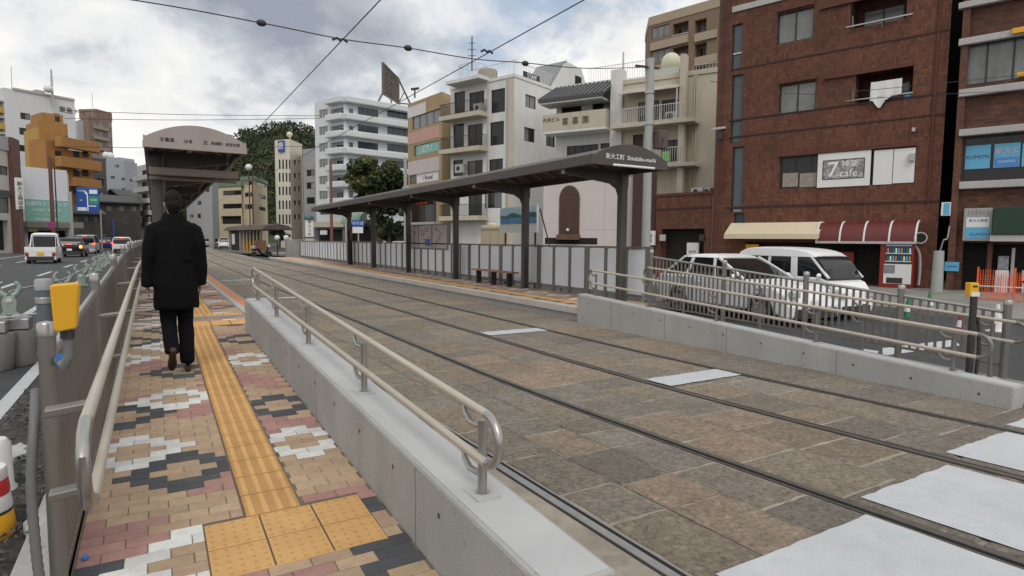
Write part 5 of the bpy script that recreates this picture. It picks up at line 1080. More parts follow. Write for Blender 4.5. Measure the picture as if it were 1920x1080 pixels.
for k in range(6): part(e, 'vent_slot', mat('slot_dark', (.12, .12, .12), .7, var=0), t, (r[0]+w_*(.16+.13*k), r[0]+w_*(.18+.13*k), r[2]+h_*.80, r[2]+h_*.93), .301, .306)
r = e.rect(1866, 1990, 388, 446); solo(e.box(MB(), r[0], r[1], r[2]+.1, r[3], .15, .55), 'shop_fascia', mat('dark_green_fascia', (.008, .035, .018), .5, var=.1), 'dark green shop fascia above the right hand doorway', 'sign', e.w(r[0], r[2], .2), bevel=.02)
solo(e.box(MB(), r[0]-.05, r[1], r[2]-.12, r[2]+.09, .1, .5), 'fascia_ledge', BANDW, 'grey ledge under the dark green shop fascia', 'ledge', e.w(r[0], r[2]-.12, .2))
r = e.rect(1773, 1800, 491, 508); pl_ = solo(e.box(MB(), r[0], r[1], r[2], r[3], .15, .18), 'wall_sign', SKYB, 'small light blue sign on the pier above the short thick pole', 'sign', e.w(r[0], r[2], .15)); lettered(e, 'KUMON', (r[1]-r[0])*.22, (r[0]+r[1])/2, (r[2]+r[3])/2, .1805, SIGNB, pl_, .006)
r = e.rect(1769, 1785, 380, 405); t = thing('projecting_sign', 'light blue and white projecting box sign at the gap between the brick buildings', 'sign', e.w(r[0], r[2], .3)); part(e, 'white_case', SIGNW, t, (r[0]-.02, r[1], r[2], r[3]), .145, .3, .01); part(e, 'blue_face', SKYB, t, (r[0]+.05, r[1]-.02, r[2]+.03, r[3]-.03), .301, .31)
MB().tube(smoothpts([e.w(r[1], r[2]-.35, .2), e.w(r[1]-.05, r[2]-.8, .2), e.w(r[0]+.1, r[2]-.85, .2), e.w(r[0], r[2]-1.3, .17)], 5), .025, 6).build('bent_pipe', ALU, t, smooth=True)
r = e.rect(1869, 1894, 480, 575); t = thing('poster_stand', 'white standing poster with a dark picture on top beside the shop door', 'poster', e.w(r[0], -.1, .2)); part(e, 'panel', SIGNW, t, (r[0], r[1], -.1, lerp(r[2], r[3], .72)), .1, .2, .01); part(e, 'picture', mat('picture_grey', (.2, .22, .25), .5, var=.8, scale=5), t, (r[0]+.05, r[1]-.02, lerp(r[2], r[3], .73), r[3]), .1, .15)
b = MB()
for k in range(7): e.box(b, r[0]+.06+.055*k, r[0]+.072+.055*k, lerp(r[2], r[3], .1+.05*(k % 3)), lerp(r[2], r[3], .62-.04*(k % 2)), .2005, .203)
b.build('handwriting', mat('handwriting', (.10, .12, .3), .6, var=0), t)
r = e.rect(1898, 1904, 465, 600); part(e, 'door_post', BANDW, tC, (r[0], r[1], -.3, r[3]), -.1, .05); r = e.rect(1854, 1862, 455, 590); part(e, 'door_pier', BRICK1P, tC, (r[0], r[1], -.3, r[3]), .001, .1)
for v in (520, 545, 575): r = e.rect(1915, 1945, v-12, v+8); part(e, 'door_notice', SIGNW, tC, r, -.45, -.43)
r = e.rect(1900, 1990, 50, 60); part(e, 'yellow_pole', YELBOX, tC, r, .23, .33); r = e.rect(1908, 1990, 132, 140); part(e, 'yellow_pole', YELBOX, tC, r, .05, .18)
gq0, gq1 = GP(1745, 27), GP(1790, 26.5)
building('narrow_building', 'black block added deep in the gap between the two brick buildings to keep it dark', 'building', [gq0, gq1], 14, BLACK, {}, back=3)  # added black block: keeps the gap dark where sky would show through
# ---- low brick wing with entrance, left of the main block
P0, P1 = GP(1229, 30.2), GP(1334, 27.8)
tW, EW = building('brick_wing', 'low russet brick wing with a dark entrance left of the main brick building', 'building', [P0, P1], ZH(1280, 366, 29), BRICK1, {0: [(1240, 1321, 429, 520, 'd')]}, back=5, uv=True); e = EW[0]
for v in (391,): z = e.at(1280, v)[1]; part(e, 'groove_strip', MATS['dark_groove_strip'], tW, (0, e.len, z-.04, z+.04), .001, .02)
part(e, 'coping', BRICK1P, tW, (-.03, e.len, e.at(1280, 366)[1], e.at(1280, 361)[1]), -.2, .05)
r = e.rect(1283, 1305, 455, 490); nb_ = solo(e.box(MB(), r[0], r[1], r[2]-.3, r[3], -.3, -.22), 'notice_sign', SIGNW, 'white notice panel leaning inside the dark brick entrance', 'sign', e.w(r[0], r[2], -.3)); lettered(e, '宗円寺', .13, (r[0]+r[1])/2, (r[2]+r[3])/2, -.219, INK, nb_, .006)
r = e.rect(1219, 1232, 433, 460); pl_ = solo(e.box(MB(), r[0], r[1], r[2], r[3], .1, .22), 'name_plate', SIGNW, 'white upright name plate beside the tall grey concrete pole', 'sign', e.w(r[0], r[2], .1), bevel=.02); lettered(e, '喫', .2, (r[0]+r[1])/2, lerp(r[2], r[3], .62), .2205, INK, pl_, .006); lettered(e, '茶', .2, (r[0]+r[1])/2, lerp(r[2], r[3], .3), .2205, INK, pl_, .006)
for u in (1244, 1318): r = e.rect(u-5, u+5, 440, 452); part(e, 'wall_lamp', BANDW if u < 1300 else DARKM, tW, r, .0, .12, .02)
for u0, u1 in ((1284, 1306), (1309, 1320)):
    r = e.rect(u0, u1, 351, 365); q = e.w(r[0], r[2], -.6); t = thing('air_conditioner', ('wide' if u0 < 1300 else 'narrow')+' white air conditioner unit standing on the low brick wing roof', 'air conditioner', q); part(e, 'case', BANDW, t, (r[0], r[1], r[2], r[3]), -.9, -.5, .02); cc = e.w(lerp(r[0], r[1], .4), (r[2]+r[3])/2, -.498); MB().tube([cc, cc+e.n*.015], .13, 14).build('fan', FRAME, t)
# ---- pale wall with the tall arched door
P0, P1 = GP(1018, 33.5), GP(1206, 31.5); zt = ZH(1110, 328, 32.5)
tA, EA = building('chapel_building', 'pale pinkish white building with a tall brown round-topped arch door behind the far canopy', 'building', [P0, P1], zt, PALE, {}, back=4, cap=.12, capm=WHITE); e = EA[0]
r = e.rect(1051, 1086, 349, 440); am = (r[0]+r[1])/2; hw = (r[1]-r[0])/2; zs = r[3]-hw*1.35
ogv = lambda s: [(am-hw*s, r[2])]+[(am-hw*s*cos(pi*k/16), zs+hw*s*1.3*sin(pi*k/16)**.95) for k in range(17)]+[(am+hw*s, r[2])]
b = MB().prism(ogv(1.1), lambda a, z, k: e.w(a, z, .001+.05*k)); b.build('door_surround', WOODB, tA); b = MB().prism(ogv(1.), lambda a, z, k: e.w(a, z, .052+.02*k)); d_ = b.build('arched_door', mat('dark_brown_door', (.058, .028, .017), .6, var=.15, scale=3), tA)
b = MB().sphere(e.w(am-.05, r[2]+.25, .12), .09, 10, 8); b.build('door_lamp', SIGNW, d_, smooth=True)
part(e, 'door_step', WOODB, tA, (am-hw*1.2, am+hw*1.2, r[2]-.28, r[2]), .001, .35, .01); r2 = e.rect(1022, 1120, 446, 458); part(e, 'dark_base', BLACK, tA, r2, .001, .01)
for f in (.62, .84): part(e, 'panel_joint', mat('joint_grey', (.38, .34, .33), .9, var=0), tA, (e.len*f, e.len*f+.02, 0, zt-.2), .001, .006)
z = e.at(1140, 431)[1]; part(e, 'panel_joint', MATS['joint_grey'], tA, (e.len*.4, e.len, z, z+.02), .0012, .007)
# dark brown shop front between the arch wall and the brick wing
P0, P1 = GP(1184, 30.9), GP(1229, 30.4); building('brown_building', 'narrow dark brown building behind the tall grey concrete pole', 'building', [P0, P1], ZH(1200, 318, 30.6), mat('dark_brown_wall', (.05, .026, .02), .8, var=.2, scale=2), {}, back=4)
# ---- cream building with balconies
vpC = -850
def dC(u): return line_d(1165, 43, vpC, u)
P0, P1 = GP(1160, dC(1160)), GP(1335, dC(1335)); zt = ZH(1165, 158, 43)
ops = [(1197, 1236, 190, 230, 2, GLASS), (1241, 1281, 186, 228, 2, GLASS), (1240, 1283, 262, 303, 2, GLASS), (1187, 1206, 252, 300, 1, mat('brown_door', (.06, .035, .03), .7, var=.1))]
tD, ED = building('cream_building', 'cream balcony building with a pale domed roof tank, left of the main brick building', 'building', [P0, P1], zt, CREAM, {0: ops}, back=9, cap=.25); e = ED[0]
for v, u0, u1 in ((237, 1158, 1311), (315, 1158, 1313)):
    z = e.at(1235, v)[1]; a0, a1 = e.at(u0, v)[0], e.at(u1, v)[0]; part(e, 'balcony_slab', CREAM, tD, (a0, a1, z-.12, z+.12), .001, 1.3, .02)
    railing(e, tD, a0+.8, a1-.9, z+.12, z+1.15, 1.22, FRAMEW, .15, 'balcony_railing', .9)
r = e.rect(1283, 1294, 108, 330); part(e, 'column', CREAM, tD, (r[0], r[1], -.2, e.at(1288, 108)[1]), .3, .9, .02)
part(e, 'upper_block', CREAM, tD, (r[1], e.len, zt, e.at(1300, 143)[1]), -3, -.1)
a0, a1 = e.at(1172, 170)[0], e.at(1282, 170)[0]; zA = e.at(1225, 164)[1]; zB = e.at(1225, 177)[1]; b = MB(); b.prism([(.0, zA+.1), (1.25, zB), (1.25, zB-.05), (0, zA)], lambda o, z, k: e.w(lerp(a0, a1, k), z, o)); b.build('balcony_awning', mat('grey_awning', (.38, .35, .30), .6, var=.2, scale=1), tD)
for f in (.02, .6, .98): b = MB().bar(e.w(lerp(a0, a1, f), zB, 1.2), e.w(lerp(a0, a1, f), e.at(1225, 234)[1], 1.2), .06); b.build('awning_post', FRAMEW, tD)
r = e.rect(1208, 1270, 127, 152); part(e, 'roof_parapet', mat('pale_green_panel', (.42, .45, .41), .7, var=.1, scale=1), tD, (r[0], r[1], zt, r[3]), -.45, -.2); b = MB().sphere(GP(1249, 45, ZH(1249, 125, 45)), .70, 20, 14); b.build('tank_dome', mat('tank_dome', (.52, .52, .40), .5, var=.1), tD, smooth=True)
railing(e, tD, e.at(1270, 130)[0], e.at(1282, 130)[0], zt, e.at(1275, 124)[1], -1.9, ALU, .2, 'roof_railing'); railing(e, tD, e.at(1297, 130)[0], e.len, e.at(1300, 143)[1], e.at(1305, 120)[1], -.3, ALU, .2, 'roof_railing')
r = e.rect(1249, 1263, 287, 306); part(e, 'covered_unit', mat('green_cover', (.18, .42, .13), .6, var=.15), tD, r, .5, .9, .05)
for (u, v) in ((1263, 222),): r = e.rect(u-9, u+11, v-9, v+8); ac = part(e, 'air_conditioner', BANDW, tD, r, .4, .75, .02); cc = e.w(lerp(r[0], r[1], .4), (r[2]+r[3])/2, .752); b = MB().tube([cc, cc+e.n*.02], .22, 14); b.build('fan', FRAME, ac)
for u in (1299, 1303): b = MB().tube([e.w(e.at(u, 300)[0], -.2, .08), e.w(e.at(u, 300)[0], zt-.3, .08)], .05, 6); b.build('downpipe', CREAM, tD, smooth=True)
# ---- building with the slanted tiled roof
def dT(u): return line_d(1030, 46.5, -1000, u)
P0, P1 = GP(1040, dT(1040)), GP(1168, dT(1168)); zt = ZH(1100, 160, dT(1100))
ops = [(1053, 1090, 200, 222, 2, GLASS), (1111, 1151, 192, 216, 2, GLASS), (1063, 1122, 272, 292, 4, GLASS), (1126, 1150, 268, 282, 1, GLASS)]
tT, ET = building('tiled_building', 'pale building with a slanted dark tiled eave above a lettered cream balcony', 'building', [P0, P1], zt, WHITE, {0: ops}, back=8); e = ET[0]
a0, a1 = e.at(1034, 230)[0], e.at(1150, 230)[0]; zb0, zb1 = e.at(1090, 250)[1], e.at(1090, 217)[1]
part(e, 'balcony_floor', WHITE, tT, (a0, a1, zb0-.1, zb0+.08), .001, 1.45); bl = part(e, 'balcony_front', CREAM, tT, (a0, a1, zb0+.08, zb1), 1.36, 1.46, .01); part(e, 'balcony_side', CREAM, tT, (a1-.1, a1, zb0+.08, zb1), .001, 1.359); part(e, 'balcony_side', CREAM, tT, (a0, a0+.1, zb0+.08, zb1), .001, 1.359)
W_1 = a1-a0; lettered(e, '大井ビル', .36, a0+W_1*.14, lerp(zb0, zb1, .68), 1.462, mat('lettering_brown', (.13, .09, .07), .7, var=0), bl, .03)
for k, ch in enumerate('喜喜園'): lettered(e, ch, .55, a0+W_1*(.37+.16*k), lerp(zb0, zb1, .5), 1.462, MATS['lettering_brown'], bl, .03)
zr0, zr1 = e.at(1090, 190)[1], e.at(1100, 158)[1]; aL, aR = e.at(1031, 195)[0]-.1, e.at(1147, 188)[0]
b = MB(); A_, B_, C_, D_ = e.w(aL, zr0, 1.75), e.w(aR, zr0, 1.75), e.w(aR+.35, zr1, .1), e.w(aL+.75, zr1, .1); dn = V((0, 0, -.22))
b.mesh([A_, B_, C_, D_, A_+dn, B_+dn, C_+dn, D_+dn], [(0, 1, 2, 3), (4, 7, 6, 5), (0, 4, 5, 1), (1, 5, 6, 2), (2, 6, 7, 3), (3, 7, 4, 0)]); rf = b.build('roof', ROOFT, tT)
b = MB()
for k in range(15): f = k/14; b.bar(A_.lerp(B_, f)+V((0, 0, .03)), D_.lerp(C_, f)+V((0, 0, .03)), .12, .08)
for k in range(1, 9): b.bar(A_.lerp(D_, k/9)+V((0, 0, .03)), B_.lerp(C_, k/9)+V((0, 0, .03)), .05, .04)
b.build('roof_tiles', mat('tile_ridge', (.11, .114, .122), .45, var=.1), rf); b = MB().prism([(A_.x, 0), (A_.x, 1)], lambda x, y, k: A_) if False else None
part(e, 'eave_soffit', WHITE, tT, (aL+.1, aR-.1, zr0-.32, zr0-.2), .001, 1.7); part(e, 'side_pillar', WHITE, tT, (e.at(1152, 200)[0], e.len, -.2, zt+.4), .001, .8); railing(e, tT, e.at(1098, 150)[0], e.len+1.5, zt, zt+1.15, -.6, FRAMEW, .18, 'roof_railing')
MB().tube([e.w(e.len-.2, zt, .2), e.w(e.len-.2, ZH(1174, 103, 43), .2)], .06, 8).build('roof_mast', ALU, tT, smooth=True)
# ---- white apartment house, corner toward the camera
dWc = 51.; PA, PB_, PC_ = GP(845, line_d(962, dWc, -450, 845)), GP(962, dWc), GP(1120, dWc*(1865-962)/(1865-1120)); zt = ZH(962, 146, dWc)
f_ops = [(921, 947, 167, 211, 1, GLASS), (880, 908, 172, 213, 2, GLASS), (919, 945, 228, 272, 1, GLASS), (877, 905, 233, 277, 2, GLASS), (917, 943, 298, 322, 2, GLASS), (876, 905, 301, 330, 2, GLASS), (909, 941, 360, 390, 2, GLASS), (878, 904, 363, 405, 2, GLASS), (852, 872, 172, 214, 1, GLASS), (850, 870, 232, 277, 1, GLASS), (850, 868, 300, 330, 1, GLASS)]
s_ops = [(985, 1005, 179, 203, 2, GLASSL), (983, 1003, 240, 266, 2, GLASS), (1024, 1041, 254, 275, 2, GLASS)]
tH, EH = building('apartment_house', 'white four storey apartment house with dark railings and a brown roof tank', 'building', [PA, PB_, PC_], zt, WHITE, {0: f_ops, 1: s_ops}, back=8, cap=.2); e = EH[0]; e2 = EH[1]
for v, vr in ((221, 198), (284, 262), (410, 390)):
    z = e.at(880, v)[1]; a0, a1 = e.at(845, v)[0]-.3, e.at(916, v)[0]; part(e, 'balcony_slab', CREAM, tH, (a0, a1, z-.2, z+.2), .001, 1.25, .02); railing(e, tH, a0+.1, a1-.1, z+.2, z+1.2, 1.18, DARKM, .12, 'balcony_railing', 1.1)
z = e.at(880, 157)[1]; part(e, 'roof_hood', WHITE, tH, (e.at(855, 157)[0], e.at(917, 157)[0], z-.12, z+.2), .001, 1.3, .03); part(e, 'corner_strip', CREAM, tH, (e.at(949, 250)[0], e.len-.002, -.2, zt-.3), .001, .05)
for u in (951, 915): b = MB().tube([e.w(e.at(u, 300)[0], -.2, .1), e.w(e.at(u, 300)[0], zt-.2, .1)], .055, 6); b.build('downpipe', BANDW, tH, smooth=True)
for u, v in ((870, 318), (905, 205)): r = e.rect(u-8, u+8, v-9, v+7); ac = part(e, 'air_conditioner', BANDW, tH, r, .3, .65, .02); cc = e.w(lerp(r[0], r[1], .4), (r[2]+r[3])/2, .652); MB().tube([cc, cc+e.n*.02], .2, 14).build('fan', FRAME, ac)
c = e.at(892, 136); zT0, zT1 = e.at(892, 147)[1], e.at(892, 124)[1]; q = e.w(c[0], 0, -1.6); tk = MB().lathe((q.x, q.y, 0), [(.75, zt), (.75, zT0), (.85, zT0+.05), (.86, zT1-.1), (.8, zT1), (.05, zT1+.12)], 12).build('roof_tank', mat('tank_brown', (.25, .205, .17), .7, var=.15, scale=1), tH)
for nm, ee, a0, a1 in (('front', e, 2.2, e.len-.2), ('side', e2, .2, e2.len*.62)): railing(ee, tH, a0, a1, zt, zt+1.25, -.25, FRAMEW, .22, 'roof_railing', 0, .025)
b = MB()
for k in range(10): a = 2*pi*k/10; p_ = e.w(.9+1.3*cos(a), zt, -2+1.2*sin(a)); b.bar(p_, p_+V((0, 0, 2.2)), .05)
for zz_ in (.9, 2.2): b.tube([e.w(.9+1.3*cos(2*pi*k/10), zt+zz_, -2+1.2*sin(2*pi*k/10)) for k in range(10)], .03, 5, closed=True)
b.build('roof_cage', FRAMEW, tH); r = e.rect(829, 866, 151, 180); part(e, 'roof_room', mat('blue_grey_wall', (.33, .36, .40), .8, var=.05), tH, (r[0], r[1], zt-3, r[3]), -5, -1.5)
r = e2.rect(984, 1014, 146, 160); sg = part(e2, 'roof_sign', mat('sign_black', (.03, .03, .03), .6, var=0), tH, (r[0], r[1], zt+.06, zt+.62), -.2, -.1); lettered(e2, 'STAFF', .52, (r[0]+r[1])/2, zt+.33, -.099, INKW, sg, .02)
# penthouse with a grey slanted roof: stands on the white house roof
g0 = GP(1022, 56); zP = ZH(1060, 121, 57); b = MB(); Q0 = e2.w(e2.at(1032, 160)[0], 0, -1.); dd = e2.d; nn = -e2.n
r0, r1 = e2.at(1040, 165)[0], e2.at(1112, 165)[0]; b.prism([(r0-.6, zt), (r0+1.6, zP-.2), (r0+2.1, zP), (lerp(r0, r1, .72), zP-.1), (r1, zt)], lambda a, z, k: e2.w(a, z, -.2-3.*k)); ph = b.build('penthouse', WHITE, tH)
b = MB().prism([(r0-.7, zt), (r0+1.58, zP-.13), (r0+2.1, zP+.08), (r0+2.15, zP), (r0+1.64, zP-.2), (r0-.58, zt)], lambda a, z, k: e2.w(a, z, -.15-3.1*k)); b.build('penthouse_roof', mat('slate_sheet', (.20, .215, .225), .6, var=.05), ph); part(e2, 'penthouse_door', BLACK, ph, (lerp(r0, r1, .55), lerp(r0, r1, .72), zt+.6, zP-.9), -.199, -.18)
MB().tube([GP(884, 50, zt), GP(884, 50, ZH(884, 78, 50))], .05, 6).build('antenna', DARKM, tH); b = MB()
for dz in (0, .5, 1.): b.bar(GP(878-dz*2, 50, ZH(884, 90, 50)-dz), GP(890+dz*2, 50, ZH(884, 90, 50)-dz), .04)
b.build('antenna_arms', DARKM, tH)
# ---- building with the pink bands
dP = 61.; PA, PB_, PC_ = GP(766, line_d(829, dP, 95, 766)), GP(829, dP), GP(852, 63.2); zt = ZH(829, 177, dP)
ops = [(773, 826, 203+8, 246-10, 4, GLASSL), (776, 823, 268, 288, 3, GLASSL), (768, 822, 323, 342, 4, GLASSL), (770, 818, 375, 417, 2, GLASS)]
tP, EP = building('tan_building', 'tan building with pink and pale bands and lettered window strips', 'building', [PA, PB_, PC_], zt, TAN, {0: ops}, back=8); e = EP[0]
for v0, v1, m in ((242, 264, PINK), (298, 324, PINKL), (350, 372, PINKL), (191, 212, WHITE)):
    z1, z0 = e.at(797, v0)[1], e.at(797, v1)[1]; a1 = e.len*.93 if m is not WHITE else e.len*.55; part(e, 'coloured_band', m, tP, (0.0, a1, z0, z1), .001, .03)
for vt, vb, m, s, cm in ((268, 288, SIGNG, 'ピアノ', INKW), (323, 342, SIGNW, '1 Rental', INK)):
    r = e.rect(780, 822, vt, vb); sg = part(e, 'window_sign', m, tP, r, -.1, -.08); lettered(e, s, (r[3]-r[2])*(.7 if s != '1 Rental' else .62), (r[0]+r[1])/2, (r[2]+r[3])/2, -.079, cm, sg, .02)
z = e.at(795, 419)[1]; part(e, 'shop_ledge', BANDW, tP, (-.1, e.len*.96, z-.15, z+.1), .001, .8, .02)
b = MB()
for k in range(3): b.sphere(e.w(e.len*(.36+.12*k), e.at(795, 380)[1], .25), (.24, .24, .2), 12, 8)
solo(b, 'paper_lanterns', mat('lantern_red', (.55, .06, .02), .6, var=.1), 'cluster of small red lanterns at the shop window of the tan building', 'lantern', e.w(e.len*.5, e.at(795, 380)[1], .25), smooth=True)
b = MB().tube([GP(779, 62, zt-.4), GP(779, 62, ZH(779, 172, 62))], .08, 6); b.bar(GP(772, 62, ZH(779, 173, 62)), GP(787, 62, ZH(779, 171, 62)), .2); b.build('roof_antenna', DARKM, tP)
# ---- white balcony office block
PA, PB_, PC_ = GP(594, 110), GP(650, 105), GP(775, 114); zt = ZH(650, 186, 105)
ops0, ops1 = [], []
for k, v in enumerate((199, 231, 262, 292, 324, 352)):
    ops0.append((598, 614, v+6, v+22, 3, GLASSL, FRAMEW)); ops0.append((620, 644, v+4, v+22, 'b', GLASS)); 
    ops1.append((654, 662, v-1+6, v+20, 1, GLASSL)); ops1.append((671, 709, v+4+k*.4, v+19, 4, GLASSG)); ops1.append((726, 770, v+9+k*.3, v+23, 4, GLASSG))
ops1 += [(656, 700, 418, 452, 'd'), (706, 768, 418, 452, 'd'), (656, 700, 384, 402, 3, GLASS)]; ops0 += [(598, 645, 418, 452, 'd'), (600, 640, 384, 402, 3, GLASS)]
tO, EO = building('office_block', 'white balcony office block with a lattice hoarding on its roof behind the tree', 'building', [PA, PB_, PC_], zt, mat('white_panel_wall', (.58, .60, .62), .8, var=.04, scale=.6), {0: ops0, 1: ops1}, back=14)
for k in range(7):
    z = zt-.1-k*(ZH(650, 186, 105)-ZH(650, 217, 105))
    for i, e in ((0, EO[0]), (1, EO[1])): part(e, 'balcony_band', MATS['white_panel_wall'], tO, ((4.4 if i == 0 else -.2), e.len+.2, z-.95, z+.12), .001, 1.2, .15)
p0, p1 = GP(720, 111), GP(749, 114.); z0, z1, z2 = ZH(720, 180, 111), ZH(722, 125, 111), ZH(749, 154, 114); zb_ = ZH(749, 198, 114)
t = thing('roof_hoarding', 'dark lattice back of a slanted roof hoarding on the white office block', 'hoarding', (p0.x, p0.y, zt)); b = MB(); ax = p1-p0; A4 = [V((p0.x, p0.y, z0)), V((p1.x, p1.y, zb_)), V((p1.x, p1.y, z2)), V((p0.x, p0.y, z1))]
for q in range(4): b.bar(A4[q], A4[(q+1) % 4], .3)
rr = random.Random(4); P4 = lambda f, g_: A4[0].lerp(A4[1], f).lerp(A4[3].lerp(A4[2], f), g_)
for k in range(9): b.bar(P4(k/8, 0), P4(k/8, 1), .16); b.bar(P4(0, k/8), P4(1, k/8), .16)
for k in range(8):
    for j in range(8):
        if rr.random() < .7: b.bar(P4(k/8, j/8), P4((k+1)/8, (j+1)/8), .14)
b.build('lattice', mat('lattice_brown', (.12, .105, .09), .7, var=.2), t); b = MB(); b.face([P4(0, 0)+V((.2, .5, 0)), P4(1, 0)+V((.2, .5, 0)), P4(1, 1)+V((.2, .5, 0)), P4(0, 1)+V((.2, .5, 0))]); bo = b.build('board', mat('hoarding_back', (.17, .155, .14), .8, var=.3, scale=1), t); bo.modifiers.new('thick', 'SOLIDIFY').thickness = .15
b = MB(); c = GP(771, 116, ZH(771, 200, 116)); b.bar(A4[2], c, .22); b.bar(A4[1], c, .22); b.bar(A4[2].lerp(c, .5), A4[1], .14); b.bar(P4(0, 0), GP(712, 108, zt), .25); b.bar(P4(.5, 0), GP(736, 110, zt), .25); b.bar(P4(1, 0), GP(752, 112, zt), .25); b.build('brace', MATS['lattice_brown'], t)
# ---- narrow cream building with slot windows
PA, PB_, PC_ = GP(519, 131), GP(547, 129), GP(570, 136); zt = ZH(545, 263, 129); ops = []
for v0, v1 in ((299, 317), (324, 341), (350, 366), (376, 392), (402, 420)):
    for u in (524, 530.5, 537, 543): ops.append((u-1.6, u+1.6, v0, v1, 1, GLASS))
ops_s = [(551+8*i, 556+8*i, v, v+9, 2, GLASSL) for i in range(2) for v in (300, 325, 350, 376, 402)]
tS, ES = building('slot_window_building', 'narrow cream building with rows of slot windows, a blue roof sign and a roof globe', 'building', [PA, PB_, PC_], zt, mat('cream_pale', (.60, .56, .47), .85, var=.05, scale=.5), {0: ops, 1: ops_s}, back=10); e = ES[0]
r = e.rect(523, 534, 264, 285); sg = part(e, 'roof_sign', SIGNB, tS, (r[0], r[1], r[2], r[3]), .01, .3); lettered(e, '歯', 1.6, (r[0]+r[1])/2, (r[2]+r[3])/2, .301, INKW, sg, .05); c = GP(547, 131, ZH(547, 255, 131)); MB().sphere(c, .62, 14, 10).build('roof_globe', mat('globe_cream', (.6, .55, .4), .5, var=0), tS, smooth=True); part(e, 'globe_stem', CREAM, tS, (e.len-.5, e.len-.3, zt, c.z-.5), -.6, -.4)
# grey infill buildings to the right of it
for (u0, d0, u1, d1, vt, m, lab, oo) in ((548, 139, 572, 137, 288, mat('infill_grey', (.17, .17, .175), .8, var=.3, scale=.5), 'plain grey narrow building right of the slot window building', [(552, 560, v, v+10, 2, GLASSL) for v in (300, 325, 350, 378)]), (571, 128, 596, 126, 282, mat('infill_white', (.30, .30, .30), .8, var=.2, scale=.4), 'narrow pale building touching the white office block', [(575, 590, v, v+12, 2, GLASS) for v in (318, 342, 370)])):
    building('narrow_building', lab, 'building', [GP(u0, d0), GP(u1, d1)], ZH((u0+u1)/2, vt, d0), m, {0: oo}, back=8)
tF, EF_ = building('shop_house', 'dark low shop front with a pale fascia behind the far end of the frosted fence', 'building', [GP(590, 92), GP(648, 88)], ZH(620, 418, 90), mat('shop_grey', (.13, .125, .12), .8, var=.3, scale=.6), {0: [(596, 642, 430, 452, 'd')]}, back=6); e = EF_[0]
part(e, 'fascia', CREAM, tF, (0, e.len, e.at(620, 426)[1], e.at(620, 416)[1]), .001, .4); part(e, 'fascia_sign', SIGNW, tF, e.rect(603, 615, 432, 440), .1, .3)
tF, EF_ = building('shop_house', 'low shop front with a rounded green awning behind the blue and white sign board', 'building', [GP(650, 86), GP(706, 82)], ZH(680, 412, 84), mat('shop_brown', (.10, .085, .075), .8, var=.3, scale=.6), {0: [(656, 702, 424, 452, 'd')]}, back=6); e = EF_[0]; r = e.rect(654, 688, 398, 420)
MB().prism([(.0, r[2])]+[(1.4*sin(pi/2*k/8), r[2]+(r[3]-r[2])*cos(pi/2*k/8)) for k in range(9)], lambda o, z, k: e.w(lerp(r[0], r[1], k), z, o+.002)).build('green_awning', mat('awning_green', (.22, .30, .22), .7, var=.1), tF)
# ---- low cream building with green roof edges
g0 = [GP(411, 143), GP(455, 139), GP(462, 146)]; GR = mat('green_roof', (.13, .20, .13), .7, var=.1)
tL, EL = building('low_cream_building', 'low cream building with green roof edge and dark ribbon windows, left block', 'building', g0, ZH(430, 344, 140), mat('cream_yellow', (.55, .48, .33), .85, var=.05, scale=.5), {0: [(418, 454, 357, 366, 5, GLASS), (418, 454, 382, 391, 5, GLASS), (414, 452, 405, 420, 'd')]}, back=10); part(EL[0], 'green_roof_edge', GR, tL, (-.2, EL[0].len+.2, ZH(430, 350, 140), ZH(430, 341, 140)), -.5, .2)
g0 = [GP(456, 140), GP(478, 138), GP(503, 150)]; tL, EL = building('low_cream_building', 'low cream building with green roof edge, taller right block by the globe lamp', 'building', g0, ZH(478, 333, 138), MATS['cream_yellow'], {0: [(459, 475, 340, 347, 2, GLASS), (459, 475, 361, 369, 3, GLASS), (459, 475, 383, 392, 3, GLASS)], 1: [(485, 498, 343, 350, 2, GLASS), (485, 498, 365, 373, 2, GLASS), (486, 498, 388, 395, 2, GLASS)]}, back=9); 
for e in EL[:2]: part(e, 'green_roof_edge', GR, tL, (-.2, e.len+.2, ZH(478, 338, 138), ZH(478, 331, 138)), -.5, .25)
# grey apartment wall seen under the near canopy
tG, EG = building('grey_building', 'light grey apartment building seen under the near canopy beside the man', 'building', [GP(352, 118), GP(400, 110), GP(412, 116)], ZH(385, 325, 112), GREYW, {0: [(370, 377, 377, 384, 2, GLASS), (370, 377, 401, 409, 2, GLASS), (356, 362, 402, 408, 2, GLASS), (386, 394, 352, 360, 2, GLASS)]}, back=9)
# ================================================================= left side buildings
tX, EX = building('shop_house', 'cream and brown shop house at the far left edge of the photo', 'building', [GP(-60, 52), GP(23, 58), GP(37, 60)], ZH(20, 285, 58), mat('pale_beige', (.52, .49, .45), .85, var=.05, scale=.6), {0: [(-8, 18, 311, 328, 2, GLASSL), (-40, 16, 367, 398, 3, GLASSL), (-40, 15, 412, 470, 'd')]}, back=9); e = EX[0]
part(e, 'roof_edge', GREYW, tX, (-.2, e.len, ZH(20, 285, 58), ZH(20, 260, 58)), -1., .15); part(EX[1], 'brown_pier', RUST, tX, (.02, EX[1].len, -.3, ZH(28, 262, 59)), .001, .4); part(e, 'brown_fascia', DGREY, tX, (0, e.len, e.at(0, 366)[1], e.at(0, 356)[1]), .001, .2)
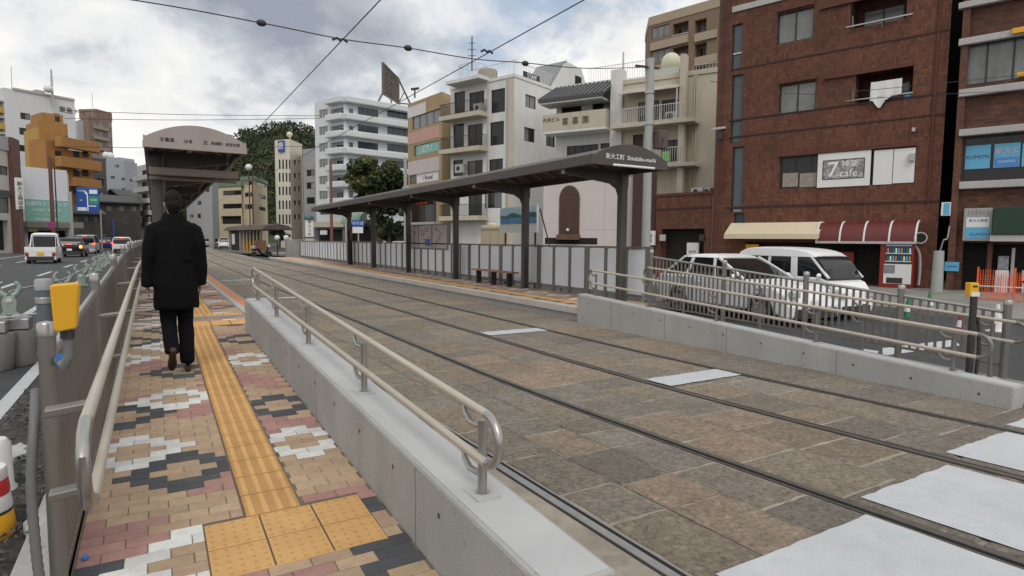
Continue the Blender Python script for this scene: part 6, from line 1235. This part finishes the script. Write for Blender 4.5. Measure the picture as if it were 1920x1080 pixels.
# white gable house with the green signboard
tK, EK = building('signboard_house', 'white walled shop house with a big pale green signboard and flat eaves', 'building', [GP(46, 68), GP(131, 72), GP(134, 78)], ZH(90, 317, 70), mat('white_board_wall', (.60, .61, .65), .8, var=.03, scale=.4), {0: [(52, 125, 432, 470, 'd')]}, back=9); e = EK[0]
r = e.rect(47, 127, 375, 416); sg = part(e, 'signboard', SIGNG, tK, r, .001, .15); w_ = r[1]-r[0]; h_ = r[3]-r[2]
lettered(e, '山歯科クリニック', w_*.125, (r[0]+r[1])/2-.1, r[2]+h_*.80, .151, INKW, sg, .02); lettered(e, '小児歯科  矯正歯科', w_*.08, r[0]+w_*.46, r[2]+h_*.52, .151, INKW, sg, .02); lettered(e, '新大工町電停前', w_*.085, r[0]+w_*.46, r[2]+h_*.32, .151, mat('ink_paleyellow', (.55, .62, .35), .6, var=0), sg, .02); lettered(e, '095-826-1182', w_*.1, r[0]+w_*.46, r[2]+h_*.11, .151, INKW, sg, .02)
z = e.at(90, 422)[1]; part(e, 'flat_eaves', mat('eaves_grey', (.20, .19, .17), .8, var=.1), tK, (-.5, e.len+.6, z-.35, z+.35), .001, 2.0, .03); r = e.rect(46, 61, 428, 434); part(e, 'yellow_lightbox', mat('lightbox_yellow', (.55, .55, .2), .5, var=0), tK, r, .8, 1.2)
g = Edge(GP(33, 66), GP(62, 70)); b = MB().prism([(0, -.2), (0, ZH(36, 293, 66)), (.4, ZH(40, 292, 66)), (g.len*.55, ZH(50, 340, 68)), (g.len, ZH(62, 355, 69)), (g.len, -.2)], lambda a, z, k: g.w(a, z, -3*k)); b.build('white_gable', MATS['white_board_wall'], tK)
g0, g1 = GP(33, 54), GP(47, 54.5); e = Edge(g0, g1); z0, z1 = ZH(40, 393, 54), ZH(40, 334, 54); t = thing('vertical_sign', 'tall white vertical shop sign at the left in front of the white gable', 'sign', g0); part(e, 'board', SIGNW, t, (0, e.len, z0, z1), 0, .25, .02); part(e, 'post', RUST, t, (e.len*.4, e.len*.6, -.1, z0), .05, .2)
for k, ch in enumerate('新大工商店会'): lettered(e, ch, .42, e.len/2, z1-.55-.48*k*(z1-z0)/3.2, .252, INK, t, .02)
# white tall apartment block
tQ, EQ = building('apartment_tower', 'tall white apartment tower with a ball and mast on its roof behind the ochre building', 'building', [GP(-40, 122), GP(22, 112), GP(152, 122)], ZH(40, 172, 113), mat('white_tower', (.56, .57, .58), .85, var=.04, scale=.4, streak=.2, dirtcol=(.4, .4, .4)), {1: [(38, 56, 212, 224, 2, GLASS), (36, 54, 240, 253, 2, GLASS), (34, 52, 272, 284, 2, GLASS), (100, 112, 213, 222, 2, GLASS)]}, back=10); e = EQ[0]
for k in range(7):
    z = ZH(10, 198+29*k, 114); part(e, 'balcony_front', OCHRE, tQ, (0, e.len, z-2.2, z-1.1), .001, 1.2); part(e, 'balcony_slab', BANDW, tQ, (0, e.len, z-.2, z+.1), .001, 1.25)
    railing(e, tQ, 0, e.len, z-1.1, z-.6, 1.1, DARKM, .4, 'balcony_railing', 0, .05)
e = EQ[1]; zt = ZH(40, 172, 113); r = e.rect(72, 89, 168, 184); part(e, 'roof_room', GREYW, tQ, (r[0], r[1], zt-.5, r[3]), -4, -1); part(e, 'roof_rim', BANDW, tQ, (1.5, e.len, zt-.1, zt+.3), -.4, .2)
c = GP(105, 117, ZH(105, 172, 117)); MB().sphere(c, .78, 14, 10).build('roof_ball', SIGNW, tQ, smooth=True); b = MB()
for du in (-2, 0, 2): b.bar(GP(112+du, 118, zt-2), GP(112+du*.4, 118, ZH(112, 137, 118)), .1)
for k in range(8): z = lerp(zt-1, ZH(112, 143, 118), k/7); b.bar(GP(109.5, 118, z), GP(114.5, 118, z), .12)
b.build('roof_mast', ALU, tQ); lettered(e, '東急ドイ', 1.25, e.at(137, 213)[0], ZH(137, 212, 121), .01, DARKM, tQ, .05)
for u, v in ((39, 131), (88, 150), (185, 182)): pass
MB().tube([GP(38, 113, zt), GP(39, 113, ZH(39, 131, 113))], .06, 5).build('whip_antenna', ALU, tQ)
# ochre stepped building
tR, ER = building('ochre_building', 'stepped ochre apartment building with rounded balconies behind the white signboard house', 'building', [GP(60, 96), GP(84, 92), GP(137, 95)], ZH(100, 231, 93), ORANGE, {1: [(88, 98, 285, 294, 2, GLASS), (108, 118, 255, 263, 2, GLASS), (122, 132, 255, 263, 2, GLASS)]}, back=9); part(ER[0], 'mustard_side', OCHRE, tR, (0, ER[0].len-.02, -.2, ZH(70, 246, 94)), .001, .3); e = ER[1]
r = e.rect(79, 118, 213, 236); zt = ZH(100, 231, 93); part(e, 'stair_tower', ORANGE, tR, (r[0], r[1], zt, r[3]), -5, -.05); part(e, 'tower_window', GLASS, tR, e.rect(103, 112, 218, 228), -.049, -.03)
ew = Edge(GP(104, 91), GP(182, 98))
for k, (va, vb, ul, ur) in enumerate(((262, 281, 105, 179), (298, 317, 105, 182), (334, 350, 131, 182))):
    z1, z0 = ew.at(142, va)[1], ew.at(142, vb)[1]; a0, a1 = ew.at(ul, va)[0], ew.at(ur, va)[0]; part(ew, 'balcony', ORANGE, tR, (a0, a1, z0, z1), -.3, .9, .08)
    part(ew, 'balcony_back', mat('ochre_back_wall', (.36, .18, .055), .85, var=.1), tR, (a0, a1, z0-2.6, z0-.001), -4, -.9)  # plain ochre wall behind the balconies, slightly paler than their fronts
    for u0 in (112, 146, 163): 
        if u0 > ul: r = ew.rect(u0, u0+11, vb+2, vb+13); part(ew, 'balcony_window', GLASS, tR, r, -.899, -.86)
part(ew, 'lower_block', ORANGE, tR, (ew.at(131, 350)[0], ew.len, -.3, ew.at(142, 352)[1]-.001), -4, -.9); part(ew, 'lower_wall', ORANGE, tR, (0, ew.at(135, 300)[0], -.3, ew.at(115, 264)[1]), -4, -.91)
# brown apartment tower
PA, PB_, PC_ = GP(158, 192), GP(176, 185), GP(219, 194); zt = ZH(180, 222, 186); ops = []
for k in range(6):
    for u in (171+6, 189, 206): ops.append((u-4, u+4, 229+19*k, 238+19*k, 2, GLASSL, FRAMEW))
tU, EU = building('brown_tower', 'brown tiled apartment tower in the distance between the ochre and the dark grey buildings', 'building', [PA, PB_, PC_], zt, BROWNB, {1: ops}, back=12); e = EU[1]; r = e.rect(181, 210, 208, 225); part(e, 'roof_block', BROWNB, tU, (r[0], r[1], zt, r[3]), -6, -.05); part(EU[0], 'stair_tower', GREYW, tU, (0, EU[0].len*.5, -.3, ZH(163, 232, 190)), .001, 1.5)
for k in range(6): z = ZH(198, 242+19*k, 188); part(e, 'balcony', mat('brown_light', (.30, .24, .20), .8, var=.1), tU, (e.len*.2, e.len*.8, z-.5, z+.5), .001, .6)
MB().tube([GP(185, 188, zt), GP(185, 188, ZH(185, 180, 188))], .08, 5).build('whip_antenna', ALU, tU)
# dark clad and grey buildings
building('dark_building', 'dark grey clad building between the ochre and the light grey building', 'building', [GP(178, 128), GP(205, 130)], ZH(190, 298, 129), DGREY, {0: [(182, 194, v, v+12, 2, GLASS) for v in (335, 360)]}, back=8)
ops = [(u, u+8, v, v+5, 2, GLASS) for u, v in ((215, 309), (228, 333), (241, 334), (228, 353), (241, 355), (207, 354), (207, 330))]
tV, EV = building('grey_building', 'light grey building with a stepped top left of the near canopy', 'building', [GP(204, 148), GP(239, 146), GP(263, 152)], ZH(225, 303, 147), mat('blue_grey_render', (.34, .36, .40), .85, var=.05, scale=.4), {0: ops, 1: [(243, 249, 336, 341, 2, GLASS)]}, back=10); part(EV[0], 'roof_house', MATS['blue_grey_render'], tV, (EV[0].len*.05, EV[0].len*.75, ZH(225, 303, 147), ZH(225, 297, 147)), -4, -.1)
MB().sphere(GP(206, 150, ZH(206, 293, 150)), (.8, .8, .9), 12, 8).build('roof_tank', SIGNW, tV, smooth=True); MB().sphere(GP(214, 150, ZH(214, 294, 150)), (.8, .8, .9), 12, 8).build('roof_tank', SIGNW, tV, smooth=True)
ops = [(266, 286, v, v+11, 2, GLASS) for v in (318, 340, 362, 384, 406)]
tN, EN = building('balcony_block', 'pale grey balcony block directly behind the left columns of the near canopy', 'building', [GP(262, 124), GP(290, 118)], ZH(276, 310, 121), mat('pale_grey_wall', (.42, .42, .41), .85, var=.06), {0: ops}, back=8); e = EN[0]
for v in (333, 355, 377, 399, 421): z = e.at(276, v)[1]; part(e, 'balcony_front', MATS['pale_grey_wall'], tN, (0, e.len, z-.5, z+.4), .001, .9)
# low dark houses and dark shop fronts along the road
for u0, u1, d, vt, m, lab in ((131, 192, 90, 398, mat('dark_shop', (.05, .045, .04), .8, var=.3, scale=1), 'dark low shop front behind the blue road sign'), (188, 266, 112, 378, mat('dark_house', (.055, .052, .05), .8, var=.3, scale=1), 'dark low house with a grey roof behind the queue of cars'), (224, 266, 135, 366, mat('beige_house', (.36, .34, .30), .8, var=.1), 'pale low house above the dark house')):
    tt, ee = building('low_house', lab, 'building', [GP(u0, d), GP(u1, d+4)], ZH((u0+u1)/2, vt, d), m, {0: [(lerp(u0, u1, f), lerp(u0, u1, f+.12), vt+8, vt+18, 2, GLASSL) for f in (.15, .45, .75)]}, back=6)
    b = MB(); e = ee[0]; zt = ZH((u0+u1)/2, vt, d); b.prism([(.7, zt-.25), (.7, zt), (-2.5, zt+1.4), (-6, zt)], lambda o, z, k: e.w(lerp(-.4, e.len+.4, k), z, o)); b.build('roof', ROOFT, tt)
# poles and signs on the left
pole(101, 295, 60, .17, RUST, 'rust brown utility pole in front of the white signboard house'); pole(109, 318, 62, .06, DARKM, 'thin dark pole beside the rust brown utility pole'); pole(136, 360, 66, .16, mat('pale_pole', (.36, .36, .33), .8, var=.1), 'thick pale pole left of the blue road sign'); pole(191, 395, 74, .08, ALU, 'grey post under the right end of the blue road sign'); pole(214, 412, 80, .09, SIGNB, 'thin blue pole above the queuing cars')
pole(888, 395, 120, .1, RUST, 'thin pole far behind the canopy') if False else None
pole(622, 300, 70, .16, mat('pole_orange_brown', (.20, .085, .055), .7, var=.15), 'orange brown pole between the white office block and the tree'); pole(407, 395, 60, .06, RUST, 'thin brown post beside the low cream building') if False else None
pole(1043, 90, 120, .1, ALU, 'x') if False else None
pole(761, 297, 58, .17, UP_C, 'grey pole in front of the tan building'); pole(476, 330, 70, .1, RUST, 'brown pole in front of the low cream building')
g0, g1 = GP(147, 74), GP(190, 75); e = Edge(g0, g1); z0, z1 = ZH(168, 398, 74), ZH(168, 352, 74); t = thing('road_sign', 'blue road direction sign with a white route map above the queuing cars', 'road sign', (g0.x, g0.y, 0)); part(e, 'board', SIGNB, t, (0, e.len, z0, z1), 0, .1, .03)
w_, h_ = e.len, z1-z0
part(e, 'route_line', INKW, t, (w_*.46, w_*.51, z0+h_*.05, z0+h_*.72), .101, .108); part(e, 'route_line', INKW, t, (w_*.511, w_*.86, z0+h_*.24, z0+h_*.28), .101, .108); b = MB().bar(e.w(w_*.48, z0+h_*.72, .104), e.w(w_*.38, z0+h_*.86, .104), .2, .01, up=tuple(e.n)); b.build('route_line', INKW, t)
part(e, 'green_field', mat('sign_green_field', (.03, .25, .16), .5, var=.1), t, (w_*.55, w_*.96, z0+h_*.34, z0+h_*.66), .101, .106); part(e, 'white_field', INKW, t, (w_*.58, w_*.92, z0+h_*.76, z0+h_*.92), .101, .106); part(e, 'white_field', INKW, t, (w_*.03, w_*.42, z0+h_*.06, z0+h_*.2), .101, .106)
lettered(e, '長崎駅', w_*.1, w_*.22, z0+h_*.86, .101, INKW, t, .01); lettered(e, '34', w_*.13, w_*.2, z0+h_*.48, .101, INKW, t, .01); lettered(e, '蛍茶屋', w_*.1, w_*.75, z0+h_*.5, .107, INKW, t, .01)
c = GP(99, 58, ZH(99, 422, 58)); t = thing('round_sign', 'round blue and red no parking sign on the rust brown pole', 'road sign', c); e = Edge(GP(97, 58), GP(103, 58)); nn = e.n
MB().tube([c, c+nn*.04], .36, 20).build('red_disc', mat('sign_red', (.45, .03, .05), .5, var=0), t); MB().tube([c+nn*.041, c+nn*.05], .27, 20).build('blue_disc', mat('sign_violet', (.12, .08, .3), .5, var=0), t); MB().bar(c+nn*.055-e.d*.2+V((0, 0, .2)), c+nn*.055+e.d*.2-V((0, 0, .2)), .08, .01, up=tuple(nn)).build('red_bar', MATS['sign_red'], t)
# ================================================================= trees and the wooded hill
import numpy as np
def leafmesh(name, centres, radii, cols, per, size, mat_, parent=None, off=None, flat=.5, seed=1):
    rg = np.random.default_rng(seed); o3 = np.array(off if off is not None else (BASE.get(parent, V())))
    C, Rr, T = [], [], []
    for c, r, k in zip(centres, radii, cols):
        n = int(per*max(.3, (r[0]*r[2])**.5)); d = rg.normal(size=(n, 3)); d /= np.linalg.norm(d, axis=1)[:, None]; s = rg.uniform(.45, 1.05, n)**.6
        C.append(np.array(c)+d*np.array(r)*s[:, None]); j = rg.uniform(.6, 1.4, (n, 1)); T.append(np.array(k)*j*(1+rg.normal(0, .08, (n, 3))))
    C = np.concatenate(C); T = np.concatenate(T).clip(.004, .4); n = len(C)
    a = rg.normal(size=(n, 3)); a /= np.linalg.norm(a, axis=1)[:, None]; b = np.cross(a, rg.normal(size=(n, 3))); b /= np.linalg.norm(b, axis=1)[:, None]; s = (size*rg.uniform(.6, 1.4, n))[:, None]
    vs = np.stack([C-a*s, C+b*s*.6, C+a*s, C-b*s*.6], 1).reshape(-1, 3)-o3
    me = bpy.data.meshes.new(name); me.vertices.add(4*n); me.vertices.foreach_set('co', vs.ravel()); me.loops.add(4*n); me.loops.foreach_set('vertex_index', np.arange(4*n)); me.polygons.add(n); me.polygons.foreach_set('loop_start', np.arange(0, 4*n, 4)); me.polygons.foreach_set('loop_total', np.full(n, 4)); me.update()
    at = me.color_attributes.new('tint', 'FLOAT_COLOR', 'POINT'); cc = np.concatenate([np.repeat(T, 4, 0), np.ones((4*n, 1))], 1); at.data.foreach_set('color', cc.ravel().astype(np.float32))
    me.materials.append(mat_); o = bpy.data.objects.new(name, me); COL.objects.link(o)
    if parent is not None: o.parent = parent; BASE[o] = BASE.get(parent, V())
    elif off is not None: o.location = off
    return o
GC = [(.06, .08, .03), (.09, .10, .035), (.045, .066, .028), (.125, .125, .045), (.035, .05, .022)]
def tree(u0, u1, v0, v1, d, label, clumps, size, name='tree', seed=1, ground=0., col=GC):
    rr = random.Random(seed); g = GP((u0+u1)/2, d); t = thing(name, label, 'tree', (g.x, g.y, ground)); cs, rs_, ks = [], [], []
    zb, zt = ZH((u0+u1)/2, v1, d), ZH((u0+u1)/2, v0, d); w = (u1-u0)*d/FPX/2; rt = V((RT.x, RT.y, 0)).normalized(); fw = V((FW.x, FW.y, 0)).normalized(); zm = (zb+zt)/2; hh = (zt-zb)/2
    for k in range(clumps):
        a, b_, c = rr.uniform(-1, 1), rr.uniform(-1, 1), rr.uniform(-1, 1)
        while a*a+b_*b_+c*c > 1: a, b_, c = rr.uniform(-1, 1), rr.uniform(-1, 1), rr.uniform(-1, 1)
        q = V((g.x, g.y, zm))+rt*a*w*.95+fw*b_*w*.85+V((0, 0, c*hh*.95)); cs.append(tuple(q)); r = rr.uniform(.14, .34)*min(w, hh); rs_.append((r*1.25, r*1.25, r*.75)); ks.append(rr.choice(col))
    b = MB().tube([g+V((0, 0, ground)), g+V((.1, 0, lerp(ground, zm, .5))), g+V((0, .1, zm+hh*.4))], [w*.09+.1, w*.07+.06, .04], 8)
    for k in range(0, clumps, 3): b.tube([g+V((0, 0, lerp(ground, zm, .7))), V(cs[k])], [w*.035+.03, .02], 5)
    b.build('trunk', BARK, t, smooth=True); leafmesh('crown', cs, rs_, ks, 210, size, LEAFT, t, seed=seed); return t
tree(660, 764, 289, 400, 78, 'dense round street tree with yellowish top in front of the white office block', 80, .24, seed=3)
tree(700, 758, 375, 452, 72, 'dark lower tree behind the notice board', 40, .2, seed=5, col=GC[2:3]+GC[4:])
tree(506, 541, 416, 450, 95, 'small dark tree left of the steel cabinet', 12, .22, seed=8, col=GC[2:3]+GC[4:])
tree(424, 500, 418, 450, 120, 'low dark bush trees behind the old shelter', 10, .25, seed=9, col=GC[4:]) if False else None
tree(130, 166, 405, 448, 100, 'dark bush behind the signboard house', 10, .25, seed=10, col=GC[4:])
# hill: a ground form with woodland on it
prof = [(330, 330), (380, 300), (405, 287), (430, 268), (455, 252), (480, 241), (510, 235), (540, 233), (565, 233), (588, 237), (610, 250), (660, 262), (720, 300), (800, 340)]
b = MB(); rows = []
for k, (f, dd_) in enumerate(((0., 260), (.3, 285), (.65, 315), (.9, 340), (1., 360), (.8, 420), (0, 520))):
    rows.append([GP(u, dd_, lerp(-1, ZH(u, v, 350)-3, f)) for u, v in [(250, 440)]+prof+[(900, 440)]])
n = len(rows[0]); b.mesh([p for r in rows for p in r], [(j*n+i, j*n+i+1, (j+1)*n+i+1, (j+1)*n+i) for j in range(len(rows)-1) for i in range(n-1)]); struct(b, 'hill', mat('hill_soil', (.03, .042, .018), .9, var=.4, scale=.05), smooth=True)
rr = random.Random(12); cs, rs_, ks = [], [], []
for k in range(560):
    i = rr.randrange(len(prof)-1); t_ = rr.random(); u = lerp(prof[i][0], prof[i+1][0], t_); v = lerp(prof[i][1], prof[i+1][1], t_); f = rr.random()**.7; dd_ = lerp(262, 352, f); zz_ = lerp(-1, ZH(u, v, 350)-3, min(1, f**.85))
    if u > 800: continue
    r = rr.uniform(2.6, 5.2); cs.append(tuple(GP(u+rr.uniform(-4, 4), dd_, zz_+r*.35))); rs_.append((r, r, r*.85)); ks.append(rr.choice([(.05, .066, .03), (.04, .056, .026), (.068, .078, .034), (.032, .046, .024), (.085, .088, .04)]))
tag(leafmesh('hill_woodland', cs, rs_, ks, 34, .62, LEAFT, off=(0, 0, 0), seed=4), kind='stuff')
# ---- tan apartment tower behind the cream building
vpT = -200
def dTT(u): return line_d(1205, 78, vpT, u)
PZ, PA, PB_ = GP(1201, 84), GP(1207, dTT(1207)), GP(1345, dTT(1345)); zt = ZH(1262, 30, dTT(1262)); ops = []
for k in range(4):
    v = 34+45*k; ops += [(1222, 1256, v+14, v+36, 3, GLASSL), (1262, 1291, v+8, v+32, 'b', GLASS), (1303, 1325, v+2, v+26, 'b', GLASS)]
tY, EY_ = building('apartment_tower', 'tan and brown apartment tower rising behind the cream balcony building', 'building', [PZ, PA, PB_], zt, mat('tower_brown', (.18, .125, .085), .85, var=.06, scale=.5), {1: ops}, back=10, cap=1.0, capm=mat('tower_tan', (.33, .265, .19), .85, var=.05)); e = EY_[1]
for k in range(4):
    for u0, u1, dv_ in ((1221, 1291, 40), (1304, 1345, 27)): r = e.rect(u0, u1, 34+45*k+dv_-1, 34+45*k+dv_+14); part(e, 'balcony_front', MATS['tower_tan'], tY, r, .001, .25)
    railing(e, tY, e.at(1262, 80)[0], e.at(1291, 80)[0], e.at(1276, 34+45*k+37)[1], e.at(1276, 34+45*k+31)[1], .2, ALU, .25, 'railing', 0, .04)
